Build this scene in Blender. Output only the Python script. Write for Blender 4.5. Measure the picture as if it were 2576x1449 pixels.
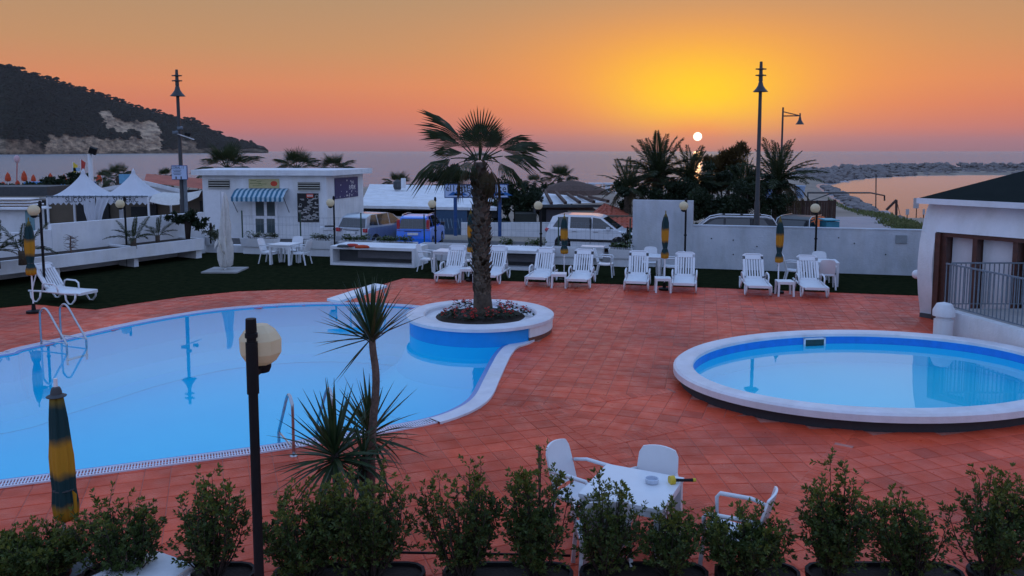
import bpy, math, random
import numpy as np
from mathutils import Vector, Matrix, Euler, noise
from mathutils.geometry import tessellate_polygon
R = math.radians
random.seed(7); rng = np.random.default_rng(7)
for o in list(bpy.data.objects): bpy.data.objects.remove(o)
scene = bpy.context.scene; col = scene.collection

# ---------------------------------------------------------------- camera
F, U0, V0 = 2014.0, 1288.0, 580.0          # focal length and principal point, in units of a 2576 x 1449 picture
PITCH = math.atan(200.0 / F); CAMH = 4.0
cam = bpy.data.cameras.new('camera'); camo = bpy.data.objects.new('camera', cam); col.objects.link(camo)
camo.location = (0, 0, CAMH); camo.rotation_euler = (math.pi/2 - PITCH, 0, 0)
cam.sensor_width = 36; cam.lens = F/2576*36; cam.shift_y = -(724.5 - V0)/2576
cam.clip_start = 0.1; cam.clip_end = 60000
scene.camera = camo

# ---------------------------------------------------------------- sky, sun, exposure
SUN_AZ, SUN_EL = R(12.97), R(1.0)
W = bpy.data.worlds.new('World'); scene.world = W; W.use_nodes = True
nt = W.node_tree; N = nt.nodes; L = nt.links; N.clear()
def lin(r, g, b): return tuple(((c/255+.055)/1.055)**2.4 if c > 10 else c/255/12.92 for c in (r, g, b)) + (1,)
def nd(t, **k):
    n = N.new(t)
    for a, b in k.items(): setattr(n, a, b)
    return n
def mth(op, a, b=None, c=None, clamp=False):
    n = nd('ShaderNodeMath', operation=op, use_clamp=clamp)
    for i, x in enumerate((a, b, c)):
        if x is None: continue
        if isinstance(x, (int, float)): n.inputs[i].default_value = x
        else: L.new(x, n.inputs[i])
    return n.outputs[0]
tc = nd('ShaderNodeTexCoord'); sep = nd('ShaderNodeSeparateXYZ'); L.new(tc.outputs['Generated'], sep.inputs[0])
elev = mth('MULTIPLY', mth('ARCSINE', sep.outputs[2]), 180/math.pi)
ef = mth('DIVIDE', elev, 90, clamp=True); ef = mth('POWER', ef, 0.5)
def ramp(stops):
    r = nd('ShaderNodeValToRGB'); r.color_ramp.interpolation = 'B_SPLINE' if False else 'LINEAR'
    el = r.color_ramp.elements
    while len(el) > 1: el.remove(el[-1])
    for i, (e, c) in enumerate(stops):
        x = math.sqrt(e/90); q = el[0] if i == 0 else el.new(x)
        q.position = x; q.color = c if len(c) == 4 else tuple(c)+(1,)
    L.new(ef, r.inputs[0]); return r.outputs[0]
west = ramp([(0, lin(158,110,116)), (.5, lin(172,112,114)), (1.5, lin(200,116,104)), (3, lin(214,122,92)), (4.5, lin(217,134,92)),
             (7, lin(196,142,98)), (10.6, lin(178,142,106)), (12, (.60,.50,.46)), (14, (.70,.70,.80)), (18, (.50,.66,.94)), (25, (.34,.58,1.0)), (40, (.36,.56,1.0)), (60, (.35,.53,.96)), (90, (.34,.52,.95))])
east = ramp([(0, (.36,.43,.66)), (6, (.42,.52,.78)), (15, (.46,.58,.92)), (35, (.42,.58,1.0)), (60, (.36,.54,.96)), (90, (.34,.52,.95))])
sx, sy = math.sin(SUN_AZ), math.cos(SUN_AZ)
hl = mth('SQRT', mth('ADD', mth('MULTIPLY', sep.outputs[0], sep.outputs[0]), mth('ADD', mth('MULTIPLY', sep.outputs[1], sep.outputs[1]), 1e-5)))
ca = mth('DIVIDE', mth('ADD', mth('MULTIPLY', sep.outputs[0], sx), mth('MULTIPLY', sep.outputs[1], sy)), hl)
mr = nd('ShaderNodeMapRange', interpolation_type='SMOOTHSTEP'); L.new(ca, mr.inputs[0]); mr.inputs[1].default_value = -.35; mr.inputs[2].default_value = .75
mx = nd('ShaderNodeMixRGB'); L.new(mr.outputs[0], mx.inputs[0]); L.new(east, mx.inputs[1]); L.new(west, mx.inputs[2])
# angular offsets from the sun's azimuth (degrees)
daz = mth('MULTIPLY', mth('ARCCOSINE', mth('MINIMUM', ca, 1.0)), 180/math.pi)
def glow(cur, az_s, el0, el_s, color, amt, p=2.0):
    a = mth('POWER', mth('DIVIDE', daz, az_s), 2.0); b = mth('POWER', mth('ABSOLUTE', mth('DIVIDE', mth('SUBTRACT', elev, el0), el_s)), 2.0)
    g = mth('EXPONENT', mth('MULTIPLY', mth('POWER', mth('ADD', a, b), p/2), -1.0)); g = mth('MULTIPLY', g, amt)
    m = nd('ShaderNodeMixRGB'); L.new(g, m.inputs[0]); L.new(cur, m.inputs[1]); m.inputs[2].default_value = color; return m.outputs[0]
cur = mx.outputs[0]
cur = glow(cur, 16, 5.3, 4.0, lin(240,140,60), .62)
cur = glow(cur, 9.5, 5.6, 3.2, lin(248,170,48), .62)
cur = glow(cur, 5.8, 3.9, 2.6, lin(246,204,0), 1.0)
cur = glow(cur, 3.0, 1.0, 1.2, lin(250,120,60), .5)
# sun disc seen through the haze
sd = (math.sin(SUN_AZ)*math.cos(SUN_EL), math.cos(SUN_AZ)*math.cos(SUN_EL), math.sin(SUN_EL))
dp = nd('ShaderNodeVectorMath', operation='DISTANCE'); nrm = nd('ShaderNodeVectorMath', operation='NORMALIZE'); L.new(tc.outputs['Generated'], nrm.inputs[0])
L.new(nrm.outputs[0], dp.inputs[0]); dp.inputs[1].default_value = sd
m2 = nd('ShaderNodeMapRange', interpolation_type='SMOOTHSTEP'); L.new(dp.outputs['Value'], m2.inputs[0])
m2.inputs[1].default_value = .0056; m2.inputs[2].default_value = .0044; 
msun = nd('ShaderNodeMixRGB'); L.new(m2.outputs[0], msun.inputs[0]); L.new(cur, msun.inputs[1]); msun.inputs[2].default_value = (3.4, 2.7, 2.1, 1)
nish = nd('ShaderNodeTexSky', sky_type='NISHITA'); nish.sun_disc = False; nish.sun_elevation = SUN_EL; nish.sun_rotation = SUN_AZ; nish.dust_density = 2
nb = nd('ShaderNodeBackground'); L.new(nish.outputs[0], nb.inputs[0]); nb.inputs[1].default_value = 0.012
bg = nd('ShaderNodeBackground'); L.new(msun.outputs[0], bg.inputs[0]); bg.inputs[1].default_value = 1.0
ad = nd('ShaderNodeAddShader'); L.new(bg.outputs[0], ad.inputs[0]); L.new(nb.outputs[0], ad.inputs[1])
out = nd('ShaderNodeOutputWorld'); L.new(ad.outputs[0], out.inputs[0])
sl = bpy.data.lights.new('sun', 'SUN'); sl.energy = 0.06; sl.angle = R(.53); sl.color = (1, .48, .2)
so = bpy.data.objects.new('sun', sl); col.objects.link(so)
so.rotation_euler = Vector(sd).to_track_quat('Z', 'Y').to_euler()
scene.view_settings.view_transform = 'Standard'; scene.view_settings.look = 'None'
scene.view_settings.exposure = 0.0; scene.view_settings.gamma = 1; scene.view_settings.use_curve_mapping = False

# ---------------------------------------------------------------- where a point of the picture lies
cp, sp_ = math.cos(PITCH), math.sin(PITCH)
def ray(u, v):
    x = (u-U0)/F; y = -(v-V0)/F
    return Vector((x, cp + y*sp_, -sp_ + y*cp))
def P(u, v, h=0.0):                      # on the level h
    d = ray(u, v); t = (h-CAMH)/d.z; return Vector((d.x*t, d.y*t, h))
def A(u, v, Y):                          # on the vertical plane at distance Y
    d = ray(u, v); t = Y/d.y; return Vector((d.x*t, Y, CAMH + d.z*t))
TH = R(14); E1 = Vector((math.cos(TH), -math.sin(TH), 0)); E2 = Vector((math.sin(TH), math.cos(TH), 0)); O0 = Vector((0, 28.67, 0))
def S(a, b, h=0.0): p = O0 + E1*a + E2*b; p.z = h; return p
def aU(u, b):                            # position along the back line whose picture column is u, at depth b
    xr = (u-U0)/F/ cp
    return (xr*(28.67 + .970*b) - .242*b)/(.970 + .242*xr)

# ---------------------------------------------------------------- materials
MATS = {}
def mat(name, rgb, rough=.6, var=.12, scale=6.0, bump=0.0, bscale=40.0, metal=0.0, spec=.5, trans=0.0, rgb2=None, coat=0.0, stretch=None, alpha=None):
    m = bpy.data.materials.new(name); m.use_nodes = True; n = m.node_tree.nodes; l = m.node_tree.links
    b = n['Principled BSDF']; b.inputs['Roughness'].default_value = rough; b.inputs['Metallic'].default_value = metal
    b.inputs['Specular IOR Level'].default_value = spec; b.inputs['Coat Weight'].default_value = coat
    t = n.new('ShaderNodeTexCoord'); src = t.outputs['Object']
    if stretch:
        mp = n.new('ShaderNodeMapping'); mp.inputs['Scale'].default_value = stretch; l.new(src, mp.inputs[0]); src = mp.outputs[0]
    z = n.new('ShaderNodeTexNoise'); z.inputs['Scale'].default_value = scale; z.inputs['Detail'].default_value = 5; z.inputs['Roughness'].default_value = .62
    l.new(src, z.inputs['Vector'])
    r = n.new('ShaderNodeValToRGB'); e = r.color_ramp.elements; e[0].position = .3; e[1].position = .7
    c2 = rgb2 if rgb2 else tuple(min(1, c*(1+var)) for c in rgb); c1 = tuple(c*(1-var) for c in rgb) if not rgb2 else rgb
    e[0].color = tuple(c1)+(1,); e[1].color = tuple(c2)+(1,)
    l.new(z.outputs[0], r.inputs[0]); l.new(r.outputs[0], b.inputs['Base Color'])
    if bump:
        z2 = n.new('ShaderNodeTexNoise'); z2.inputs['Scale'].default_value = bscale; z2.inputs['Detail'].default_value = 4; l.new(src, z2.inputs['Vector'])
        bp = n.new('ShaderNodeBump'); bp.inputs['Strength'].default_value = bump; bp.inputs['Distance'].default_value = .02
        l.new(z2.outputs[0], bp.inputs['Height']); l.new(bp.outputs[0], b.inputs['Normal'])
    if trans:
        tr = n.new('ShaderNodeBsdfTranslucent'); l.new(r.outputs[0], tr.inputs[0]); ms = n.new('ShaderNodeMixShader'); ms.inputs[0].default_value = trans
        l.new(b.outputs[0], ms.inputs[1]); l.new(tr.outputs[0], ms.inputs[2]); l.new(ms.outputs[0], n['Material Output'].inputs[0])
    MATS[name] = m; return m
WALL = mat('white_render', (.64,.66,.70), .8, .10, 1.3, .35, 25, rgb2=(.78,.79,.81))
def streaks(m, lo=.72):
    n = m.node_tree.nodes; l = m.node_tree.links; b = n['Principled BSDF']; src = b.inputs['Base Color'].links[0].from_socket; g = n.new('ShaderNodeNewGeometry'); mp = n.new('ShaderNodeMapping'); mp.inputs['Scale'].default_value = (1.7,1.7,.45); l.new(g.outputs['Position'], mp.inputs[0])
    z = n.new('ShaderNodeTexNoise'); z.inputs['Scale'].default_value = 1.0; z.inputs['Detail'].default_value = 7; z.inputs['Roughness'].default_value = .65; l.new(mp.outputs[0], z.inputs[0]); r = n.new('ShaderNodeValToRGB'); e = r.color_ramp.elements; e[0].position = .33; e[0].color = (lo,lo*.99,lo*.95,1); e[1].position = .56; e[1].color = (1,1,1,1); l.new(z.outputs[0], r.inputs[0])
    mx = n.new('ShaderNodeMixRGB'); mx.blend_type = 'MULTIPLY'; mx.inputs[0].default_value = 1; l.new(src, mx.inputs[1]); l.new(r.outputs[0], mx.inputs[2]); l.new(mx.outputs[0], b.inputs['Base Color'])
streaks(WALL, .87)
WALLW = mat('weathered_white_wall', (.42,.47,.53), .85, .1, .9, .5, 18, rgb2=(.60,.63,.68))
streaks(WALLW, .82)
COPE = mat('pale_coping', (.60,.60,.66), .5, .1, 2.5, .2, 40, rgb2=(.74,.74,.78))
streaks(COPE, .90)
WPL = mat('white_plastic', (.70,.72,.75), .35, .04, 4, .05, 60)
WMET = mat('white_metal', (.74,.75,.78), .4, .05, 6)
TILE = mat('terracotta_tile', (.64,.080,.030), .5, .2, 2.2, .35, 30, rgb2=(.80,.125,.060), spec=.17)
GROUT = mat('grout', (.36,.11,.08), .9, .2, 8, .3, 60, rgb2=(.56,.22,.17))
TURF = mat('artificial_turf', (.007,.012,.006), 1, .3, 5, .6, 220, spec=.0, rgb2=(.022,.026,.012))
ROAD = mat('asphalt', (.045,.045,.05), .9, .2, 3, .4, 60, rgb2=(.075,.072,.07))
LAND = mat('sandy_ground', (.16,.13,.10), .95, .2, .15, .4, 3, rgb2=(.30,.25,.20))
SOIL = mat('soil', (.03,.02,.015), 1, .3, 8, .6, 40)
POOLB = mat('pool_blue_lining', (.01,.64,.90), .4, .05, .8, rgb2=(.02,.68,.92))
POOLB2 = mat('paddling_pool_lining', (.04,.72,.95), .4, .05, .8, rgb2=(.05,.76,.96))
BLACK = mat('black_metal', (.008,.008,.009), .6, .2, 9, .1, spec=.2)
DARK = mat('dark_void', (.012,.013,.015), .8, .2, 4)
CHAR = mat('charcoal_paint', (.05,.055,.06), .7, .2, 4)
STEEL = mat('brushed_steel', (.45,.47,.50), .28, .1, 30, metal=1.0)
GREYM = mat('grey_painted_metal', (.13,.16,.19), .55, .2, 7, .1)
DGREY = mat('dark_grey_pole', (.025,.028,.032), .5, .2, 7, .1)
GREENM = mat('green_painted_metal', (.01,.045,.03), .6, .2, 6)
BROWN = mat('brown_wood_frame', (.05,.016,.010), .5, .2, 7, .15, 30, rgb2=(.09,.03,.018))
BRICK = mat('dark_brick', (.16,.06,.04), .8, .2, 8, .3, 30)
BWOOD = mat('brown_boards', (.035,.018,.013), .8, .3, 4, .3, 30, rgb2=(.07,.03,.02))
ROOFR = mat('red_roof_tile', (.30,.06,.03), .75, .2, 1.5, .3, 12, rgb2=(.46,.11,.06))
ROOFG = mat('dark_green_roof', (.004,.008,.008), .9, .3, 2, .4, 30, spec=.1, rgb2=(.008,.013,.012))
GREY = mat('grey_concrete', (.25,.24,.23), .9, .12, 2, .4, 20, rgb2=(.36,.35,.34))
ROCK = mat('breakwater_stone', (.09,.08,.08), .95, .15, .5, .5, 3, rgb2=(.25,.22,.21))
LEAF = mat('leaf_green', (.022,.042,.014), .5, .2, 7, trans=.25, rgb2=(.085,.125,.028), spec=.3)
LEAFN = mat('new_leaf_green', (.06,.085,.015), .5, .2, 7, trans=.3, rgb2=(.15,.17,.03), spec=.3)
LEAFD = mat('leaf_dark_green', (.010,.020,.010), .6, .2, 1.2, trans=.2, rgb2=(.028,.045,.018), spec=.25)
LEAFB = mat('tamarisk_sun_tint', (.045,.030,.010), .7, .2, 1.2, trans=.5, rgb2=(.10,.065,.02), spec=.2)  # brown puts the warm tint of the sun behind into the leaf colour
PALM = mat('palm_green', (.014,.024,.010), .5, .2, 3, trans=.3, rgb2=(.045,.060,.018), spec=.3)
PALMO = mat('palm_dry_green', (.050,.042,.020), .7, .2, 3, trans=.35, rgb2=(.11,.075,.035), spec=.2)
YUC = mat('yucca_leaf', (.014,.032,.014), .4, .2, 5, trans=.15, rgb2=(.04,.07,.022), spec=.4)
BARK = mat('palm_bark', (.035,.024,.018), .95, .3, 9, .6, 25, rgb2=(.11,.08,.055))
BOOT = mat('palm_boot', (.07,.05,.035), .9, .3, 9, .6, 25, rgb2=(.26,.19,.13))
BARKD = mat('dark_bark', (.03,.02,.016), .95, .3, 9, .6, 25)
YBARK = mat('yucca_bark', (.08,.05,.038), .95, .2, 20, .6, 50, rgb2=(.17,.11,.085))
REDF = mat('red_petals', (.55,.02,.015), .6, .2, 9, trans=.2)
GRASS = mat('rough_grass', (.05,.08,.015), .95, .2, .5, .6, 6, rgb2=(.16,.16,.06))
GLOBE = mat('yellowed_globe_plastic', (.82,.70,.46), .35, .06, 5, trans=.45, rgb2=(.88,.78,.56))
GLASS = mat('dark_glass', (.010,.014,.018), .06, .1, 3, spec=.8, coat=.5)
DGLAS = mat('door_glass', (.05,.075,.08), .1, .1, 3, spec=.6)
CSIL = mat('silver_car_paint', (.38,.41,.46), .3, .04, 3, metal=.5, coat=.6)
CBLU = mat('blue_car_paint', (.004,.17,.78), .3, .04, 3, coat=.7)
CWHI = mat('white_car_paint', (.72,.74,.78), .3, .04, 3, coat=.7)
CBLK = mat('black_car_paint', (.015,.015,.017), .5, .04, 3, coat=.1)
TYRE = mat('tyre_rubber', (.015,.015,.016), .9, .2, 9)
REDL = mat('red_tail_light', (.45,.015,.02), .2, .1, 9, coat=.6)
CANV = mat('off_white_canvas', (.62,.60,.56), .85, .1, 7, .4, 20, rgb2=(.76,.74,.70), trans=.15)
TENT = mat('tent_canvas', (.66,.68,.74), .7, .05, 1.5, .1, 4, trans=.2)
BLUEM = mat('blue_painted_metal', (.01,.06,.20), .45, .15, 6)
SIGNW = mat('sign_white', (.42,.52,.72), .4, .05, 4)
SIGNK = mat('sign_navy', (.015,.02,.06), .5, .1, 5)
SIGNB = mat('sign_blue', (.01,.12,.38), .5, .1, 5)
INK = mat('black_lettering', (.008,.008,.01), .6, .1, 5)
WINK = mat('white_lettering', (.7,.7,.7), .6, .1, 5)
REDP = mat('red_print', (.55,.05,.02), .6, .1, 5)
CREAM = mat('cream_sign', (.46,.40,.20), .6, .1, 6)
GREENP = mat('green_print', (.05,.25,.12), .6, .1, 5)
ORANGE = mat('orange_canvas', (.55,.07,.02), .8, .15, 3, trans=.2)
YELL = mat('yellow_plastic', (.60,.42,.02), .5, .1, 5)
AWB = mat('awning_blue', (.04,.16,.26), .8, .1, 6, trans=.1)
AWW = mat('awning_white', (.40,.55,.64), .8, .1, 6, trans=.1)
TAN = mat('tan_wall', (.11,.085,.06), .85, .12, 1, .2, 12)
SANDR = mat('red_cloth', (.40,.04,.03), .8, .1, 6)
GRATE = mat('grating_plastic', (.66,.68,.78), .5, .06, 6)
def band_mat():
    m = bpy.data.materials.new('striped_parasol_cloth'); m.use_nodes = True; n = m.node_tree.nodes; l = m.node_tree.links; b = n['Principled BSDF']
    b.inputs['Roughness'].default_value = .85; t = n.new('ShaderNodeTexCoord'); s = n.new('ShaderNodeSeparateXYZ'); l.new(t.outputs['Object'], s.inputs[0])
    z = n.new('ShaderNodeTexNoise'); z.inputs['Scale'].default_value = 9; l.new(t.outputs['Object'], z.inputs[0])
    a = n.new('ShaderNodeMath'); a.operation = 'MULTIPLY_ADD'; l.new(z.outputs[0], a.inputs[0]); a.inputs[1].default_value = .10; l.new(s.outputs[2], a.inputs[2])
    mr = n.new('ShaderNodeMapRange'); l.new(a.outputs[0], mr.inputs[0]); mr.inputs[1].default_value = .85; mr.inputs[2].default_value = 2.20
    r = n.new('ShaderNodeValToRGB'); e = r.color_ramp.elements; Y = (.52,.24,.012,1); G = (.006,.040,.045,1)
    e[0].position = 0; e[0].color = Y; e[1].position = .13; e[1].color = Y
    for p, c in ((.20,G),(.38,G),(.45,Y),(.62,Y),(.70,G),(.90,G),(.97,(.22,.15,.015,1))):
        q = e.new(p); q.color = c
    l.new(mr.outputs[0], r.inputs[0]); l.new(r.outputs[0], b.inputs['Base Color'])
    tr = n.new('ShaderNodeBsdfTranslucent'); l.new(r.outputs[0], tr.inputs[0]); ms = n.new('ShaderNodeMixShader'); ms.inputs[0].default_value = .2
    l.new(b.outputs[0], ms.inputs[1]); l.new(tr.outputs[0], ms.inputs[2]); l.new(ms.outputs[0], n['Material Output'].inputs[0]); return m
STRIPE = band_mat()
def water_mat(name, tint, ior, rough, bstr, bscale):
    m = bpy.data.materials.new(name); m.use_nodes = True; n = m.node_tree.nodes; l = m.node_tree.links; n.remove(n['Principled BSDF'])
    t = n.new('ShaderNodeTexCoord'); z = n.new('ShaderNodeTexNoise'); z.inputs['Scale'].default_value = bscale; z.inputs['Detail'].default_value = 3; l.new(t.outputs['Object'], z.inputs[0])
    bp = n.new('ShaderNodeBump'); bp.inputs['Strength'].default_value = bstr; bp.inputs['Distance'].default_value = .02; l.new(z.outputs[0], bp.inputs['Height'])
    g = n.new('ShaderNodeBsdfGlossy'); g.inputs['Roughness'].default_value = rough; l.new(bp.outputs[0], g.inputs['Normal'])
    tr = n.new('ShaderNodeBsdfTransparent'); tr.inputs[0].default_value = tint
    f = n.new('ShaderNodeFresnel'); l.new(bp.outputs[0], f.inputs['Normal']); gm = n.new('ShaderNodeNewGeometry'); iv = n.new('ShaderNodeMapRange'); l.new(gm.outputs['Backfacing'], iv.inputs[0]); iv.inputs[3].default_value = ior; iv.inputs[4].default_value = 1/ior; l.new(iv.outputs[0], f.inputs[0])
    ms = n.new('ShaderNodeMixShader'); l.new(f.outputs[0], ms.inputs[0]); l.new(tr.outputs[0], ms.inputs[1]); l.new(g.outputs[0], ms.inputs[2])
    l.new(ms.outputs[0], n['Material Output'].inputs[0]); return m
WATER = water_mat('pool_water', (.45,.94,.99,1), 1.40, .015, .02, 1.6)
WATER2 = water_mat('paddling_water', (.70,.96,.98,1), 1.62, .01, .02, 1.6)

# ---------------------------------------------------------------- mesh building
class MB:
    def __init__(s): s.v = []; s.f = []
    def add(s, vs, fs):
        k = len(s.v); s.v += [tuple(p) for p in vs]; s.f += [tuple(i+k for i in f) for f in fs]; return s
    def box(s, c, d, rz=0, M=None):
        x, y, z = d[0]/2, d[1]/2, d[2]/2; co, si = math.cos(rz), math.sin(rz); vs = []
        for a, b, e in ((-x,-y,-z),(x,-y,-z),(x,y,-z),(-x,y,-z),(-x,-y,z),(x,-y,z),(x,y,z),(-x,y,z)):
            p = Vector((a,b,e)); p = M @ p if M else Vector((a*co-b*si, a*si+b*co, e)); vs.append(p+Vector(c))
        return s.add(vs, [(0,3,2,1),(4,5,6,7),(0,1,5,4),(1,2,6,5),(2,3,7,6),(3,0,4,7)])
    def beam(s, a, b, w, h=None):
        a = Vector(a); b = Vector(b); h = h or w; d = (b-a); Ln = d.length
        if Ln < 1e-6: return s
        d.normalize(); up = Vector((0,0,1)) if abs(d.z) < .98 else Vector((0,1,0)); x = d.cross(up).normalized(); y = x.cross(d)
        vs = [p + x*sx*w/2 + y*sy*h/2 for p in (a, b) for sx, sy in ((-1,-1),(1,-1),(1,1),(-1,1))]
        return s.add(vs, [(0,1,2,3),(7,6,5,4),(0,4,5,1),(1,5,6,2),(2,6,7,3),(3,7,4,0)])
    def tube(s, pts, r, n=8, close=True):
        pts = [Vector(p) for p in pts]; m = len(pts); rs = r if isinstance(r, (list, tuple)) else [r]*m; vs = []; prev = None
        for i, p in enumerate(pts):
            d = (pts[min(i+1,m-1)] - pts[max(i-1,0)]).normalized()
            if prev is None: up = Vector((0,0,1)) if abs(d.z) < .9 else Vector((0,1,0)); x = d.cross(up).normalized()
            else: x = (prev - d*prev.dot(d)).normalized()
            prev = x; y = d.cross(x)
            vs += [p + (x*math.cos(t*2*math.pi/n) + y*math.sin(t*2*math.pi/n))*rs[i] for t in range(n)]
        fs = [(i*n+j, i*n+(j+1)%n, (i+1)*n+(j+1)%n, (i+1)*n+j) for i in range(m-1) for j in range(n)]
        if close: fs += [tuple(range(n-1,-1,-1)), tuple((m-1)*n+j for j in range(n))]
        return s.add(vs, fs)
    def lathe(s, prof, n=16, c=(0,0,0), wob=None):
        vs = []; c = Vector(c)
        for k, (r, z) in enumerate(prof):
            for j in range(n):
                t = j*2*math.pi/n; rr = r*(1+(wob(t, z) if wob else 0)); vs.append(c + Vector((rr*math.cos(t), rr*math.sin(t), z)))
        m = len(prof); fs = [(i*n+j, i*n+(j+1)%n, (i+1)*n+(j+1)%n, (i+1)*n+j) for i in range(m-1) for j in range(n)]
        if prof[0][0] > 1e-4: fs.append(tuple(range(n-1,-1,-1)))
        if prof[-1][0] > 1e-4: fs.append(tuple((m-1)*n+j for j in range(n)))
        return s.add(vs, fs)
    def sphere(s, c, r, n=14, m=8, sz=1.0):
        return s.lathe([(max(r*math.sin(i*math.pi/m), .00005), -r*math.cos(i*math.pi/m)*sz) for i in range(m+1)], n, c)
    def prism(s, poly, z0, z1, hole=None):
        n = len(poly); vs = [(p[0],p[1],z0) for p in poly] + [(p[0],p[1],z1) for p in poly]
        fs = [(i,(i+1)%n,(i+1)%n+n,i+n) for i in range(n)]
        if n > 8: tr = tessellate_polygon([[Vector((p[0],p[1],0)) for p in poly]]); fs += [tuple(t) for t in tr] + [tuple(i+n for i in t) for t in tr]
        else: fs += [tuple(range(n-1,-1,-1)), tuple(range(n,2*n))]
        return s.add(vs, fs)
    def sheet(s, polys, z):
        loops = [[Vector((p[0],p[1],0)) for p in q] for q in polys]; flat = [p for q in loops for p in q]
        fs = []
        for t in tessellate_polygon(loops):
            a, b, c = (flat[i] for i in t); fs.append(tuple(t) if (b-a).cross(c-a).z > 0 else tuple(t)[::-1])
        return s.add([(p.x,p.y,z) for p in flat], fs)
    def strip(s, pa, pb):
        n = len(pa); return s.add(list(pa)+list(pb), [(i,i+1,i+1+n,i+n) for i in range(n-1)])
    def build(s, name, m, parent=None, smooth=False, world=False, recalc=True, label=None):
        me = bpy.data.meshes.new(name); v = s.v
        if world and parent is not None:
            q = parent
            while q.parent: q = q.parent
            lo = q.location; v = [(p[0]-lo[0], p[1]-lo[1], p[2]-lo[2]) for p in v]
        me.from_pydata([tuple(p) for p in v], [], s.f); me.materials.append(m)
        if recalc:
            import bmesh; b = bmesh.new(); b.from_mesh(me); bmesh.ops.recalc_face_normals(b, faces=b.faces); b.to_mesh(me); b.free()
        if smooth: me.shade_smooth() if smooth is True else me.shade_smooth()
        if smooth == 'auto': me.set_sharp_from_angle(angle=R(40))
        o = bpy.data.objects.new(name, me); col.objects.link(o)
        if parent is not None: o.parent = parent
        if label: o['label'] = label
        return o
def np_mesh(name, V, Fq, m, parent=None, smooth=False):
    me = bpy.data.meshes.new(name); k = Fq.shape[1]; nf = Fq.shape[0]
    me.vertices.add(len(V)); me.vertices.foreach_set('co', np.asarray(V, dtype=np.float32).ravel())
    me.loops.add(nf*k); me.loops.foreach_set('vertex_index', Fq.astype(np.int32).ravel())
    me.polygons.add(nf); me.polygons.foreach_set('loop_start', np.arange(0, nf*k, k, dtype=np.int32)); me.polygons.foreach_set('loop_total', np.full(nf, k, dtype=np.int32))
    me.update(calc_edges=True); me.materials.append(m)
    if smooth: me.shade_smooth()
    o = bpy.data.objects.new(name, me); col.objects.link(o)
    if parent is not None: o.parent = parent
    return o
def empty(name, label, cat, loc=(0,0,0), rz=0, group=None):
    o = bpy.data.objects.new(name, None); col.objects.link(o); o.location = loc; o.rotation_euler = (0,0,rz); o.empty_display_size = .2
    o['label'] = label; o['category'] = cat
    if group: o['group'] = group
    return o
def tag(o, label, cat, group=None, kind=None):
    if label: o['label'] = label
    if cat: o['category'] = cat
    if group: o['group'] = group
    if kind: o['kind'] = kind
    return o
def struct(o, label=None):
    o['kind'] = 'structure'
    if label: o['label'] = label
    return o
def dup(root, loc=None, rz=None, label=None, group=None, scale=None):
    def rec(o, par):
        c = o.copy(); col.objects.link(c)
        if par is not None: c.parent = par
        for ch in list(o.children): rec(ch, c)
        return c
    r = rec(root, None)
    if loc is not None: r.location = loc
    if rz is not None: r.rotation_euler = (0,0,rz)
    if label: r['label'] = label
    if group: r['group'] = group
    if scale: r.scale = (scale,)*3
    return r
def inst(src, name, parent, M):            # another piece sharing the same mesh
    o = bpy.data.objects.new(name, src.data if hasattr(src, 'data') else src); col.objects.link(o); o.parent = parent; o.matrix_local = M; return o
def text_mb(s, size, extrude=.002, align='CENTER'):
    cu = bpy.data.curves.new('t', 'FONT'); cu.body = s; cu.size = size; cu.extrude = extrude; cu.align_x = align; cu.align_y = 'CENTER'; cu.resolution_u = 2
    o = bpy.data.objects.new('t', cu); me = bpy.data.meshes.new_from_object(o); vs = [v.co.copy() for v in me.vertices]; fs = [tuple(p.vertices) for p in me.polygons]
    bpy.data.objects.remove(o); bpy.data.curves.remove(cu); bpy.data.meshes.remove(me); return vs, fs
def put_text(mb, s, size, origin, xdir, ydir=Vector((0,0,1)), sx=1.0):
    vs, fs = text_mb(s, size); xd = Vector(xdir).normalized(); nd_ = xd.cross(ydir).normalized()
    mb.add([Vector(origin) + xd*v.x*sx + ydir*v.y + nd_*v.z for v in vs], fs)
def smoothpoly(pts, n=6, closed=False):     # Catmull-Rom
    out_ = []; m = len(pts); pts = [Vector(p) for p in pts]
    rngi = range(m) if closed else range(m-1)
    for i in rngi:
        p0 = pts[(i-1)%m] if closed or i > 0 else pts[0]; p1 = pts[i]; p2 = pts[(i+1)%m]; p3 = pts[(i+2)%m] if closed or i+2 < m else pts[-1]
        for k in range(n):
            t = k/n; out_.append(.5*((2*p1)+(p2-p0)*t+(2*p0-5*p1+4*p2-p3)*t*t+(3*p1-p0-3*p2+p3)*t**3))
    if not closed: out_.append(pts[-1])
    return out_
def inside(p, poly):
    c = False; j = len(poly)-1
    for i in range(len(poly)):
        xi, yi = poly[i][0], poly[i][1]; xj, yj = poly[j][0], poly[j][1]
        if (yi > p[1]) != (yj > p[1]) and p[0] < (xj-xi)*(p[1]-yi)/(yj-yi)+xi: c = not c
        j = i
    return c
def offset(poly, d):                         # open or closed polyline offset to its left
    n = len(poly); o = []
    for i in range(n):
        a = poly[max(i-1,0)]; b = poly[min(i+1,n-1)]; t = Vector((b[0]-a[0], b[1]-a[1], 0)).normalized(); o.append(Vector((poly[i][0]-t.y*d, poly[i][1]+t.x*d, poly[i][2])))
    return o
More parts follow.
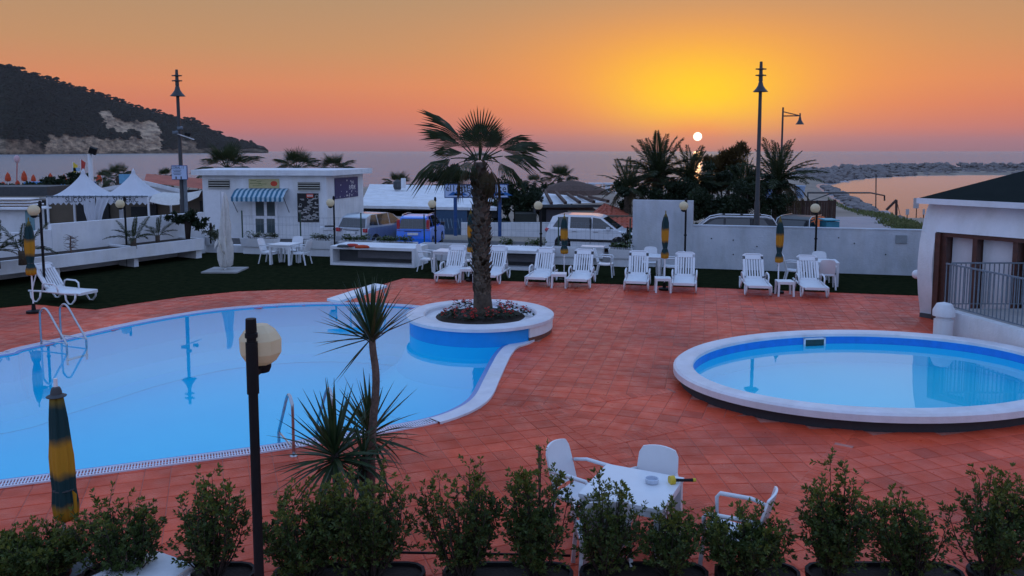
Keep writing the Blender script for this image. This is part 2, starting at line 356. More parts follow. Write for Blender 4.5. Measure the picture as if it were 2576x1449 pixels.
# ================================================================ THE SETTING
SEA = -3.0
def sea_mat():
    m = bpy.data.materials.new('sea_water'); m.use_nodes = True; n = m.node_tree.nodes; l = m.node_tree.links; b = n['Principled BSDF']
    b.inputs['Base Color'].default_value = (.15,.17,.21,1); b.inputs['Roughness'].default_value = .24; b.inputs['IOR'].default_value = 1.33
    g = n.new('ShaderNodeNewGeometry'); mp = n.new('ShaderNodeMapping'); mp.inputs['Scale'].default_value = (.22,.55,1); mp.inputs['Rotation'].default_value = (0,0,R(8)); l.new(g.outputs['Position'], mp.inputs[0])
    z = n.new('ShaderNodeTexNoise'); z.inputs['Scale'].default_value = .55; z.inputs['Detail'].default_value = 7; z.inputs['Roughness'].default_value = .62; l.new(mp.outputs[0], z.inputs[0])
    z2 = n.new('ShaderNodeTexNoise'); z2.inputs['Scale'].default_value = .055; z2.inputs['Detail'].default_value = 5; l.new(mp.outputs[0], z2.inputs[0])
    a = n.new('ShaderNodeMath'); a.operation = 'MULTIPLY_ADD'; l.new(z2.outputs[0], a.inputs[0]); a.inputs[1].default_value = 2.5; l.new(z.outputs[0], a.inputs[2])
    bp = n.new('ShaderNodeBump'); bp.inputs['Strength'].default_value = 1.0; bp.inputs['Distance'].default_value = .65; 
    mp3 = n.new('ShaderNodeMapping'); mp3.inputs['Scale'].default_value = (.012,.07,1); l.new(g.outputs['Position'], mp3.inputs[0]); z3 = n.new('ShaderNodeTexNoise'); z3.inputs['Scale'].default_value = 1.0; z3.inputs['Detail'].default_value = 6; z3.inputs['Roughness'].default_value = .7; l.new(mp3.outputs[0], z3.inputs[0])
    a3 = n.new('ShaderNodeMath'); a3.operation = 'MULTIPLY_ADD'; l.new(z3.outputs[0], a3.inputs[0]); a3.inputs[1].default_value = 9.0; l.new(a.outputs[0], a3.inputs[2]); l.new(a3.outputs[0], bp.inputs['Height']); l.new(bp.outputs[0], b.inputs['Normal'])
    return m
SEAM = sea_mat()
CALM = water_mat('harbour_water', (.10,.10,.10,1), 1.6, .21, .5, .9)
# sea: fan of strips out to the horizon
sb = MB(); Xs = [-14000,-12000,-3000,-900,-300,-100,0,100,300,900,3000,12000,14000]; Ys = [20,60,120,250,500,1200,3000,9000,14000]
vs = [(x,y,SEA) for y in Ys for x in Xs]; nx = len(Xs)
sb.add(vs, [(j*nx+i, j*nx+i+1, (j+1)*nx+i+1, (j+1)*nx+i) for j in range(len(Ys)-1) for i in range(nx-1)])
struct(sb.build('sea', SEAM, recalc=False), 'open sea reaching to the horizon under the sunset')

harb = [P(u, v, SEA) for u, v in ((2090,466),(2108,478),(2165,510),(2215,536),(2268,556),(2330,566),(2420,574),(2560,584),(2760,598),(3000,580),(3000,446),(2576,441),(2440,441),(2300,443),(2200,448),(2130,456))]
hb = MB(); hb.sheet([[(p.x,p.y) for p in harb]], SEA+.03); struct(hb.build('harbour_basin', CALM, recalc=False), 'calm harbour water inside the breakwater reflecting the orange sky')
def dseg(p, a, b):
    ax, ay = a[0], a[1]; dx, dy = b[0]-ax, b[1]-ay; t = max(0, min(1, ((p[0]-ax)*dx+(p[1]-ay)*dy)/(dx*dx+dy*dy+1e-9))); return math.hypot(p[0]-ax-t*dx, p[1]-ay-t*dy)
shore = [P(u, v, SEA) for u, v in ((-900,470),(-300,467),(0,465),(200,465),(420,466),(900,474),(1240,480),(1560,486),(1760,474),(1900,456),(1985,440),(2060,430),(2200,424),(2400,420),(2600,418),(3100,418),(3100,446),(2576,441),(2440,441),(2300,443),(2200,448),(2130,456),(2090,466),(2108,478),(2165,510),(2215,536),(2268,556),(2330,566),(2420,574),(2560,584),(2760,598),(3600,630))]
landpoly = [(p.x,p.y) for p in shore] + [tuple(S(220,-30)[:2]), tuple(S(-420,-30)[:2])]
def land_h(x, y):
    a = (Vector((x,y,0))-O0).dot(E1); b = (Vector((x,y,0))-O0).dot(E2)
    def ss(x0, x1): t = max(0, min(1, (b-x0)/(x1-x0))); return t*t*(3-2*t)
    h = -.6 - 1.1*ss(12, 26) - .7*ss(30, 110)
    if a > 18: h += .3*min(1,(a-18)/10)*(1-ss(20,40))
    d = min(dseg((x,y), shore[i], shore[i+1]) for i in range(len(shore)-1)); ins = inside((x,y), landpoly)
    k = max(0, min(1, (d if ins else -d)/7.0 + .12)); return (SEA-.8) + (h-(SEA-.8))*(k*k*(3-2*k))
aa = list(np.concatenate([np.arange(-260,-60,10), np.arange(-60,110,2.5), np.arange(110,240,10)])); bb = list(np.concatenate([[.32,.6,1.5], np.arange(3,60,2.5), np.arange(60,290,5)]))
vs = []
for b_ in bb:
    for a_ in aa:
        p = S(a_, b_); vs.append((p.x, p.y, land_h(p.x, p.y)))
nx = len(aa); lb = MB().add(vs, [(j*nx+i, j*nx+i+1, (j+1)*nx+i+1, (j+1)*nx+i) for j in range(len(bb)-1) for i in range(nx-1)])
struct(lb.build('ground', LAND, smooth=True), 'sandy ground behind the pool terrace')
# car park and coastal path
rb = MB(); vs = []; A_ = np.arange(-40, 46, 2.0)
for b_ in (.8, 3, 6, 9, 11.5): 
    for a_ in A_: p = S(a_, b_); vs.append((p.x,p.y,-.59))
nx = len(A_); rb.add(vs, [(j*nx+i, j*nx+i+1, (j+1)*nx+i+1, (j+1)*nx+i) for j in range(4) for i in range(nx-1)]); struct(rb.build('road', ROAD), 'asphalt car park behind the white wall')
def path_strip(name, pts, m, lift, label):
    Lf = []; Rt = []
    for u0, u1, v in pts:
        h = -.6
        for _ in range(12): p = P((u0+u1)/2, v, h); h = land_h(p.x, p.y)
        a_ = P(u0, v, h); b_ = P(u1, v, h); Lf.append(a_+Vector((0,0,lift))); Rt.append(b_+Vector((0,0,lift)))
    return struct(MB().strip(Lf, Rt).build(name, m), label)
PATHM = mat('pale_path_paving', (.26,.23,.25), .85, .1, .4, .3, 5, rgb2=(.36,.31,.31))
path_strip('path', [(1990,2110,440),(2000,2130,456),(2005,2200,478),(2040,2190,490),(2070,2170,500),(2085,2215,515),(2080,2230,530),(2060,2260,550),(2040,2290,566),(2010,2330,578)], PATHM, .10, 'pale path running from the car park out to the breakwater')

# ---- pool outlines
pool_px = [(0,897),(60,882),(130,866),(200,850),(335,819),(460,796),(560,782),(700,771),(850,767),(1020,774),(1110,790),(1200,835),(1300,853),(1262,871),(1242,890),(1225,918),(1204,957),(1180,999),(1140,1027),(1072,1051),(961,1072),(800,1098),(651,1121),(330,1163),(0,1206)]
pool = [P(u, v, 0) for u, v in pool_px] + [Vector((-8.6,8.55,0)), Vector((-11.4,9.4,0)), Vector((-12.6,11.6,0)), Vector((-12.0,14.0,0))]
pool = smoothpoly(pool, 5, True)
def coff(poly, d):
    n = len(poly); o = []
    for i in range(n):
        a = poly[i-1]; b = poly[(i+1)%n]; t = (b-a); t.z = 0; t.normalize(); o.append(Vector((poly[i].x-t.y*d, poly[i].y+t.x*d, poly[i].z)))
    return o
area = sum(pool[i-1].x*pool[i].y-pool[i].x*pool[i-1].y for i in range(len(pool)))
if area > 0: pool = pool[::-1]            # clockwise: left offset is outward
PC = Vector((-.71, 17.70, 0)); PR = 1.63
KC = Vector((6.32, 13.70, 0)); KA, KB, KPH = 3.58, 2.66, R(14)
def ell(s, n=96): 
    o = []
    for i in range(n):
        t = -i*2*math.pi/n; x = (KA+s)*math.cos(t); y = (KB+s)*math.sin(t); o.append(Vector((KC.x+x*math.cos(KPH)-y*math.sin(KPH), KC.y+x*math.sin(KPH)+y*math.cos(KPH), 0)))
    return o
# ---- deck, turf
hole = [(p.x,p.y) for p in coff(pool, .04)]; hole2 = [(p.x,p.y) for p in ell(-.2)]
dk = MB(); dk.sheet([[tuple(S(a,b)[:2]) for a, b in ((-40,.33),(40,.33),(40,-50),(-40,-50))], hole, hole2], -.008)
struct(dk.build('pool_deck', GROUT), 'grouted bed of the red tiled pool terrace')
tline = [P(u, v, 0) for u, v in ((-700,905),(-200,808),(0,775),(92,766),(175,774),(242,779),(330,765),(460,747),(600,733),(700,729),(866,728),(960,716),(1014,700),(1543,715),(2309,744),(2800,762))]
turfpoly = [(p.x,p.y) for p in tline] + [tuple(S(38,.32)[:2]), tuple(S(-38,.32)[:2])]
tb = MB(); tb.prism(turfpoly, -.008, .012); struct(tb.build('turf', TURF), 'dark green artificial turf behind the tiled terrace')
# ---- tiles
def tile_mat():
    m = TILE; n = m.node_tree.nodes; l = m.node_tree.links; b = n['Principled BSDF']
    g = n.new('ShaderNodeNewGeometry'); oi = n.new('ShaderNodeObjectInfo'); a = n.new('ShaderNodeMath'); a.operation = 'ADD'; l.new(g.outputs['Random Per Island'], a.inputs[0]); l.new(oi.outputs['Random'], a.inputs[1])
    fr = n.new('ShaderNodeMath'); fr.operation = 'FRACT'; l.new(a.outputs[0], fr.inputs[0])
    r = n.new('ShaderNodeValToRGB'); e = r.color_ramp.elements; e[0].position = 0; e[0].color = (.74,.70,.68,1); e[1].position = 1; e[1].color = (1.08,1.08,1.08,1)
    for p, c in ((.12,(.88,.84,.82,1)),(.3,(.95,.92,.92,1)),(.85,(1.0,1.0,1.0,1))): q = e.new(p); q.color = c
    l.new(fr.outputs[0], r.inputs[0])
    z = n.new('ShaderNodeTexNoise'); z.inputs['Scale'].default_value = .45; z.inputs['Detail'].default_value = 6; z.inputs['Roughness'].default_value = .6; l.new(g.outputs['Position'], z.inputs[0])
    r2 = n.new('ShaderNodeValToRGB'); f = r2.color_ramp.elements; f[0].position = .32; f[0].color = (.58,.54,.56,1); f[1].position = .66; f[1].color = (1.08,1.06,1.06,1); l.new(z.outputs[0], r2.inputs[0])
    src = b.inputs['Base Color'].links[0].from_socket
    mm = n.new('ShaderNodeMixRGB'); mm.blend_type = 'MULTIPLY'; mm.inputs[0].default_value = 1; l.new(src, mm.inputs[1]); l.new(r.outputs[0], mm.inputs[2])
    m3 = n.new('ShaderNodeMixRGB'); m3.blend_type = 'MULTIPLY'; m3.inputs[0].default_value = 1; l.new(mm.outputs[0], m3.inputs[1]); l.new(r2.outputs[0], m3.inputs[2]); l.new(m3.outputs[0], b.inputs['Base Color'])
    z3 = n.new('ShaderNodeTexNoise'); z3.inputs['Scale'].default_value = 3.5; l.new(g.outputs['Position'], z3.inputs[0]); mr = n.new('ShaderNodeMapRange'); l.new(z3.outputs[0], mr.inputs[0]); mr.inputs[1].default_value = .3; mr.inputs[2].default_value = .7; mr.inputs[3].default_value = .26; mr.inputs[4].default_value = .60
    l.new(mr.outputs[0], b.inputs['Roughness'])
tile_mat()
def clip(poly, a, b, keep_left=True):        # Sutherland-Hodgman against line a->b
    o = []; n = len(poly); d = (b[0]-a[0], b[1]-a[1]); s = 1 if keep_left else -1
    f = lambda p: s*(d[0]*(p[1]-a[1])-d[1]*(p[0]-a[0]))
    for i in range(n):
        p, q = poly[i], poly[(i+1)%n]; fp, fq = f(p), f(q)
        if fp >= 0: o.append(p)
        if fp*fq < 0: t = fp/(fp-fq); o.append((p[0]+(q[0]-p[0])*t, p[1]+(q[1]-p[1])*t))
    return o
l1 = (P(1215,1044,0), P(1700,981,0)); l2 = (P(1389,1032,0), P(1515,1116,0)); l3 = (P(1500,1119,0), P(1790,1058,0)); l4 = (P(1930,1335,0), P(2125,1118,0))
ZONES = [(R(-13.7), [(l1, True)]), (R(20.5), [(l1, False),(l2, False)]), (R(-21), [(l1, False),(l2, True),(l3, True)]), (R(3), [(l1, False),(l2, True),(l3, False),(l4, True)]), (R(18), [(l1, False),(l2, True),(l3, False),(l4, False)])]
# l2 runs away from... keep_left is tested once against a known sample point of each zone, so the signs are safe
samples = [P(1600,850,0), P(1250,1250,0), P(1620,1050,0), P(1850,1150,0), P(2300,1200,0)]
turf_in = [(p.x,p.y) for p in tline] + [tuple(S(38,.32)[:2]), tuple(S(-38,.32)[:2])]
kout = [(p.x,p.y) for p in ell(-.13)]; pout = [(p.x,p.y) for p in coff(pool, .30)]
tiles = []
def side(l, p): return ((l[1].x-l[0].x)*(p[1]-l[0].y)-(l[1].y-l[0].y)*(p[0]-l[0].x)) > 0
for (ang, cons), smp in zip(ZONES, samples):
    hp = [(l, side(l, smp)) for l, _ in cons]; e1 = (math.cos(ang), math.sin(ang)); e2 = (-math.sin(ang), math.cos(ang)); T = .306; G = .008
    for i in range(-75, 75):
        for j in range(-75, 110):
            cx = (i+.5)*T*e1[0] + (j+.5)*T*e2[0]; cy = (i+.5)*T*e1[1] + (j+.5)*T*e2[1]
            if cy < 5.0 or cy > 30: continue
            if abs(cx) > .68*cy + 1.5: continue
            q = [(cx+(sx*(T-G)/2)*e1[0]+(sy*(T-G)/2)*e2[0], cy+(sx*(T-G)/2)*e1[1]+(sy*(T-G)/2)*e2[1]) for sx, sy in ((-1,-1),(1,-1),(1,1),(-1,1))]
            full = all(side(l, p) == s for l, s in hp for p in q)
            if not full:
                for l, s in hp:
                    q = clip(q, l[0], l[1], s)
                    if len(q) < 3: break
                if len(q) < 3: continue
            if all(inside(p, turf_in) for p in q) or inside((cx,cy), kout) or all(inside(p, pout) for p in q): continue
            if inside((cx,cy), hole) or math.hypot(cx-PC.x, cy-PC.y) < PR-.1: continue
            tiles.append((cx, cy, q, full))
def in_view(x, y, m=.0): 
    return abs(x/y*.995) < (1288+m)/F
def tile_geo(q, cx, cy, dz, tx, ty):
    n = len(q); top = []; 
    k = .93
    def zz(x, y): return dz + (x-cx)*tx + (y-cy)*ty
    outer = [(p[0], p[1], zz(p[0],p[1])-.004) for p in q]; inner = [(cx+(p[0]-cx)*k, cy+(p[1]-cy)*k, zz(p[0],p[1])) for p in q]; low = [(p[0],p[1],-.0075) for p in q]
    return low+outer+inner, [(i,(i+1)%n,n+(i+1)%n,n+i) for i in range(n)] + [(n+i,n+(i+1)%n,2*n+(i+1)%n,2*n+i) for i in range(n)] + [tuple(range(2*n,3*n))]
tiles.sort(key=lambda t: t[1]); nind = 0; big = MB(); deck = bpy.data.objects['pool_deck']
for cx, cy, q, full in tiles:
    dz = random.uniform(-.0012,.0012); tx, ty = random.gauss(0,.003), random.gauss(0,.003)
    mx_, my_ = sum(p[0] for p in q)/len(q), sum(p[1] for p in q)/len(q)
    v_, f_ = tile_geo(q, mx_, my_, dz, tx, ty)
    if nind < 300 and full and cy > 7.5 and in_view(cx, cy):
        tb = MB().add([(p[0]-mx_, p[1]-my_, p[2]) for p in v_], f_); o = tb.build('tile', TILE, deck, recalc=False); o.location = (mx_, my_, 0); nind += 1
    else: big.add(v_, f_)
tag(big.build('tiles', TILE, deck, recalc=False), None, None, kind='stuff')
# soldier courses between the fields of tiles
bk = MB(); gs = MB()
def course(a, b, w=.24, step=.098):
    d = Vector((b.x-a.x, b.y-a.y, 0)); Ln = d.length; d.normalize(); nn = Vector((-d.y, d.x, 0)); k = int(Ln/step)
    for i in range(k):
        c = a + d*(i+.5)*step
        if inside((c.x,c.y), hole) or inside((c.x,c.y), kout): continue
        q = [c+d*sx*(step/2-.004)+nn*sy*w/2 for sx, sy in ((-1,-1),(1,-1),(1,1),(-1,1))]
        v_, f_ = tile_geo([(p.x,p.y) for p in q], c.x, c.y, .006+random.uniform(-.001,.001), 0, 0); bk.add(v_, f_)
    q = [a-nn*w/2, b-nn*w/2, b+nn*w/2, a+nn*w/2]; gs.add([(p.x,p.y,.0025) for p in q], [(0,1,2,3)])
course(l1[0], l1[1]-(l1[1]-l1[0])*.02); course(l2[0], l2[1]+(l2[1]-l2[0])*1.6); course(l3[0], l3[1]); course(l4[0]-(l4[1]-l4[0])*.6, l4[1])
tag(bk.build('brick_courses', TILE, deck, recalc=False), None, None, kind='stuff'); gs.build('course_bedding', GROUT, deck)
# drain grille seen on the deck behind the planter
# ---- swimming pool
WL = -.014
def zcopy(poly, z): return [Vector((p.x,p.y,z)) for p in poly]
def ring(mb, inner, outer, zi, zo): mb.strip(zcopy(inner+[inner[0]], zi), zcopy(outer+[outer[0]], zo)); return mb
pl = empty('swimming_pool', 'large curved swimming pool of still blue water beside the palm planter', 'swimming pool', (0,0,0))
bs = MB(); ring(bs, pool, pool, 0, 0); bs = MB()
lv = [(0,-.005),(0,-.55),(.12,-.95),(.35,-1.2),(.7,-1.33)]
for (d0,z0_),(d1,z1_) in zip(lv, lv[1:]): a_, b_ = coff(pool,-d0), coff(pool,-d1); bs.strip(zcopy(a_+[a_[0]],z0_), zcopy(b_+[b_[0]],z1_))
bs.sheet([[(p.x,p.y) for p in coff(pool,-.3)]], -1.335); bs.build('basin', POOLB, pl)
MB().sheet([[(p.x,p.y) for p in coff(pool, .002)]], WL).build('water_surface', WATER, pl, recalc=False)
lip = coff(pool, .09); outw = coff(pool, .37)
ring(MB(), pool, lip, .0, .012).build('blue_lip', mat('blue_pool_tiles', (.10,.22,.52), .35, .1, 6), pl)
# where the rim is solid coping (right of the palm planter) and where it is a grating
def upx(p): return U0 + F*p.x/(p.y*cp + (CAMH-p.z)*sp_)
solid = [ (p.y < 17.5 and upx(p) > 1080) for p in pool]
n = len(pool); cb = MB(); gb = MB(); tr = MB()
mid = coff(pool, .09); o2 = coff(pool, .37); o3 = coff(pool, .30); thin = coff(pool, .24)
for i in range(n):
    j = (i+1)%n; pi, pj = mid[i], mid[j]
    if solid[i]:
        oi, oj = o2[i], o2[j]; cb.add([(pi.x,pi.y,-.02),(pj.x,pj.y,-.02),(pi.x,pi.y,.022),(pj.x,pj.y,.022),(oi.x,oi.y,.034),(oj.x,oj.y,.034),(oi.x,oi.y,-.01),(oj.x,oj.y,-.01)], [(0,1,3,2),(2,3,5,4),(4,5,7,6)])
    else:
        oi, oj = o3[i], o3[j]; tr.add([(pi.x,pi.y,-.006),(pj.x,pj.y,-.006),(oi.x,oi.y,-.006),(oj.x,oj.y,-.006)], [(0,1,3,2)])
        for a_, b_ in ((pi,pj),(oi,oj)): gb.beam((a_.x,a_.y,.010),(b_.x,b_.y,.010),.02,.022)
        ci, cj = (pi+oi)/2, (pj+oj)/2; gb.beam((ci.x,ci.y,.004),(cj.x,cj.y,.004),.015,.012)
        Ln = (pj-pi).length; k = max(1, int(Ln/.034))
        for q in range(k):
            t = (q+.5)/k; s_ = pi.lerp(pj, t); e_ = oi.lerp(oj, t); gb.beam((s_.x,s_.y,.010),(e_.x,e_.y,.010),.016,.014)
cb.build('coping', COPE, pl, smooth='auto'); tag(gb.build('overflow_grating', GRATE, pl, recalc=False), None, None, kind='stuff'); tr.build('gutter', mat('gutter_blue', (.03,.05,.16), .6), pl)
# ---- paddling pool
kp = empty('paddling_pool', 'oval raised paddling pool with wide pale rim, below the round white pavilion', 'paddling pool', (0,0,0))
ki, ko = ell(-.34), ell(0); RH = .30
q = MB(); c_in, c_out = ki+[ki[0]], ko+[ko[0]]
q.strip(zcopy(c_in, RH-.07), zcopy(ell(-.335)+[ell(-.335)[0]], RH-.02)); q.strip(zcopy(ell(-.335)+[ell(-.335)[0]], RH-.02), zcopy(ell(-.30)+[ell(-.30)[0]], RH))
q.strip(zcopy(ell(-.30)+[ell(-.30)[0]], RH), zcopy(ell(-.04)+[ell(-.04)[0]], RH)); q.strip(zcopy(ell(-.04)+[ell(-.04)[0]], RH), zcopy(c_out, RH-.03)); q.strip(zcopy(c_out, RH-.03), zcopy(c_out, RH-.13)); q.strip(zcopy(c_out, RH-.13), zcopy(ell(-.12)+[ell(-.12)[0]], RH-.13))
q.build('rim', COPE, kp, smooth='auto')
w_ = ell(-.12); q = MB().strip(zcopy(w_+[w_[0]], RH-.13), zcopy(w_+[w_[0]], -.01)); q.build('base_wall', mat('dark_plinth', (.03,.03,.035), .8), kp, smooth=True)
q = MB().strip(zcopy(c_in, RH-.07), zcopy(c_in, -.30)); q.sheet([[(p.x,p.y) for p in ki]], -.30); q.build('basin', POOLB2, kp)
# darker waterline band
bd = ell(-.336); bd2 = ell(-.343); MB().strip(zcopy(bd2+[bd2[0]], RH-.075), zcopy(bd2+[bd2[0]], RH-.22)).build('waterline_band', mat('waterline_blue', (.005,.20,.68), .4), kp)
KW = .09
MB().sheet([[(p.x,p.y) for p in ell(-.345)]], KW).build('water_surface', WATER2, kp, recalc=False)
# skimmer on the far wall
skp = P(2048, 858, .15); sk = empty('skimmer_box', 'white framed skimmer opening in the far wall of the paddling pool', 'skimmer', (0,0,0))
# the point of the inner ellipse at that picture column
best = min(ell(-.36, 400), key=lambda p: abs(upx(Vector((p.x,p.y,.15)))-2048) + (0 if p.y > KC.y else 1e4)); idx = ell(-.36,400); k_ = min(range(400), key=lambda i: (idx[i]-best).length); tn = (idx[(k_+1)%400]-idx[k_-1]).normalized(); no = Vector((tn.y,-tn.x,0)); no = no if (KC-best).dot(no) > 0 else -no
sk.location = best; fr = MB()
for dx in (-.22,.22): fr.box(tn*dx+no*.012+Vector((0,0,.13)), (.035,.03,.17), math.atan2(tn.y,tn.x))
fr.box(no*.012+Vector((0,0,.20)), (.47,.03,.03), math.atan2(tn.y,tn.x)); fr.build('frame', WPL, sk); MB().box(no*.005+Vector((0,0,.12)), (.41,.02,.14), math.atan2(tn.y,tn.x)).build('flap', mat('skimmer_flap', (.01,.05,.05), .5), sk)
# ---- round planter with the tall palm
pp = empty('round_planter', 'round white planter ring bedding the tall palm at the pool edge', 'planter', PC)
def arc(r, a0, a1, n, z, c=PC): return [Vector((c.x+r*math.cos(R(a0+(a1-a0)*i/n)), c.y+r*math.sin(R(a0+(a1-a0)*i/n)), z)) for i in range(n+1)]
q = MB().strip(arc(PR-.05,150,312,40,-.02), arc(PR-.02,150,312,40,-.25)).strip(arc(PR-.02,150,312,40,-.25), arc(PR+.25,150,312,40,-.8)).strip(arc(PR+.25,150,312,40,-.8), arc(PR+1.0,150,312,40,-1.33)); q.build('added_underwater_flare', POOLB, pp, smooth=True, world=True); q = MB().strip(arc(PR-.05,150,312,40,.32), arc(PR-.05,150,312,40,-.02)); q.build('pool_side_wall', mat('planter_blue_paint', (.0,.27,.68), .4, .05), pp, smooth=True, world=True)  # flared lining added below the waterline so the sunken wall catches more light
q = MB().strip(arc(PR-.01,-48,160,40,.32), arc(PR-.01,-48,160,40,.10)); q.build('outer_wall', WALL, pp, smooth=True, world=True)
q = MB().strip(arc(PR-.03,-48,160,40,.10), arc(PR-.03,-48,160,40,-.01)); q.build('brick_base', BRICK, pp, smooth=True, world=True)
q = MB().strip([Vector((PC.x+(PR-.01)*math.cos(R(-48)), PC.y+(PR-.01)*math.sin(R(-48)), z)) for z in (.32,.10)], [Vector((PC.x+(PR-.06)*math.cos(R(-48)), PC.y+(PR-.06)*math.sin(R(-48)), z)) for z in (.32,.10)]); q.build('end_stop', WALL, pp, world=True)
q = MB().lathe([(1.24,.0),(1.24,.37),(1.27,.40),(PR-.02,.40),(PR+.02,.375),(PR+.02,.31),(1.4,.31)], 72); q.build('ring_cap', COPE, pp, smooth='auto')
q = MB().lathe([(1.26,.30),(1.0,.31),(.5,.345),(.0001,.36)], 40); 
q.build('soil_bed', SOIL, pp, smooth=True)
# red geraniums around the trunk
def flower_clump(loc, n, rad, label):
    t = empty('red_flower_clump', label, 'flowers', loc, 0, 'red flowers around the palm'); lf = MB(); fl = MB()
    for i in range(n):
        a = random.uniform(0, 6.28); r = rad*math.sqrt(random.random()); h = random.uniform(.10,.28); x, y = r*math.cos(a), r*math.sin(a)
        for k in range(7):
            b = random.uniform(0,6.28); s_ = random.uniform(.03,.055); c = Vector((x+random.gauss(0,.05), y+random.gauss(0,.05), random.uniform(.03,h))); dx = Vector((math.cos(b),math.sin(b),random.uniform(-.3,.6)))*s_; dy = Vector((-math.sin(b),math.cos(b),random.uniform(-.5,.5)))*s_*.7
            lf.add([c-dx, c-dy, c+dx, c+dy], [(0,1,2,3)])
        if random.random() < .8:
            for k in range(7):
                b = random.uniform(0,6.28); s_ = .02; c = Vector((x,y,h))+Vector((random.gauss(0,.025),random.gauss(0,.025),random.gauss(0,.018))); dx = Vector((math.cos(b),math.sin(b),random.uniform(-.6,.6)))*s_; dy = Vector((-math.sin(b),math.cos(b),random.uniform(-.6,.6)))*s_
                fl.add([c-dx, c-dy, c+dx, c+dy], [(0,1,2,3)])
    tag(lf.build('leaves', LEAFD, t, recalc=False), None, None, kind='stuff'); tag(fl.build('petals', REDF, t, recalc=False), None, None, kind='stuff')
for (dx, dy, n_, r_, lb_) in ((-.62,-.35,16,.24,'red flowers left of the palm trunk in the round planter'),(-.25,-.62,16,.22,'red flowers in front of the palm trunk, nearest the pool'),(.62,-.25,18,.26,'red flowers right of the palm trunk in the round planter'),(.25,-.55,10,.18,'small red flower clump just right of the palm foot'),(-.45,.5,16,.25,'tall dark leafy red flowers behind the palm trunk on the left'),(.6,.45,14,.22,'red flowers behind the palm trunk on the right'),(.98,.0,8,.14,'single red flower heads at the right rim of the round planter')):
    flower_clump(PC+Vector((dx,dy,.33)), n_, r_, lb_)

# ---- wooded headland with cliffs, far left
ridge = [(-900,60),(-500,95),(-200,130),(0,166),(60,180),(120,200),(200,224),(260,243),(330,266),(400,284),(440,298),(490,303),(520,322),(560,343),(600,355),(640,363),(664,368),(675,378)]
def rv(u):
    for (a, b), (c, d) in zip(ridge, ridge[1:]):
        if a <= u <= c: return b+(d-b)*(u-a)/(c-a)
    return 378
def rock_mask(u, v):
    def pg(*q): return inside((u,v), q)
    if pg((244,286),(262,278),(300,298),(330,316),(322,332),(290,334),(262,322)): return 1
    if pg((325,318),(360,306),(398,310),(405,345),(404,378),(365,378),(352,345),(338,334)): return 1.1
    if pg((300,312),(350,300),(352,322),(318,330)): return .7
    if pg((108,343),(200,338),(270,350),(352,345),(370,378),(104,381)): return .8
    if pg((-300,352),(60,350),(92,360),(90,383),(-300,392)): return .45
    if pg((448,350),(485,352),(500,374),(446,378)): return .5
    if pg((0,376),(680,372),(680,392),(0,392)): return .35
    return 0
hv = []; hm = []; hu = np.concatenate([np.arange(-900,0,18), np.arange(0,676,3.2), [675]]); NR = 46; crowns = []
for u in hu:
    zb = 1650 + max(0,u)/673*1250; set_ = 60 + 330*max(0.0, (675-max(u,0))/675); vr = rv(u)
    cb_ = P(u, 392, SEA); dirx = (u-U0)/F
    hz = zb+set_; hr = A(u, vr, hz).z
    for k in range(NR+12):
        if k <= NR:
            t = k/NR; zz = zb + set_*(t**1.5); h = SEA + (hr-SEA)*t; nz = noise.noise(Vector((u*.012, t*4, 3)))*.06*(hr-SEA)*math.sin(t*math.pi) 
            rugged = (noise.noise(Vector((u*.11, t*16, 1))) + .6*noise.noise(Vector((u*.3, t*40, 2))))*10*min(1,t*6)*(1-t*.6)
            pz = h + nz*0; Y = zz + rugged + noise.noise(Vector((u*.02, t*3, 8)))*35*math.sin(t*math.pi)
        else:
            t = (k-NR)/12; Y = zb+set_ + t*500; pz = SEA + (hr-SEA)*(1-t*t) - t*6
        X = dirx/ cp * Y if False else A(u, vr, Y).x
        hv.append((X, Y, pz)); vv = 580 - F*math.tan(math.atan((pz-CAMH)/Y)+PITCH); m_ = rock_mask(u + noise.noise(Vector((u*.05, vv*.1, 0)))*14, vv + noise.noise(Vector((u*.05, vv*.08, 5)))*10) if k <= NR else 0
        hm.append(m_)
        if k > 3 and m_ < .3 and u < 640 and k <= NR+2:
            for _ in range(3 if u >= -20 else 1): crowns.append((X+random.uniform(-7,7), Y+random.uniform(-6,6), pz+random.uniform(-1,3), k >= NR-1))
K = NR+12; nf = [(i*K+j, (i+1)*K+j, (i+1)*K+j+1, i*K+j+1) for i in range(len(hu)-1) for j in range(K-1)]
hd = MB().add(hv, nf)
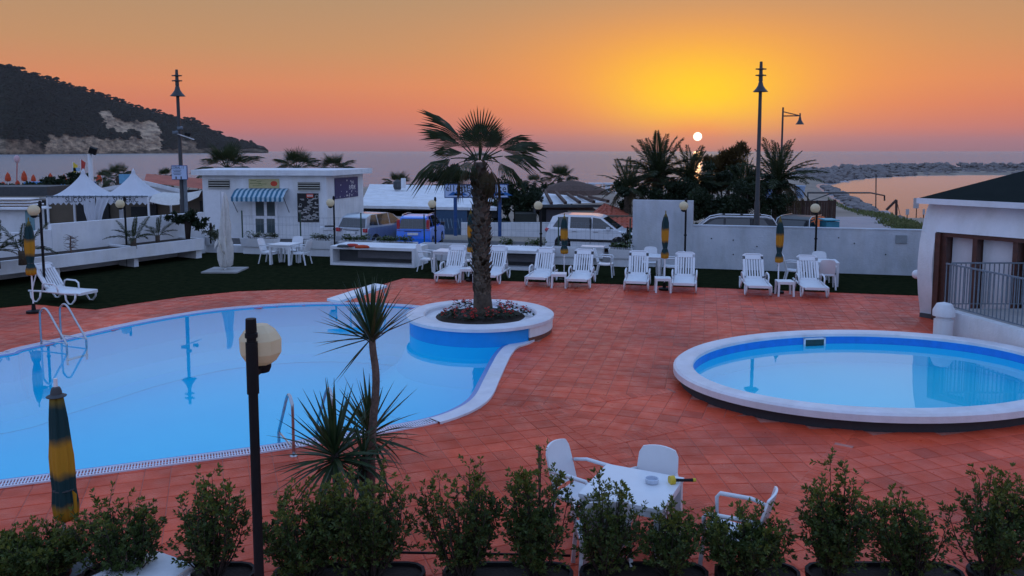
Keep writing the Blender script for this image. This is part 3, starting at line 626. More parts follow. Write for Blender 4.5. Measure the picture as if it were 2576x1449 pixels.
def head_mat():
    m = bpy.data.materials.new('headland_scrub_and_cliff'); m.use_nodes = True; n = m.node_tree.nodes; l = m.node_tree.links; b = n['Principled BSDF']; b.inputs['Roughness'].default_value = 1; b.inputs['Specular IOR Level'].default_value = .1
    at = n.new('ShaderNodeAttribute'); at.attribute_name = 'rock'; g = n.new('ShaderNodeNewGeometry')
    mp = n.new('ShaderNodeMapping'); mp.inputs['Scale'].default_value = (.02,.02,.07); l.new(g.outputs['Position'], mp.inputs[0])
    z = n.new('ShaderNodeTexNoise'); z.inputs['Scale'].default_value = 1.6; z.inputs['Detail'].default_value = 8; z.inputs['Roughness'].default_value = .7; l.new(mp.outputs[0], z.inputs[0])
    r = n.new('ShaderNodeValToRGB'); e = r.color_ramp.elements; e[0].position = .35; e[0].color = (.10,.075,.06,1); e[1].position = .62; e[1].color = (.62,.45,.30,1); l.new(z.outputs[0], r.inputs[0])
    a = n.new('ShaderNodeMath'); a.operation = 'MULTIPLY_ADD'; l.new(z.outputs[0], a.inputs[0]); a.inputs[1].default_value = .9; a.inputs[2].default_value = -.45
    s = n.new('ShaderNodeMath'); s.operation = 'ADD'; l.new(a.outputs[0], s.inputs[0]); l.new(at.outputs['Fac'], s.inputs[1]); s.use_clamp = True
    mx = n.new('ShaderNodeMixRGB'); l.new(s.outputs[0], mx.inputs[0]); mx.inputs[1].default_value = (.014,.017,.014,1); l.new(r.outputs[0], mx.inputs[2]); l.new(mx.outputs[0], b.inputs['Base Color'])
    bp = n.new('ShaderNodeBump'); bp.inputs['Strength'].default_value = .8; bp.inputs['Distance'].default_value = 8; l.new(z.outputs[0], bp.inputs['Height']); l.new(bp.outputs[0], b.inputs['Normal']); return m
ho = hd.build('headland', head_mat(), smooth=True); at = ho.data.attributes.new('rock', 'FLOAT', 'POINT'); at.data.foreach_set('value', hm); struct(ho, 'dark wooded headland with pale cliffs across the bay')
ico = np.array([(0,0,1),(.894,0,.447),(.276,.851,.447),(-.724,.526,.447),(-.724,-.526,.447),(.276,-.851,.447),(.724,.526,-.3),(-.276,.851,-.3),(-.894,0,-.3),(-.276,-.851,-.3),(.724,-.526,-.3)])
icf = np.array([(0,1,2),(0,2,3),(0,3,4),(0,4,5),(0,5,1),(1,6,2),(2,7,3),(3,8,4),(4,9,5),(5,10,1),(2,6,7),(3,7,8),(4,8,9),(5,9,10),(1,10,6)])
cv = []; cf = []; 
random.shuffle(crowns); rc = [c for c in crowns if c[3]]; crowns = [c for c in crowns if not c[3]][:14000] + rc[:420]
for i, (x, y, z, top) in enumerate(crowns):
    s_ = random.uniform(2.6,5.2) if not top else random.uniform(3.5,7.5); lift = random.uniform(0,7) if top else 0
    cv.append(ico*np.array([s_*1.25, s_, s_*random.uniform(.5,.85)]) + np.array([x,y,z+lift])); cf.append(icf+len(ico)*i)
WOOD = mat('far_pine_canopy', (.010,.014,.011), 1, .3, .03, spec=.05, rgb2=(.022,.027,.018))
o = np_mesh('headland_wood', np.concatenate(cv), np.concatenate(cf), WOOD); tag(o, 'dense dark pine wood covering the headland', 'wood', kind='stuff')

# ---- breakwater of boulders
def boulder(seed):
    r2 = random.Random(seed); v = []; 
    for p in ico: q = Vector(p); v.append(q*(1+r2.uniform(-.25,.2)) )
    v.append(Vector((0,0,-.9))); f = [tuple(t) for t in icf] + [(6,11,7),(7,11,8),(8,11,9),(9,11,10),(10,11,6)]
    return v, f
bw = empty('breakwater', 'long breakwater of grey boulders closing the harbour', 'breakwater', (0,0,0)); protos = [MB().add(*boulder(s)).build('rock', ROCK, bw) for s in range(7)]
inner = [P(u, v, SEA) for u, v in ((2040,455),(2090,462),(2130,455),(2200,447),(2300,442),(2440,440),(2576,440),(2750,440),(3000,446))]
outer = [P(u, v, SEA) for u, v in ((2000,436),(2060,431),(2120,427),(2200,424),(2300,421),(2440,420),(2576,419),(2750,419),(3000,420))]
core = MB(); 
crest = [((a+b)/2) for a, b in zip(inner, outer)]
def cz(i): return SEA + (1.25 if i > 1 else .9)
core.strip([Vector((p.x,p.y,SEA-.4)) for p in inner], [Vector((p.x,p.y,cz(i))) for i, p in enumerate(crest)]); core.strip([Vector((p.x,p.y,cz(i))) for i, p in enumerate(crest)], [Vector((p.x,p.y,SEA-.4)) for p in outer]); core.build('rubble_core', mat('wet_dark_rubble', (.05,.045,.045), .95, .2, .6, .6, 4), bw)
plac = []
for i in range(len(inner)-1):
    Ln = (inner[i+1]-inner[i]).length; k = int(Ln*5.0)
    for _ in range(k):
        t = random.random(); w = random.random(); a = inner[i].lerp(inner[i+1], t); b = outer[i].lerp(outer[i+1], t); c = a.lerp(b, w*.75); hgt = SEA + .1 + (cz(i)-SEA+.2)*min(1, w*1.35)
        plac.append((c.x, c.y, hgt, random.uniform(.55,1.45)))
plac.sort(key=lambda p: -(p[3]/p[1]) if abs(p[0]/p[1]) < .64 else 1); stv = MB(); nb_ = 0
for i, (x, y, z, s_) in enumerate(plac):
    M = Matrix.Translation((x,y,z)) @ Euler((random.uniform(-.5,.5), random.uniform(-.5,.5), random.uniform(0,6.28))).to_matrix().to_4x4() @ Matrix.Diagonal((s_*1.3, s_, s_*.7, 1))
    if i < 7: protos[i].matrix_local = M
    elif i < 300: inst(protos[i%7], 'rock', bw, M)
    else: v_, f_ = boulder(i); stv.add([M @ p for p in v_], f_)
tag(stv.build('rocks', ROCK, bw), None, None, kind='stuff')
# shore stones along the harbour edge, and rough grass
ss_ = MB(); sh = [P(u, v, SEA) for u, v in ((2088,470),(2108,480),(2165,512),(2215,538),(2268,558),(2330,568),(2420,576),(2600,590))]
for i in range(len(sh)-1):
    for _ in range(46):
        p = sh[i].lerp(sh[i+1], random.random()); off = random.random(); x = p.x - off*2.2; y = p.y - off*1.2 + random.uniform(-.4,.4); s_ = random.uniform(.25,.75); v_, f_ = boulder(random.randint(0,999)); M = Matrix.Translation((x,y,max(SEA+.1, land_h(x,y)+.1))) @ Euler((0,0,random.uniform(0,6))).to_matrix().to_4x4() @ Matrix.Diagonal((s_*1.3,s_,s_*.6,1)); ss_.add([M @ q for q in v_], f_)
tag(ss_.build('shore_stones', ROCK), 'loose grey stones along the inner harbour shore', 'stones', kind='stuff')
# ================================================================ WALLS AND BUILDINGS
def sbox(mb, a0, a1, b0, b1, z0, z1):       # box in the terrace's own axes
    return mb.add([S(a,b,z) for z in (z0,z1) for a,b in ((a0,b0),(a1,b0),(a1,b1),(a0,b1))], [(0,3,2,1),(4,5,6,7),(0,1,5,4),(1,2,6,5),(2,3,7,6),(3,0,4,7)])
def obox(mb, o, d, L0, L1, w0, w1, z0, z1): # box along direction d from o
    n_ = Vector((-d.y, d.x, 0)); return mb.add([o+d*a+n_*b+Vector((0,0,z)) for z in (z0,z1) for a,b in ((L0,w0),(L1,w0),(L1,w1),(L0,w1))], [(0,3,2,1),(4,5,6,7),(0,1,5,4),(1,2,6,5),(2,3,7,6),(3,0,4,7)])
GZ = -.6
# tall panel + low wall at the right
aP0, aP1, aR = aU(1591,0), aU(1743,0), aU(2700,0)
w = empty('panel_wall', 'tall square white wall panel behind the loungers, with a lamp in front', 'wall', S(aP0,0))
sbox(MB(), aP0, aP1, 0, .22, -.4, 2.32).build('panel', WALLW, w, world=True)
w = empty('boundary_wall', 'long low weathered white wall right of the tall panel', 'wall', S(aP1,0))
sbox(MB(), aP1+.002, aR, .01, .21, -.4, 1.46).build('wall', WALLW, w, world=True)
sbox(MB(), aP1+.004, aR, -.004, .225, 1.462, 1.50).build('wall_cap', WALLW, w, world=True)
for u, v in ((1790,600),(1846,640),(1905,620),(1960,690-22),(1845,604),(2110,598),(2230,640),(2150,612)):
    p = S(aU(u,-.003), -.003); h = A(u, v, p.y).z; MB().lathe([(.0001,0),(.022,.004),(.022,.012)], 8).build('drain_hole', DARK, w).matrix_local = Matrix.Translation(Vector((p.x,p.y,h))-w.location) @ Matrix.Rotation(math.pi/2,4,'X')
p = S(aU(2268,-.01), -.01); h = A(2268, 602, p.y).z; MB().box((0,0,0),(.34,.03,.26),-TH).build('patch', mat('grey_patch',(.25,.28,.30),.9), w).location = Vector((p.x,p.y,h))-w.location
# kerb along the back and the trough planters on it
aK0 = aU(500,0)
w = empty('back_kerb', 'low white kerb carrying the row of planter troughs', 'wall', S(aK0,0)); sbox(MB(), aK0, aP0-.002, 0, .30, -.6, .30).build('kerb', WALL, w, world=True)
def leafclump(mb, c, rad, n, s0, s1, flat=.6, zb=0.0):
    for i in range(n):
        d = Vector((random.gauss(0,1), random.gauss(0,1), random.gauss(0,flat))).normalized()*rad*(random.random()**.4); q = Vector(c)+Vector((d.x,d.y,abs(d.z)*1.0+zb)); b = random.uniform(0,6.28); s_ = random.uniform(s0,s1)
        dx = Vector((math.cos(b),math.sin(b),random.uniform(-.6,.8)))*s_; dy = Vector((-math.sin(b),math.cos(b),random.uniform(-.5,.5)))*s_*.55; mb.add([q-dx, q-dy, q+dx, q+dy], [(0,1,2,3)])
def trough(u0, u1, v, label, plants, pm=LEAF):
    b0 = -.34; a0, a1 = aU(u0,b0), aU(u1,b0); t = empty('planter_trough', label, 'planter', S((a0+a1)/2, b0), 0, 'white planter troughs along the back kerb'); zt = .62
    m_ = MB(); k = .05
    m_.add([S(a0+.05,b0+.05,.30),S(a1-.05,b0+.05,.30),S(a1-.05,b0+.45,.30),S(a0+.05,b0+.45,.30), S(a0,b0,zt),S(a1,b0,zt),S(a1,b0+.5,zt),S(a0,b0+.5,zt), S(a0+k,b0+k,zt),S(a1-k,b0+k,zt),S(a1-k,b0+.5-k,zt),S(a0+k,b0+.5-k,zt), S(a0+k,b0+k,zt-.08),S(a1-k,b0+k,zt-.08),S(a1-k,b0+.5-k,zt-.08),S(a0+k,b0+.5-k,zt-.08)],
        [(0,1,5,4),(1,2,6,5),(2,3,7,6),(3,0,4,7),(4,5,9,8),(5,6,10,9),(6,7,11,10),(7,4,8,11),(8,9,13,12),(9,10,14,13),(10,11,15,14),(11,8,12,15),(3,2,1,0)]).build('trough', WALL, t, world=True)
    sbox(MB(), a0+k, a1-k, b0+k, b0+.5-k, zt-.2, zt-.06).build('soil', SOIL, t, world=True)
    sbox(MB(), a0+.08, a1-.08, b0+.1, b0+.4, 0, .30).build('plinth', WALL, t, world=True)
    if plants:
        pt = empty('trough_plants', plants, 'plants', S((a0+a1)/2, b0+.25, zt-.06), 0, 'plants in the white troughs'); lf = MB(); L_ = a1-a0
        for k_ in range(int(L_*5)):
            leafclump(lf, S(a0+.12+random.random()*(L_-.24), b0+.25+random.uniform(-.12,.12), zt+.02), random.uniform(.14,.27), 60, .035, .07, 1.0, zb=.04)
        o = lf.build('leaves', pm, pt, world=True, recalc=False); o['kind'] = 'stuff'
        st = MB()
        for k_ in range(10): a_ = a0+.15+random.random()*(L_-.3); st.tube([S(a_,b0+.25,zt-.08), S(a_+random.uniform(-.05,.05),b0+.2,zt+.1)], .006, 4)
        st.build('stems', BARKD, pt, world=True, recalc=False)
JADE = mat('jade_leaves', (.03,.045,.022), .4, .3, 12, rgb2=(.12,.13,.075), spec=.5)
trough(508,560,605,'short white trough in the corner by the small tree','leafy shrub with round leaves in the corner trough')
trough(602,688,605,'white trough in front of the kiosk door','round leaved succulents in the trough in front of the kiosk door', JADE)
trough(763,830,608,'white trough right of the kiosk table','round leaved succulents in the trough right of the kiosk door', JADE)
trough(850,935,610,'white trough behind the silver minivan side','low dark green plants under the silver minivan')
trough(938,1040,612,'long white trough below the blue hatchback','trailing green plants under the blue hatchback')
trough(1055,1190,612,'plain white trough left of the palm trunk',None)
trough(1246,1300,618,'white trough right of the palm trunk','small green plants right of the palm trunk')
trough(1305,1368,618,'white trough below the dark hut','leafy green plants in the trough below the round lamp')
trough(1384,1466,620,'white trough under the rear wheel of the white car',None)
trough(1530,1590,624,'white trough left of the tall wall panel','sparse twiggy plants under the front wheel of the white car')
q = empty('cool_box', 'white lidded plastic box between the troughs in front of the white car', 'box', S(aU(1492,-.2),-.2,.30), -TH); MB().box((0,0,.17),(.75,.4,.34)).build('box', WPL, q); MB().box((0,0,.37),(.80,.45,.06)).build('lid', WPL, q)
# bench frames
def bench(u0, u1, b0, label):
    a0, a1 = aU(u0,b0), aU(u1,b0); D = 1.35; t = empty('bench_frame', label, 'bench', S((a0+a1)/2,b0), 0, 'white box benches in front of the troughs')
    sbox(MB(), a0, a1, b0, b0+D, .58, .68).build('top_slab', WALL, t, world=True); sbox(MB(), a0, a1, b0, b0+D, .0, .09).build('bottom_slab', WALL, t, world=True)
    for x0, x1 in ((a0,a0+.1),(a1-.1,a1)): sbox(MB(), x0, x1, b0+.002, b0+D, .09, .58).build('side_panel', WALL, t, world=True)
    sbox(MB(), a0+.1, a1-.1, b0+.55, b0+.62, .09, .58).build('back_panel', CHAR, t, world=True)  # shade of the open recess put into the panel's dark colour
    sbox(MB(), a0+.9, a1-.12, b0+.35, b0+.50, .25, .50).build('inner_shelf', mat('dull_grey_board',(.12,.12,.13),.8), t, world=True)
    return a0, a1
bench(829,1042,-2.25,'white box bench with the red towels on top')
bench(1206,1372,-1.9,'white box bench behind the loungers, right of the palm trunk')
for k_, (u, v, m_, s_, lb) in enumerate(((862,622,CHAR,.13,'small dark bag left on the white bench'),(885,620,SANDR,.14,'crumpled red towel beside the dark bag'),(910,624,ORANGE,.15,'folded orange red towel on the white bench'))):
    p = P(u, v, .68); tp = MB(); tp.lathe([(.0001,0),(1,.0),(1.05,.3),(.8,.62),(.4,.72),(.0001,.7)], 12, wob=lambda t, z: .18*math.sin(3*t+k_)+.1*math.sin(7*t)); tp.v = [(x*s_*1.5, y*s_*.8, z*s_) for x, y, z in tp.v]
    o = tp.build(['beach_bag','red_towel','orange_towel'][k_], m_, smooth=True); o.location = p; tag(o, lb, ['bag','towel','towel'][k_])
# left wall with hanging planting troughs
LD = Vector((math.sin(R(30)), math.cos(R(30)), 0)); LP0 = Vector((-13.04,27.1,0))
def lseg(t0, t1, off, ztop, zbot, label):
    t = empty('hanging_planter', label, 'planter', LP0+LD*t0, 0, 'long white planting troughs below the left wall')
    q = MB(); obox(q, LP0, LD, t0, t1, off, off+.14, zbot, ztop); q.build('front', WALL, t, world=True); q = MB(); obox(q, LP0, LD, t0+.002, t1-.002, off+.14, off+1.35, zbot, zbot+.08); q.build('floor', WALL, t, world=True)
    q = MB(); obox(q, LP0, LD, t0+.004, t1-.14, off+.142, off+1.34, zbot+.08, ztop-.06); q.build('soil', SOIL, t, world=True)
    q = MB(); obox(q, LP0, LD, t1-.14, t1, off+.142, off+1.34, zbot+.082, ztop-.002); q.build('end_wall', WALL, t, world=True); return t
t = lseg(.2, 3.05, 0, .76, .34, 'white planting trough below the left wall, right stretch with two small palms'); q = MB(); obox(q, LP0, LD, 2.80, 3.05, .15, 1.2, 0, .338); q.build('support', WALL, t, world=True)
q = MB(); obox(q, LP0, LD, .25, .42, .15, 1.0, 0, .338); q.build('support', WALL, t, world=True)
t = lseg(-9.0, .18, -.12, .76, .36, 'white planting trough below the left wall, long stretch behind the left lounger'); q = MB(); obox(q, LP0, LD, -2.6, -2.42, 0.03, 1.0, 0, .358); q.build('support', WALL, t, world=True)
w = empty('left_wall', 'white wall behind the planting troughs at the left, tents beyond it', 'wall', LP0+LD*-3)
q = MB(); obox(q, LP0, LD, -10, -1.9, 1.26, 1.42, -.5, 1.44); q.build('lower_stretch', WALL, w, world=True)
q = MB(); obox(q, LP0, LD, -1.898, 4.1, 1.24, 1.42, -.5, 1.62); q.build('upper_stretch', WALL, w, world=True)
q = MB(); obox(q, LP0, LD, -4, .2, 2.0, 3, -.5, 0); 
# wire fence behind the troughs
def fence(u0, u1, b_, label, step=2.55):
    a0, a1 = aU(u0,b_), aU(u1,b_); t = empty('mesh_fence', label, 'fence', S(a0,b_)); k = max(1, round((a1-a0)/step)); zt = 1.45
    for i in range(k+1): a_ = a0+(a1-a0)*i/k; MB().beam(S(a_,b_,.2), S(a_,b_,zt+.2), .045).build('post', GREENM, t, world=True)
    wr = MB()
    for i in range(int((a1-a0)/.16)): a_ = a0+i*.16; wr.beam(S(a_,b_+.03,.55), S(a_,b_+.03,zt), .0035)
    for z in (.6,.72,1.1,1.15,1.4,zt): wr.beam(S(a0,b_+.03,z), S(a1,b_+.03,z), .005)
    tag(wr.build('wire_mesh', GREYM, t, world=True, recalc=False), None, None, kind='stuff')
fence(610,1585,.36,'thin wire mesh fence with green posts behind the planter troughs')

# ---- kiosk
KY = 42.0
def kp_(u, v=None, z=None, Y=KY): p = A(u, v if v is not None else 500, Y); return Vector((p.x, Y, p.z if z is None else z))
Fl = A(505,500,KY).x; Fr = A(826,500,KY).x
KD = Vector((1,-.10,0)).normalized()          # front runs slightly towards us to the right
kx0 = Vector((Fl,KY+.3,0)); Lk = (Fr-Fl)/KD.x
kr = empty('kiosk', 'white flat roofed kiosk with striped awning and double glass door', 'kiosk', kx0)
def kf(u, v, out=0.0):                        # a point on the kiosk's front at a pixel
    d = ray(u, v); o = Vector((0,0,CAMH)); nrm_ = Vector((KD.y,-KD.x,0)); q0 = kx0 + nrm_*out; t = (q0-o).dot(nrm_)/d.dot(nrm_); return o+d*t
KN = Vector((KD.y,-KD.x,0))                   # outward, towards us
ztop = kf(700,441).z
Kc = kx0 + KD*Lk
SD = (A(912,500,KY+4.0) - Kc); SD.z = 0; SDn = SD.normalized()   # the side wall recedes to the right
SD = SDn*4.6; B0 = kx0 + Vector((-.6,4.2,0))
foot = [kx0, Kc, Kc+SD, B0+Vector((0,.8,0))]
MB().prism([(p.x,p.y) for p in foot], GZ, ztop).build('walls', WALL, kr, world=True)
cen = sum(foot, Vector())/4; rf = [p + (p-cen).normalized()*.55 for p in foot]
MB().prism([(p.x,p.y) for p in rf], ztop-.002, ztop+.27).build('roof', WALL, kr, world=True)
def kquad(u0, v0, u1, v1, name, m, dep=.05, out=0.0, par=None):
    a = kf(u0,v1,out); b = kf(u1,v1,out); z1 = kf(u0,v0,out).z; z0 = a.z; q = MB(); q.add([p+KN*s+Vector((0,0,zz-p.z)) for s in (0,dep) for p, zz in ((a,z0),(b,z0),(b,z1),(a,z1))], [(0,1,2,3),(4,7,6,5),(0,4,5,1),(1,5,6,2),(2,6,7,3),(3,7,4,0)]); return q.build(name, m, par or kr, world=True)
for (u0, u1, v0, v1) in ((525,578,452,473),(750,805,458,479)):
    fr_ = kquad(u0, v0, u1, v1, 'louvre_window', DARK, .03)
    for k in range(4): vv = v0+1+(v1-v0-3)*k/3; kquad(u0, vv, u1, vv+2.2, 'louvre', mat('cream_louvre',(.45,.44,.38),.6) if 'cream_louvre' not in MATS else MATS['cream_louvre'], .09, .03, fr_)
dr = kquad(638, 495, 700, 589, 'double_door', WMET, .05)
for (u0,u1) in ((644,664.5),(672,692)):
    kquad(u0, 499, u1, 543, 'pane', DGLAS, .01, .052, dr); kquad(u0, 550, u1, 586, 'pane', DGLAS, .01, .052, dr)
kquad(518,480,558,590,'side_door', WMET, .03)
sg = kquad(627,450,703,473,'fascia_sign', CREAM, .06); q = MB(); p = kf(689,462,.066); q.add([p+KD*math.cos(t*.5236)*.19+Vector((0,0,math.sin(t*.5236)*.14)) for t in range(12)], [tuple(range(12))]); q.build('tomato_emblem', REDP, sg, world=True)
tb_ = MB()
for (u_, v_, w_) in ((637,454.5,.16),(652,456,.14),(643,461,.30),(660,463,.22),(648,467.5,.26)):
    p = kf(u_, v_, .066); tb_.add([p+KD*x+Vector((0,0,z)) for x, z in ((-w_,-.018),(w_,-.010),(w_,.022),(-w_,.014))], [(0,1,2,3)])
tb_.build('sign_print', mat('olive_print',(.16,.19,.06),.7), sg, world=True, recalc=False)['kind'] = 'stuff'
po = kquad(750,486,803,558,'menu_board', INK, .04)
kquad(771,487.5,788,497,'red_heading', REDP, .01, .042, po)
wi = MB(); 
for k in range(60):
    u = random.uniform(753,798); v = random.uniform(499,554); p = kf(u, v, .046); w_ = random.uniform(.03,.12); h_ = random.uniform(.015,.04); wi.add([p+KD*x+Vector((0,0,z)) for x, z in ((-w_,-h_),(w_,-h_),(w_,h_),(-w_,h_))], [(0,1,2,3)])
for (u, v, r) in ((797,495,.10),(797,547,.10),(779,547,.14),(756,515,.08)):
    p = kf(u, v, .047); n_ = 14; wi.add([p+KD*math.cos(t*6.283/n_)*r*q+Vector((0,0,math.sin(t*6.283/n_)*r*q)) for q in (1,.72) for t in range(n_)], [(i,(i+1)%n_,n_+(i+1)%n_,n_+i) for i in range(n_)])
wi.build('menu_print', mat('pale_print',(.35,.34,.33),.7), po, world=True, recalc=False)['kind'] = 'stuff'
tb_ = MB()
for k in range(5):
    p = kf(773.5+3*k, 492.3, .056); tb_.add([p+KD*x+Vector((0,0,z)) for x, z in ((-.02,-.05),(.02,-.05),(.014,.05),(-.024,.05))], [(0,1,2,3)])
tb_.build('heading_print', WINK, po, world=True, recalc=False)['kind'] = 'stuff'
# blue poster on the side wall
def ks(s, z, out=.0): n_ = Vector((SDn.y,-SDn.x,0)); return Kc + SDn*s + n_*out + Vector((0,0,z-Kc.z))
def side_s(u): 
    d = ray(u, 500); o = Vector((0,0,CAMH)); n_ = Vector((SDn.y,-SDn.x,0)); t = (Kc-o).dot(n_)/d.dot(n_); return (o+d*t-Kc).dot(SDn)
s0, s1 = side_s(842), side_s(900); q = MB(); z0_, z1_ = A(870,497,KY+2).z, A(870,446,KY+2).z
q.add([ks(s,z,o) for o in (.005,.03) for s,z in ((s0,z0_),(s1,z0_),(s1,z1_),(s0,z1_))], [(0,1,2,3),(4,7,6,5),(0,4,5,1),(1,5,6,2),(2,6,7,3),(3,7,4,0)]); bp_ = q.build('blue_poster', mat('navy_poster',(.02,.025,.11),.6), kr, world=True)
q = MB(); sm = (s0+s1)/2
put_text(q, 'THE', .22, ks(s0+(s1-s0)*.74, z1_-.30, .035), SDn); put_text(q, 'PARK', .36, ks(s0+(s1-s0)*.74, z1_-.58, .035), SDn)
for k in range(26):
    c_ = ks(s0+(s1-s0)*random.uniform(.05,.95), random.uniform(z0_+.08, z1_-.1 if k%2 else z0_+.4), .034); w_ = random.uniform(.01,.05); q.add([c_+SDn*x+Vector((0,0,z)) for x, z in ((-w_,-w_),(w_,-w_*.5),(w_*.6,w_),(-w_,w_*.7))], [(0,1,2,3)])
q.build('poster_print', WINK, bp_, world=True, recalc=False)
# awning
aw = empty('awning', 'blue and white striped awning over the kiosk door', 'awning', kf(665,480)); ua, ub = 590, 735; n_s = 22
P0 = kf(596,474,.02); P1 = kf(726,474,.02); Q0 = kf(ua,487,.02); dz_ = Q0.z
for k in range(n_s):
    f0, f1 = k/n_s, (k+1)/n_s; t0 = P0.lerp(P1, f0); t1 = P0.lerp(P1, f1); b0_ = P0.lerp(P1, f0)+KN*.75; b1_ = P0.lerp(P1, f1)+KN*.75; b0_.z = b1_.z = P0.z-.42; e0 = b0_.copy(); e1_ = b1_.copy(); e0.z = e1_.z = P0.z-.62; m0 = t0.lerp(b0_,.5)+Vector((0,0,.09)); m1 = t1.lerp(b1_,.5)+Vector((0,0,.09)); mid_ = (e0+e1_)/2 - Vector((0,0,.03))
    MB().add([t0,t1,m0,m1,b0_,b1_,e0,e1_,mid_], [(0,1,3,2),(2,3,5,4),(4,5,7,6),(6,7,8)]).build('stripe', AWB if k%2 == 0 else AWW, aw, world=True)
for pt in (P0, P1): MB().tube([pt+KN*.74-Vector((0,0,.42)), pt+KN*.5-Vector((0,0,.7)), pt+KN*.02-Vector((0,0,1.25))], .018, 6).build('arm', DGREY, aw, world=True)
# small white cabinet by the lamp
cb_ = empty('menu_lectern', 'white stand with dark top right of the kiosk menu board', 'stand', kf(828,600,1.0)); p = kf(828,570,1.2); MB().box((p.x,p.y,(p.z+GZ)/2-.1),(.6,.4,p.z-GZ-.2)).build('stand', WPL, cb_, world=True); MB().box((p.x,p.y,p.z-.03),(.9,.6,.06),.2).build('top', WPL, cb_, world=True); MB().box((p.x+.05,p.y-.1,p.z+.03),(.5,.3,.05),.2).build('folder', INK, cb_, world=True)

# ---- tents (marquees) left
TY = 43.0
def tent(u0, u1, up_, vp, label):
    x0 = A(u0,500,TY).x; x1 = A(u1,500,TY).x; ze = A((u0+u1)/2,495,TY).z; zp = A(up_,vp,TY+2).z; xc = (x0+x1)/2; D = (x1-x0)
    t = empty('marquee', label, 'tent', (xc,TY,GZ), 0, 'white pointed marquees'); c = Vector((xc, TY+D/2, 0)); nn = 9; q = MB(); vs = []
    per = []
    for s in range(4):
        A0 = [(-1,-1),(1,-1),(1,1),(-1,1)][s]; A1 = [(1,-1),(1,1),(-1,1),(-1,-1)][s]
        for k in range(8): per.append((A0[0]+(A1[0]-A0[0])*k/8, A0[1]+(A1[1]-A0[1])*k/8))
    for k in range(nn):
        f = k/(nn-1); rr = (1-f)**1.0; z = ze + (zp-ze)*(f**1.75)
        r_ = max(rr, .03)
        for (a_, b_) in per: vs.append((c.x+a_*r_*D/2, c.y+b_*r_*D/2, z))
    m_ = len(per); q.add(vs, [(i*m_+j, i*m_+(j+1)%m_, (i+1)*m_+(j+1)%m_, (i+1)*m_+j) for i in range(nn-1) for j in range(m_)]); q.build('roof', TENT, t, smooth=True, world=True)
    q = MB().lathe([(.12,zp-.12),(.09,zp+.05),(.0001,zp+.22)], 8, (c.x,c.y,0)); q.build('peak_cap', TENT, t, world=True)
    q = MB(); ns = 9
    for (ax, ay, bx, by) in ((x0,TY,x1,TY),(x0,TY,x0,TY+D),(x1,TY,x1,TY+D)):
        for k in range(ns):
            a_ = Vector((ax+(bx-ax)*k/ns, ay+(by-ay)*k/ns-.02, 0)); b_ = Vector((ax+(bx-ax)*(k+1)/ns, ay+(by-ay)*(k+1)/ns-.02, 0)); q.add([a_+Vector((0,0,ze+.02)), b_+Vector((0,0,ze+.02)), b_+Vector((0,0,ze-.30)), (a_+b_)/2+Vector((0,0,ze-.45)), a_+Vector((0,0,ze-.30))], [(0,1,2,3,4)])
    q.build('valance', TENT, t, world=True, recalc=False)
    q = MB(); q.beam((x0,TY-.03,ze+.03),(x1,TY-.03,ze+.03),.05); 
    for k in range(ns): q.beam((x0+(x1-x0)*k/ns,TY-.05,ze+.07),(x0+(x1-x0)*k/ns,TY-.05,ze-.04),.05)
    q.build('eave_rail', GREYM, t, world=True)
    for (px_, py_) in ((x0,TY),(x1,TY),(x0,TY+D),(x1,TY+D)): MB().beam((px_,py_,GZ-1),(px_,py_,ze),.09).build('post', WMET, t, world=True)
    return t, x0, x1, ze
t1_, x0a, x1a, zea = tent(119, 241, 214, 432, 'white pointed marquee, the left of the two, lettered along its valance')
t2_, x0b, x1b, zeb = tent(242, 373, 350, 432, 'white pointed marquee, the right of the two, nearer the kiosk')
q = MB(); put_text(q, 'SLICORICI', .42, ((x0a+x1a)/2+.45,TY-.035,zea-.17), Vector((1,0,0)), sx=.82); q.build('valance_lettering', INK, t1_, world=True)
q = MB(); put_text(q, 'SLICERIC', .42, ((x0b+x1b)/2+.2,TY-.035,zeb-.17), Vector((1,0,0)), sx=.82); q.build('valance_lettering', INK, t2_, world=True)
# gathered curtain at the middle post
q = MB(); cx_ = x1a+.05; prof = [(zea-.1,.85,.12),(zea-.8,.62,.12),(zea-1.6,.36,.12),(zea-2.3,.28,.1),(GZ,.30,.1)]
vs = []; n_ = 22
for z, wd, dp_ in prof:
    for k in range(n_+1): f = k/n_; vs.append((cx_+(f-.5)*2*wd*.85-.15*(1 if z<zea-.5 else 0), TY-.06+.05*math.sin(f*30), z))
q.add(vs, [(i*(n_+1)+j, i*(n_+1)+j+1, (i+1)*(n_+1)+j+1, (i+1)*(n_+1)+j) for i in range(len(prof)-1) for j in range(n_)]); o = q.build('tied_curtain', TENT, smooth=True); tag(o, 'white tied back curtain hanging between the two marquees', 'curtain')
# sagging awning sheet between marquee and kiosk
q = MB(); vs = []
xl, xr_ = A(375,500,TY-.1).x, A(500,500,TY-.1).x
for j in range(5):
    for i in range(13):
        f = i/12; g = j/4; vs.append((xl+(xr_-xl)*f, TY-.1+g*1.8, zea+.05+.25*f-.32*math.sin(math.pi*f)*(1-g*.5)-(.30 if j == 0 else 0)+.12*g))
q.add(vs, [(j*13+i, j*13+i+1, (j+1)*13+i+1, (j+1)*13+i) for j in range(4) for i in range(12)]); tag(q.build('sagging_canopy', CANV, smooth=True), 'sagging off white canopy sheet between the marquee and the kiosk', 'canopy')
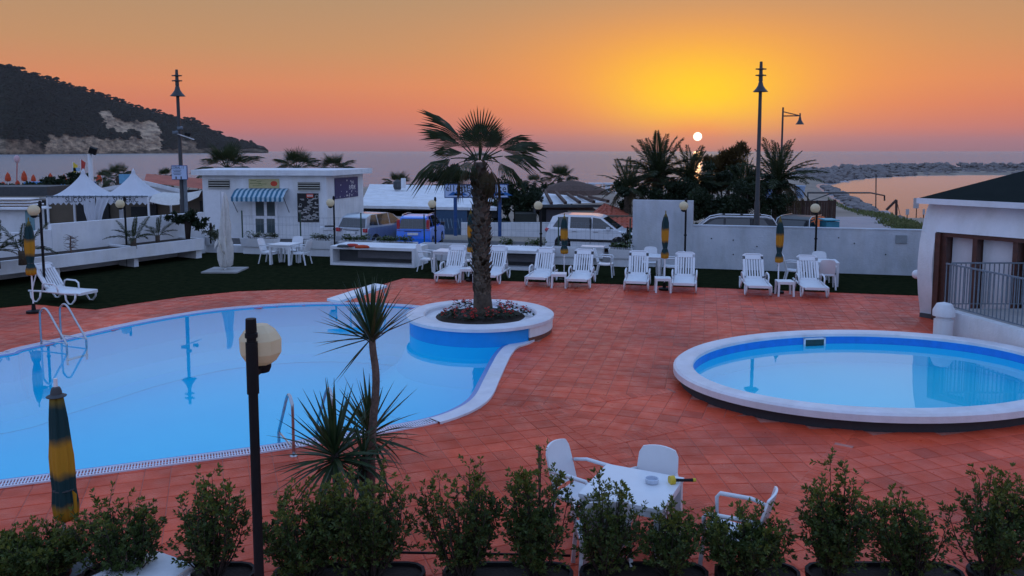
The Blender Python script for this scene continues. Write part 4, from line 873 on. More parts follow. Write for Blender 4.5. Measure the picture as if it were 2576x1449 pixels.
# building behind tents: tan walls, dark openings, white fascia, red roof
bh = empty('beach_restaurant', 'low tan beach restaurant with red tiled roof behind the marquees', 'restaurant', (A(300,500,50).x,50,GZ-.6))
def at50(u, v, Y=50): return A(u, v, Y)
def rectY(u0, v0, u1, v1, Y, D, name, m, par, zb=None):
    a = A(u0, v1, Y); b = A(u1, v0, Y); z0 = a.z if zb is None else zb; return MB().box(((a.x+b.x)/2, Y+D/2, (z0+b.z)/2), (b.x-a.x, D, b.z-z0)).build(name, m, par, world=True)
rectY(-40,497,520,600,50.2,7,'wall',TAN,bh,-2)
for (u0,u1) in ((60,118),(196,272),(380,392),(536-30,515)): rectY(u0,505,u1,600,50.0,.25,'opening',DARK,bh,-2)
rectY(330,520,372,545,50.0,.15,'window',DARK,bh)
q = MB(); a = A(300,497,49.6); b = A(510,497,49.6); r0 = A(372,437,54); r1 = A(520,437,54)
q.add([A(250,478,49.4), A(470,478,49.4), A(368,434,55), A(512,446,55)], [(0,1,3,2)]) if False else None
vz = lambda u, v, Y: A(u, v, Y)
q = MB(); q.add([vz(362,458,48.8), vz(515,476,48.8), vz(515,450,52), vz(368,437,52), vz(362,458,58), vz(515,476,58)], [(0,1,2,3),(3,2,5,4),(0,3,4),(1,5,2)]); q.build('red_roof', ROOFR, bh, world=True)
q = MB(); q.beam(vz(362,459,48.7), vz(460,482,48.7), .12, .22); q.beam(vz(362,459,48.7), vz(240,480,48.7), .12, .22); q.build('white_fascia', WALL, bh, world=True)
q = MB(); q.add([vz(240,482,48.9), vz(362,461,48.9), vz(460,484,48.9), vz(460,500,48.9), vz(240,500,48.9)], [(0,1,2,3,4)]); q.build('gable', WALL, bh, world=True)
rectY(470,478,515,497,49.4,.3,'dark_eave_board',BWOOD,bh)
# blue notice board on roof
o = rectY(300,438,336,462,48.3,.08,'blue_notice',mat('light_blue_board',(.12,.33,.50),.5),None); tag(o,'small light blue square board standing between the marquee peaks','sign')
q = MB().lathe([(.28,-.02),(.28,.0),(.2,.0),(.2,-.02)],4); 
# low dark building + reeds at far left
dl = empty('dark_shed', 'long dark low shed roof at the far left behind the marquees', 'shed', A(60,480,52)); rectY(-120,470,118,505,52,3,'roof',CHAR,dl); rectY(-120,505,150,600,52.3,5,'wall',DARK,dl,-2)
wh = empty('white_hut', 'white slatted hut at the far left edge beyond the wall', 'hut', A(30,540,37)); rectY(-90,527,85,600,37,.8,'wall',WALL,wh,-.6)
for k, v in enumerate((500,507,514,521)): rectY(-90,v,70+ (k*6),v+3,36.8+k*.0,.9,'roof_slat',WMET,wh)
rectY(-90,524,98,528,36.7,1.0,'eave',WALL,wh)
rectY(66,530,84,590,36.9,.06,'shutter_panel',mat('pale_teal',(.15,.28,.32),.6),wh)
o = rectY(95,498,118,502,46,2,'pale_beam',GREY,None); tag(o,'pale horizontal beam left of the left marquee','beam')

# ---- low white building behind the cars
lw = empty('beach_club', 'long low white beach club with pale sheet roof behind the parked cars', 'building', A(1080,560,50))
q = MB(); e0, e1_ = A(905,517,48), A(1250,523,48); f0, f1 = A(930,463,60), A(1262,470,60); th = Vector((0,0,.12))
nv = 26
for k in range(nv):
    a0_, a1_ = e0.lerp(e1_,k/nv), e0.lerp(e1_,(k+1)/nv); b0_, b1_ = f0.lerp(f1,k/nv), f0.lerp(f1,(k+1)/nv); am, bm = (a0_+a1_)/2+Vector((0,0,.008)), (b0_+b1_)/2+Vector((0,0,.008)); q.add([a0_,am,a1_,b0_,bm,b1_], [(0,1,4,3),(1,2,5,4)])
q.build('sheet_roof', WALL, lw, world=True, recalc=False)
q = MB(); q.beam(e0-Vector((0,0,.08)), e1_-Vector((0,0,.08)), .15, .16); q.build('fascia', WALL, lw, world=True)
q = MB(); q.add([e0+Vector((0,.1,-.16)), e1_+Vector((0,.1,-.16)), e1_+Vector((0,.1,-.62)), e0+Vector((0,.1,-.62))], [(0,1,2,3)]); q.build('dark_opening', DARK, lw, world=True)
rectY(905,530,1100,600,48.1,10,'front_wall',WALL,lw,-2.2); rectY(1096,527,1175,600,48.0,9.9,'blue_shutters',mat('blue_grey_shutter',(.03,.08,.16),.6),lw,-2.2)
q = MB()
for k in range(9): p = A(1093+k*9, 556, 47.95); q.beam((p.x,47.95,p.z-.45),(p.x-.1,47.95,p.z+.15),.05)
q.build('shutter_slats', mat('pale_blue_slat',(.16,.26,.36),.6), lw, world=True)
lw2 = rectY(1160,560,1400,600,46.5,.25,'low_white_wall',WALL,None,-1.6); tag(lw2,'low white wall behind the blue hatchback and the palm trunk','wall')
rc_ = empty('roof_vent','white and dark round vent cowl standing on the sheet roof','vent',A(1000,470,56)); q = MB().lathe([(.22,-.2),(.30,.0),(.30,.35),(.1,.5),(.0001,.5)],12); q.build('cowl',CHAR,rc_); MB().box((.42,0,.25),(.3,.3,.7)).build('flue',WALL,rc_)
# big sign on blue poles
bs_ = empty('roadside_sign', 'wide white and blue sign board on two blue poles behind the palm trunk', 'sign', A(1200,590,44.5))
SY = 44.5; a = A(1118,498,SY); b = A(1279,463,SY); MB().box(((a.x+b.x)/2,SY+.06,(a.z+b.z)/2),(b.x-a.x,.12,b.z-a.z)).build('frame', BLUEM, bs_, world=True)
MB().box(((a.x+b.x)/2,SY-.012,(a.z+b.z)/2),(b.x-a.x-.1,.03,b.z-a.z-.1)).build('board', SIGNW, bs_, world=True)
for u in (1145,1257): p = A(u,498,SY); MB().tube([(p.x,SY+.1,-1.4),(p.x,SY+.1,p.z+.3)],.10,10).build('pole', BLUEM, bs_, world=True)
q = MB(); put_text(q, 'el1estEst', .50, (A(1160,474,SY).x, SY-.03, A(1160,474,SY).z), Vector((1,0,0)), sx=.95); put_text(q, 'nasicel', .58, (A(1247,475,SY).x, SY-.03, A(1247,475,SY).z), Vector((1,0,0)), sx=.95); q.build('lettering', INK, bs_, world=True)
q = MB()
for u0_, sc in ((1150,1.0),(1256,1.15)):
    p = A(u0_,494.5,SY); 
    for dx, w_, h_ in ((-.3,.45,.38),(.05,.35,.52),(.42,.5,.30)): q.add([(p.x+(dx-w_)*sc*.7,SY-.03,p.z+.06),(p.x+(dx+w_)*sc*.7,SY-.03,p.z+.06),(p.x+dx*sc*.7,SY-.03,p.z+.06+h_*sc*.6)], [(0,1,2)])
q.build('mountain_print', SIGNB, bs_, world=True, recalc=False)
q = MB()
for u0_ in (1172,1236):
    p = A(u0_,489,SY); n_ = 16; q.add([(p.x+.28*math.cos(t*6.283/n_)*k, SY-.032, p.z+.17*math.sin(t*6.283/n_)*k) for k in (1,.75) for t in range(n_)], [(i,(i+1)%n_,n_+(i+1)%n_,n_+i) for i in range(n_)])
q.build('oval_print', SIGNK, bs_, world=True, recalc=False)
# ---- pergola roof, dark hut, tiled roof near the white car
pg = empty('pergola', 'pergola with pale slatted roof and dark rafters left of the red tiled roof', 'pergola', A(1430,530,50))
q = MB(); a0_, a1_, b0_, b1_ = A(1340,519,48), A(1440,516,48), A(1330,480,58), A(1525,506,52); q.add([A(1345,516,47.5),A(1530,508,47.5),A(1530,502,53),A(1335,482,56)], [(0,1,2,3)]); q.build('pale_roof', WALL, pg, world=True)
for k in range(6): f = k/5; MB().beam(A(1352+ 178*f,515-7*f,47.4)+Vector((0,0,.04)), A(1342+140*f,480+19*f,54)+Vector((0,0,.12)), .16, .16).build('rafter', BWOOD, pg, world=True)
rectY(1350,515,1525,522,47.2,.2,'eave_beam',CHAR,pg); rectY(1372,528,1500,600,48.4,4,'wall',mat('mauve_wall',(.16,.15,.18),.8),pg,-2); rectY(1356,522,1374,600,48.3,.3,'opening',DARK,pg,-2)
MB().beam(A(1345,520,47.3), A(1345,600,47.3), .12).build('post', CHAR, pg, world=True); MB().beam(A(1520,512,47.3), A(1520,600,47.3), .12).build('post', CHAR, pg, world=True)
th_ = empty('thatched_parasol', 'wide brown thatched parasol behind the pergola', 'parasol', A(1440,520,62)); p = A(1438,458,62); q = MB().lathe([(3.0,-.9),(2.6,-.55),(1.6,-.2),(.6,.05),(.0001,.15)],20,(p.x,62,p.z),wob=lambda t,z:.03*math.sin(9*t)); q.build('thatch', mat('thatch',(.05,.03,.022),.95,.3,6,.6,20,rgb2=(.11,.06,.045)), th_, world=True); MB().tube([(p.x,62,-2),(p.x,62,p.z)],.08,6).build('pole', DARK, th_, world=True)
tr_ = empty('tiled_pavilion', 'pavilion with red tiled hip roof right behind the white car', 'pavilion', A(1540,560,44))
ap = A(1521,515,45.5); corners = [A(1450,575,42.5), A(1640,575,42.0), A(1625,548,49), A(1480,548,49)]; corners = [Vector((c.x,c.y,.75)) for c in corners]; corners[0].z = corners[1].z = A(1500,573,42.2).z; corners[2].z = corners[3].z = corners[0].z
ap.z = A(1521,513,45.5).z; nt_ = 0
# roof faces of tile courses
for fi in range(4):
    a_, b_ = corners[fi], corners[(fi+1)%4]; R_ = 9
    q = MB()
    for r_ in range(R_):
        f0, f1 = r_/R_, (r_+1)/R_; l0, l1_, m0, m1 = a_.lerp(ap,f0), b_.lerp(ap,f0), a_.lerp(ap,f1), b_.lerp(ap,f1); k_ = max(2, int((l1_-l0).length/.28)); 
        for c_ in range(k_):
            g0, g1 = c_/k_, (c_+1)/k_; p0, p1, p2, p3 = l0.lerp(l1_,g0), l0.lerp(l1_,g1), m0.lerp(m1,g0), m0.lerp(m1,g1); up_ = Vector((0,0,.07)); q.add([p0,(p0+p1)/2+up_,p1,p2,(p2+p3)/2+up_*.6,p3], [(0,1,4,3),(1,2,5,4),(0,2,1)])
    o = q.build('roof_tiles', ROOFR, tr_, world=True, recalc=False); o['kind'] = 'stuff'
MB().box((ap.x,45.5,-.6),(4,4,2.2)).build('wall', TAN, tr_, world=True)
hut = rectY(1296,538,1350,600,46.8,2.5,'dark_hut',mat('dark_olive_hut',(.022,.024,.018),.85,.3,2),None,-1.4); tag(hut,'small dark hut behind the round lamp between palm and pergola','hut')
# ---- brown board enclosure, arch frame, path-side sign
be = empty('board_enclosure', 'brown board enclosure with posts beside the path', 'fence', A(2020,560,46))
def vseg(u0, u1, v0, v1, Y, name, m, par, zb=-1.5, n_b=0):
    a = A(u0, v0, Y); b = A(u1, v0, Y); 
    if n_b:
        for k in range(n_b): x0_ = a.x+(b.x-a.x)*k/n_b; x1_ = a.x+(b.x-a.x)*(k+1)/n_b; MB().box(((x0_+x1_)/2, Y, (a.z+zb)/2),(x1_-x0_-.02,.04,a.z-zb)).build(name, m, par, world=True)
vseg(1938,2101,508,540,46,'board',BWOOD,be,-1.4,24); 
for u in (1938,2020,2086,2101): p = A(u,502,46.05); MB().box((p.x,46.08,(p.z-1.4)/2),(.12,.1,p.z+1.4)).build('post', BWOOD, be, world=True)
q = MB(); a = A(1938,507,46.04); b = A(2101,507,46.04); q.beam(a,b,.08,.1); q.build('top_rail', BWOOD, be, world=True)
ar = empty('gate_frame', 'thin dark metal frame with brace standing over the path', 'frame', A(2100,520,55)); q = MB(); l0 = A(2032,520,55); l1_ = A(2032,485,55); r1 = A(2190,485,58); r2 = A(2225,492,60); r3 = A(2225,505,60)
q.tube([l0,l1_,r1,r2,r3],.06,6); q.build('frame', DGREY, ar, world=True, smooth=True); q = MB(); q.beam(A(2036,506,55),A(2090,487,55.8),.06); q.build('brace', DGREY, ar, world=True)
bsn = empty('tall_blue_sign', 'narrow blue and white info sign on two thin poles by the hedge', 'sign', A(1932,560,43)); a = A(1926,500,43); b = A(1942,462,43)
MB().box(((a.x+b.x)/2,43,(a.z+b.z)/2),(b.x-a.x,.1,b.z-a.z)).build('frame', BLUEM, bsn, world=True); MB().box(((a.x+b.x)/2,42.93,(a.z+b.z)/2),(b.x-a.x-.1,.04,b.z-a.z-.14)).build('panel', SIGNW, bsn, world=True); MB().sphere(((a.x+b.x)/2,43,b.z+.08),.14,10,6).build('emblem', SIGNW, bsn, world=True)
for u in (1923,1940): p = A(u,560,43); MB().tube([(p.x,43.05,-1),(p.x,43.05,b.z)],.025,6).build('pole', WMET, bsn, world=True)
q = MB()
for k in range(5): p = A(1934,470+k*6,43); q.box((p.x,42.905,p.z),(.14,.01,.07))
q.build('print', SIGNB, bsn, world=True)
bn = empty('litter_bin', 'pale blue litter bin on the path', 'bin', A(2013,478,60)); MB().lathe([(.28,-.6),(.36,.25),(.4,.25),(.4,.33),(.0001,.33)],10).build('bin', mat('pale_blue_plastic',(.25,.35,.5),.6), bn)
# harbour side posts and signs
for nm, lb, u, v0, v1, w_, h_ in (('harbour_sign','white sign on a post on the grassy harbour bank, left of the pavilion',2304,498,560,15,26),('small_harbour_sign','small pale sign low by the water, left of the taller one',2282,526,545,9,14),('small_harbour_sign','small pale sign just right of the taller harbour sign',2323,526,545,6,14)):
    Yp = 78; t = empty(nm, lb, 'sign', A(u,v1,Yp)); a = A(u-w_/2,v0+h_,Yp); b = A(u+w_/2,v0,Yp); MB().box(((a.x+b.x)/2,Yp-.06,(a.z+b.z)/2),(b.x-a.x,.05,b.z-a.z)).build('board', mat('faded_board',(.45,.40,.40),.7) if 'faded_board' not in MATS else MATS['faded_board'], t, world=True); p = A(u,v1,Yp); MB().tube([(p.x,Yp,p.z-1),(p.x,Yp,b.z-.1)],.05,6).build('post', BWOOD, t, world=True)
dv = empty('boat_davit', 'old wooden davit with slanted arm by the harbour water', 'davit', A(2254,545,82)); a = A(2255,503,82); b = A(2255,552,82); MB().beam(b-Vector((0,0,.5)),a,.18).build('post', BWOOD, dv, world=True); MB().beam(a, A(2230,528,82),.2).build('arm', BWOOD, dv, world=True); MB().tube([a, A(2262,530,82.5), A(2268,556,83)],.03,5).build('cable', BWOOD, dv, world=True)
tp = empty('thin_harbour_pole','thin tall pole at the bend of the harbour path','pole',A(2204,500,95)); MB().tube([A(2204,506,95)-Vector((0,0,1)),A(2204,438,95)],.07,6).build('pole', DGREY, tp, world=True)

# ---- round pavilion at the right
rp = empty('round_pavilion', 'white pavilion with bulging wall, brown framed doors and dark green roof', 'building', (10.2,18.9,0))
DO = Vector((10.16,18.9,0)); DD = Vector((.60,-.80,0)); DN = Vector((-.80,-.60,0)); 
prof = [(0,.02),(.25,.10),(.6,.26),(1.0,.36),(1.4,.38),(1.8,.32),(2.1,.22),(2.4,.08),(2.6,-.06),(2.76,-.22)]
prof = [(z, o_*.72) for z, o_ in prof]
def shell(l0, l1_, z0, nseg, name, cap=True):
    pr = [p for p in prof if p[0] >= z0]; q = MB(); vs = []
    for k in range(nseg+1):
        l_ = l0+(l1_-l0)*k/nseg
        for z, o_ in pr: vs.append(DO+DD*l_+DN*o_+Vector((0,0,z)))
    m_ = len(pr); q.add(vs, [(k*m_+j, (k+1)*m_+j, (k+1)*m_+j+1, k*m_+j+1) for k in range(nseg) for j in range(m_-1)]); return q
q = shell(-.36, -.02, 0, 2, 'w'); e = [DO+DD*-.02+DN*o_+Vector((0,0,z)) for z, o_ in prof]; e2_ = [p-DN*(p-DO).dot(DN)-DN*.35 for p in e]; q.strip(e, e2_)
q.build('bulging_wall', WALL, rp, smooth='auto', world=True)
q = MB(); vs = []
for k in range(7):
    for z, o_ in prof: vs.append(DO+DD*(-.36)-DD*(o_-.1)*.25*min(1,k)+DN*o_*(1-k/6)-DN*(k/6*5.0)+Vector((0,0,z)))
m_ = len(prof); q.add(vs, [(k*m_+j, (k+1)*m_+j, (k+1)*m_+j+1, k*m_+j+1) for k in range(6) for j in range(m_-1)]); q.build('end_wall', WALL, rp, smooth=True, world=True)
q = shell(-.02, 5.5, 2.1, 8, 'u'); q.build('upper_wall', WALL, rp, smooth='auto', world=True)
def dbox(l0, l1_, d0, d1, z0, z1, name, m, par=rp):
    return MB().add([DO+DD*l+DN*d+Vector((0,0,z)) for z in (z0,z1) for l,d in ((l0,d0),(l1_,d0),(l1_,d1),(l0,d1))], [(0,3,2,1),(4,5,6,7),(0,1,5,4),(1,2,6,5),(2,3,7,6),(3,0,4,7)]).build(name, m, par, world=True)
dbox(-.02,5.5,-.40,-.34,0,2.1,'inner_wall',WALL); dbox(-.02,.10,-.34,.20,0,2.08,'left_jamb',BROWN)
fr_ = dbox(.10,1.9,-.30,.12,2.0,2.12,'door_frame',BROWN)
for l_ in (.10,.78,1.62): dbox(l_,l_+.10,-.30,.10,0,2.0,'door_post',BROWN,fr_)
for l0,l1_ in ((.22,.77),(.90,1.60),(1.80,5.4)): dbox(l0,l1_,-.34,-.18,.12,1.98,'white_panel',WALL)
dbox(-.34,-.03,-.1,.10,-.0,.10,'plinth',CHAR)
# roof: low eave slab and dark green hip
ez = 2.76; ro = [(-.42,.36),(6.0,.36),(6.0,-6.5),(-.42,-6.5)]; rpts = [DO+DD*l+DN*d for l,d in ro]
MB().prism([(p.x,p.y) for p in rpts], ez, ez+.13).build('eave', WALL, rp, world=True)
rin = [Vector((p.x,p.y,ez+.131)) for p in [DO+DD*l+DN*d for l,d in ((-.38,.33),(6.0,.33),(6.0,-6.4),(-.38,-6.4))]]; apx = DO+DD*2.2-DN*3.0+Vector((0,0,ez+1.25)); apx2 = DO+DD*6.0-DN*3.0+Vector((0,0,ez+1.25))
q = MB(); q.add(rin+[apx,apx2], [(0,1,5,4),(1,2,5),(2,3,4,5),(3,0,4)]); q.build('roof', ROOFG, rp, world=True)
q = MB().sphere((0,0,0),.11,12,8); o = q.build('wall_globe_lamp', WPL, smooth=True); o.location = A(2306,690,19.2); tag(o,'small white globe light on the pavilion wall','lamp')
# ramp wall, pier and railings
RA = Vector((9.42,17.35,0)); RB = Vector((10.25,12.4,0)); RD = (RB-RA).normalized(); RL = (RB-RA).length
rw = empty('ramp_wall','white low ramp wall under the grey railing at the right','wall',RA); q = MB(); obox(q, RA, RD, 0, RL, 0, .22, -.0, .56); q.build('wall', WALL, rw, world=True)
pr_ = empty('white_pier','short rounded white pier at the end of the ramp wall','pier',P(2371,852,0)); MB().lathe([(.19,0),(.19,.42),(.15,.43),(.15,.48),(.22,.50),(.22,.62),(.15,.76),(.0001,.8)],20).build('pier', WALL, pr_, smooth='auto')
def railing(p0, d, Ln, zb, zt, label, off=.1):
    t = empty('railing', label, 'railing', p0, 0, 'grey bar railings'); n_ = Vector((-d.y,d.x,0))*off; k = int(Ln/.105); pb = None
    MB().beam(p0+n_+Vector((0,0,zt)), p0+n_+d*Ln+Vector((0,0,zt)), .05, .03).build('top_rail', GREYM, t, world=True); MB().beam(p0+n_+Vector((0,0,zb+.08)), p0+n_+d*Ln+Vector((0,0,zb+.08)), .03, .02).build('bottom_rail', GREYM, t, world=True)
    for i in range(k+1):
        q0 = p0+n_+d*(Ln*i/k)
        if pb is None: pb = MB().beam((0,0,0),(0,0,zt-zb-.1),.018).build('bar', GREYM, t); pb.location = q0+Vector((0,0,zb+.09))-t.location
        else: inst(pb, 'bar', t, Matrix.Translation(q0+Vector((0,0,zb+.09))-t.location))
railing(RA, RD, RL, .56, 1.55, 'dark grey bar railing on the ramp wall, running towards the camera'); railing(RA+Vector((.25,.1,0)), Vector((1,0,0)), 4, .56, 1.55, 'dark grey bar railing in front of the pavilion doors', 0)
sl_ = MB(); sl_.prism([tuple((RA+Vector((.0,.05,0)))[:2]), tuple((RA+Vector((4,.05,0)))[:2]), tuple((RB+Vector((3,0,0)))[:2]), tuple((RB+Vector((.23,0,0)))[:2]), tuple((RA+Vector((.23,0,0)))[:2])], 0, .545); sl_.build('ramp_landing', GREY); struct(bpy.data.objects['ramp_landing'],'grey ramp landing behind the railing')
o = MB().prism([tuple(P(u,v,0)[:2]) for u,v in ((2265,848),(2383,845),(2470,900),(2380,880))], .004, .03).build('grey_slab', GREY); tag(o,'flat grey slab between the paddling pool and the pier','slab')
# ================================================================ FURNITURE, LAMPS, PARASOLS, CARS
def base_at(u, v): return P(u, v, 0)
def face(p, extra=0.0): return math.atan2(p.y, p.x) - math.pi/2 + extra     # a turn that points local -Y at the camera
# ---- sun lounger: length along -Y (foot) .. +Y (head)
def make_lounger(label):
    t = empty('sun_lounger', label, 'sun lounger', (0,0,0), 0, 'white slatted sun loungers around the terrace')
    # seat bed from y=-.95 to .15 ; back hinged at .15 rising
    q = MB(); n_ = 12; vs = []
    for i in range(n_+1):
        f = i/n_; y = -.98+1.13*f; z = .33 - .035*math.sin(f*math.pi) - .03*(1-f)**3
        for x, dz in ((-.29,.0),(-.25,.02),(.25,.02),(.29,.0),(.29,-.05),(-.29,-.05)): vs.append((x,y,z+dz))
    q.add(vs, [(i*6+j, i*6+(j+1)%6, (i+1)*6+(j+1)%6, (i+1)*6+j) for i in range(n_) for j in range(6)] + [tuple(range(6)), tuple(n_*6+5-j for j in range(6))]); q.build('seat', WPL, t, smooth='auto')
    for s in (-1,1):
        q = MB(); q.tube([(s*.32,-.92,.30),(s*.33,-.5,.29),(s*.33,.2,.31),(s*.33,.72,.30)],.028,6); q.build('side_rail', WPL, t, smooth=True)
        a = MB(); a.tube([(s*.33,-.30,.31),(s*.345,-.27,.46),(s*.345,-.18,.52),(s*.345,.12,.53),(s*.345,.20,.50),(s*.33,.24,.32)],.024,6); a.build('armrest', WPL, t, smooth=True)
        for y0 in (-.70, .48):
            l_ = MB(); l_.tube([(s*.32,y0-.17,.30),(s*.335,y0-.15,.14),(s*.34,y0-.04,.02),(s*.34,y0+.06,.02),(s*.335,y0+.15,.13),(s*.32,y0+.18,.30)],[.03,.027,.024,.024,.027,.03],6); l_.build('leg', WPL, t, smooth=True)
    ang = R(56); c0 = Vector((0,.14,.33)); d = Vector((0, math.cos(ang), math.sin(ang))); nn = Vector((0,-math.sin(ang), math.cos(ang))); Lb = .80
    M = Matrix(((1,0,0,c0.x),(0,d.y,nn.y,c0.y),(0,d.z,nn.z,c0.z),(0,0,0,1)))
    bf = MB(); W_ = .29
    bf.box((0,.04,0),(2*W_,.09,.04)); bf.box((0,Lb-.10,0),(2*W_,.14,.04)); bf.tube([(-W_+.02,Lb-.05,0),(-W_+.09,Lb,0),(W_-.09,Lb,0),(W_-.02,Lb-.05,0)],.03,6)
    for s in (-1,1): bf.box((s*(W_-.035),Lb/2-.02,0),(.07,Lb-.10,.04))
    b = bf.build('backrest', WPL, t, smooth='auto'); b.matrix_local = M
    s0 = None
    for k in range(6):
        x = -.185+k*.074
        if s0 is None: s0 = MB().box((0,0,0),(.042,.58,.022)).build('slat', WPL, b); s0.location = (x,.37,0)
        else: inst(s0, 'slat', b, Matrix.Translation((x,.37,0)))
    for s in (-1,1): MB().tube([(s*.24,.50,.82),(s*.27,.66,.32)],.018,5).build('prop', WPL, t)
    return t
lg = make_lounger('white slatted lounger alone on the left turf edge, beside the left striped parasol')
def put_l(src, u, v, yaw, label, first=False):
    p = P(u, v, 0); d = Vector((math.sin(yaw), -math.cos(yaw), 0)); loc = p - d*.80
    if first: src.location = loc; src.rotation_euler = (0,0,yaw); return src
    return dup(src, loc, yaw, label)
# yaw: the direction of the foot end, 0 = straight at the viewer, positive = towards the right
put_l(lg, 212, 762, R(72), '', True)
for (u, v, yw, lb) in ((1122,713,-12,'white lounger left of the palm trunk, its back against the white chair and table'),(1226,716,-14,'white lounger half hidden behind the palm trunk'),(1350,722,-14,'white lounger left of the small table, first pair right of the palm'),(1453,727,-13,'white lounger right of the small table, first pair right of the palm'),
                       (1600,733,-12,'white lounger at the left of the pair in front of the tall wall panel'),(1720,738,-13,'white lounger at the right of the pair in front of the tall wall panel'),(1908,745,-9,'white lounger at the left of the pair in front of the low wall'),(2050,750,-10,'rightmost white lounger, in front of the table by the low wall')):
    put_l(lg, u, v, R(yw), lb)
# ---- small stool tables
def make_stool(label):
    t = empty('side_table', label, 'side table', (0,0,0), 0, 'low white side tables between the loungers'); q = MB(); q.box((0,0,.40),(.44,.44,.03)); q.box((0,-.205,.365),(.44,.025,.05)); q.box((0,.205,.365),(.44,.025,.05)); q.build('table_top', WPL, t)
    l0 = None
    for sx in (-1,1):
        for sy in (-1,1):
            q = MB().beam((sx*.205,sy*.205,0),(sx*.19,sy*.19,.385),.05); q.build('leg', WPL, t)
    return t
st = make_stool('low white side table between the loungers at the left of the palm trunk'); st.location = P(1178,708,0); st.rotation_euler = (0,0,R(-8))
for u, v, lb in ((1406,722,'low white side table in the first pair of loungers right of the palm'),(1667,734,'low white side table between the loungers in front of the tall wall panel'),(1973,743,'low white side table in the rightmost pair of loungers')): dup(st, P(u,v,0), R(-6), lb)
# ---- armchair (faces -Y)
def make_chair(label):
    t = empty('armchair', label, 'chair', (0,0,0), 0, 'white plastic armchairs')
    q = MB(); vs = []; n_ = 8
    for i in range(n_+1):
        f = i/n_; y = -.23+.46*f; z = .44-.02*math.sin(f*3.1)
        for x, dz in ((-.23,.0),(0,-.012),(.23,.0),(.23,-.035),(-.23,-.035)): vs.append((x,y,z+dz))
    q.add(vs, [(i*5+j, i*5+(j+1)%5, (i+1)*5+(j+1)%5, (i+1)*5+j) for i in range(n_) for j in range(5)]+[tuple(range(5)), tuple(n_*5+4-j for j in range(5))]); q.build('seat', WPL, t, smooth='auto')
    q = MB(); vs = []; rows = 7
    for i in range(rows+1):
        f = i/rows; z = .46+.42*f; w_ = .215-.012*f+.008*math.sin(f*3.1)
        if i == rows: w_ -= .03
        for th in (0, .022):
            for k in range(7): g = k/6*2-1; vs.append((g*w_, .22+.12*f+.035*(1-g*g)+th, z+(.018*(1-g*g) if i == rows else 0)))
    for i in range(rows):
        for k in range(6):
            b_ = i*14+k; q.f.append((b_,b_+1,b_+15,b_+14)); q.f.append((b_+7,b_+21,b_+22,b_+8))
    q.v = vs
    for i in range(rows): q.f.append((i*14,i*14+14,i*14+21,i*14+7)); q.f.append((i*14+6,i*14+13,i*14+27,i*14+20))
    for k in range(6): q.f.append((rows*14+k,rows*14+k+1,rows*14+k+8,rows*14+k+7)); q.f.append((k,k+7,k+8,k+1))
    q.build('backrest', WPL, t, smooth='auto')
    for s in (-1,1):
        MB().tube([(s*.235,-.20,.43),(s*.25,-.21,.63),(s*.255,-.18,.67),(s*.25,.12,.68),(s*.215,.26,.66)],[.018,.020,.022,.020,.018],6).build('armrest', WPL, t, smooth=True)
        MB().beam((s*.245,-.25,0),(s*.22,-.21,.43),.036).build('leg', WPL, t); MB().beam((s*.245,.30,0),(s*.21,.20,.45),.036).build('leg', WPL, t)
    return t
ch = make_chair('white armchair at the left of the near table, beside the tallest shrub')
def place_chair(p, yaw, label, first=False):
    if first: ch.location = p; ch.rotation_euler = (0,0,yaw); return ch
    return dup(ch, p, yaw, label)
def make_table(label, w_=.82, h_=.73):
    t = empty('square_table', label, 'table', (0,0,0), 0, 'square white tables'); q = MB(); q.box((0,0,h_-.018),(w_,w_,.036)); q.build('table_top', WPL, t)
    q = MB()
    for s in (-1,1): q.box((0,s*(w_/2-.03),h_-.07),(w_-.05,.02,.07)); q.box((s*(w_/2-.03),0,h_-.07),(.02,w_-.05,.07))
    q.build('apron', WPL, t)
    for sx in (-1,1):
        for sy in (-1,1): MB().box((sx*(w_/2-.045),sy*(w_/2-.045),(h_-.037)/2),(.07,.07,h_-.037)).build('leg', WPL, t)
    return t
# near table from its corners
c1, c2, c3 = P(1528,1166,.73), P(1733,1203,.73), P(1664,1284,.73); tc_ = (c1+c3)/2; ex = (c2-c1); yaw_t = math.atan2(ex.y, ex.x); tc_.z = 0
tb = make_table('square white table in the foreground behind the bushes, with a glass ashtray'); tb.location = tc_; tb.rotation_euler = (0,0,yaw_t)
Mx = Matrix.Rotation(yaw_t, 3, 'Z'); 
ex_, ey_ = Mx @ Vector((1,0,0)), Mx @ Vector((0,1,0))
def seat_at(ctr, ex_, ey_, side, dist): return {'L': (ctr - ex_*dist, math.atan2(ex_.y,ex_.x)+math.pi/2), 'R': (ctr + ex_*dist, math.atan2(-ex_.y,-ex_.x)+math.pi/2), 'B': (ctr + ey_*dist, math.atan2(-ey_.y,-ey_.x)+math.pi/2), 'F': (ctr - ey_*dist, math.atan2(ey_.y,ey_.x)+math.pi/2)}[side]
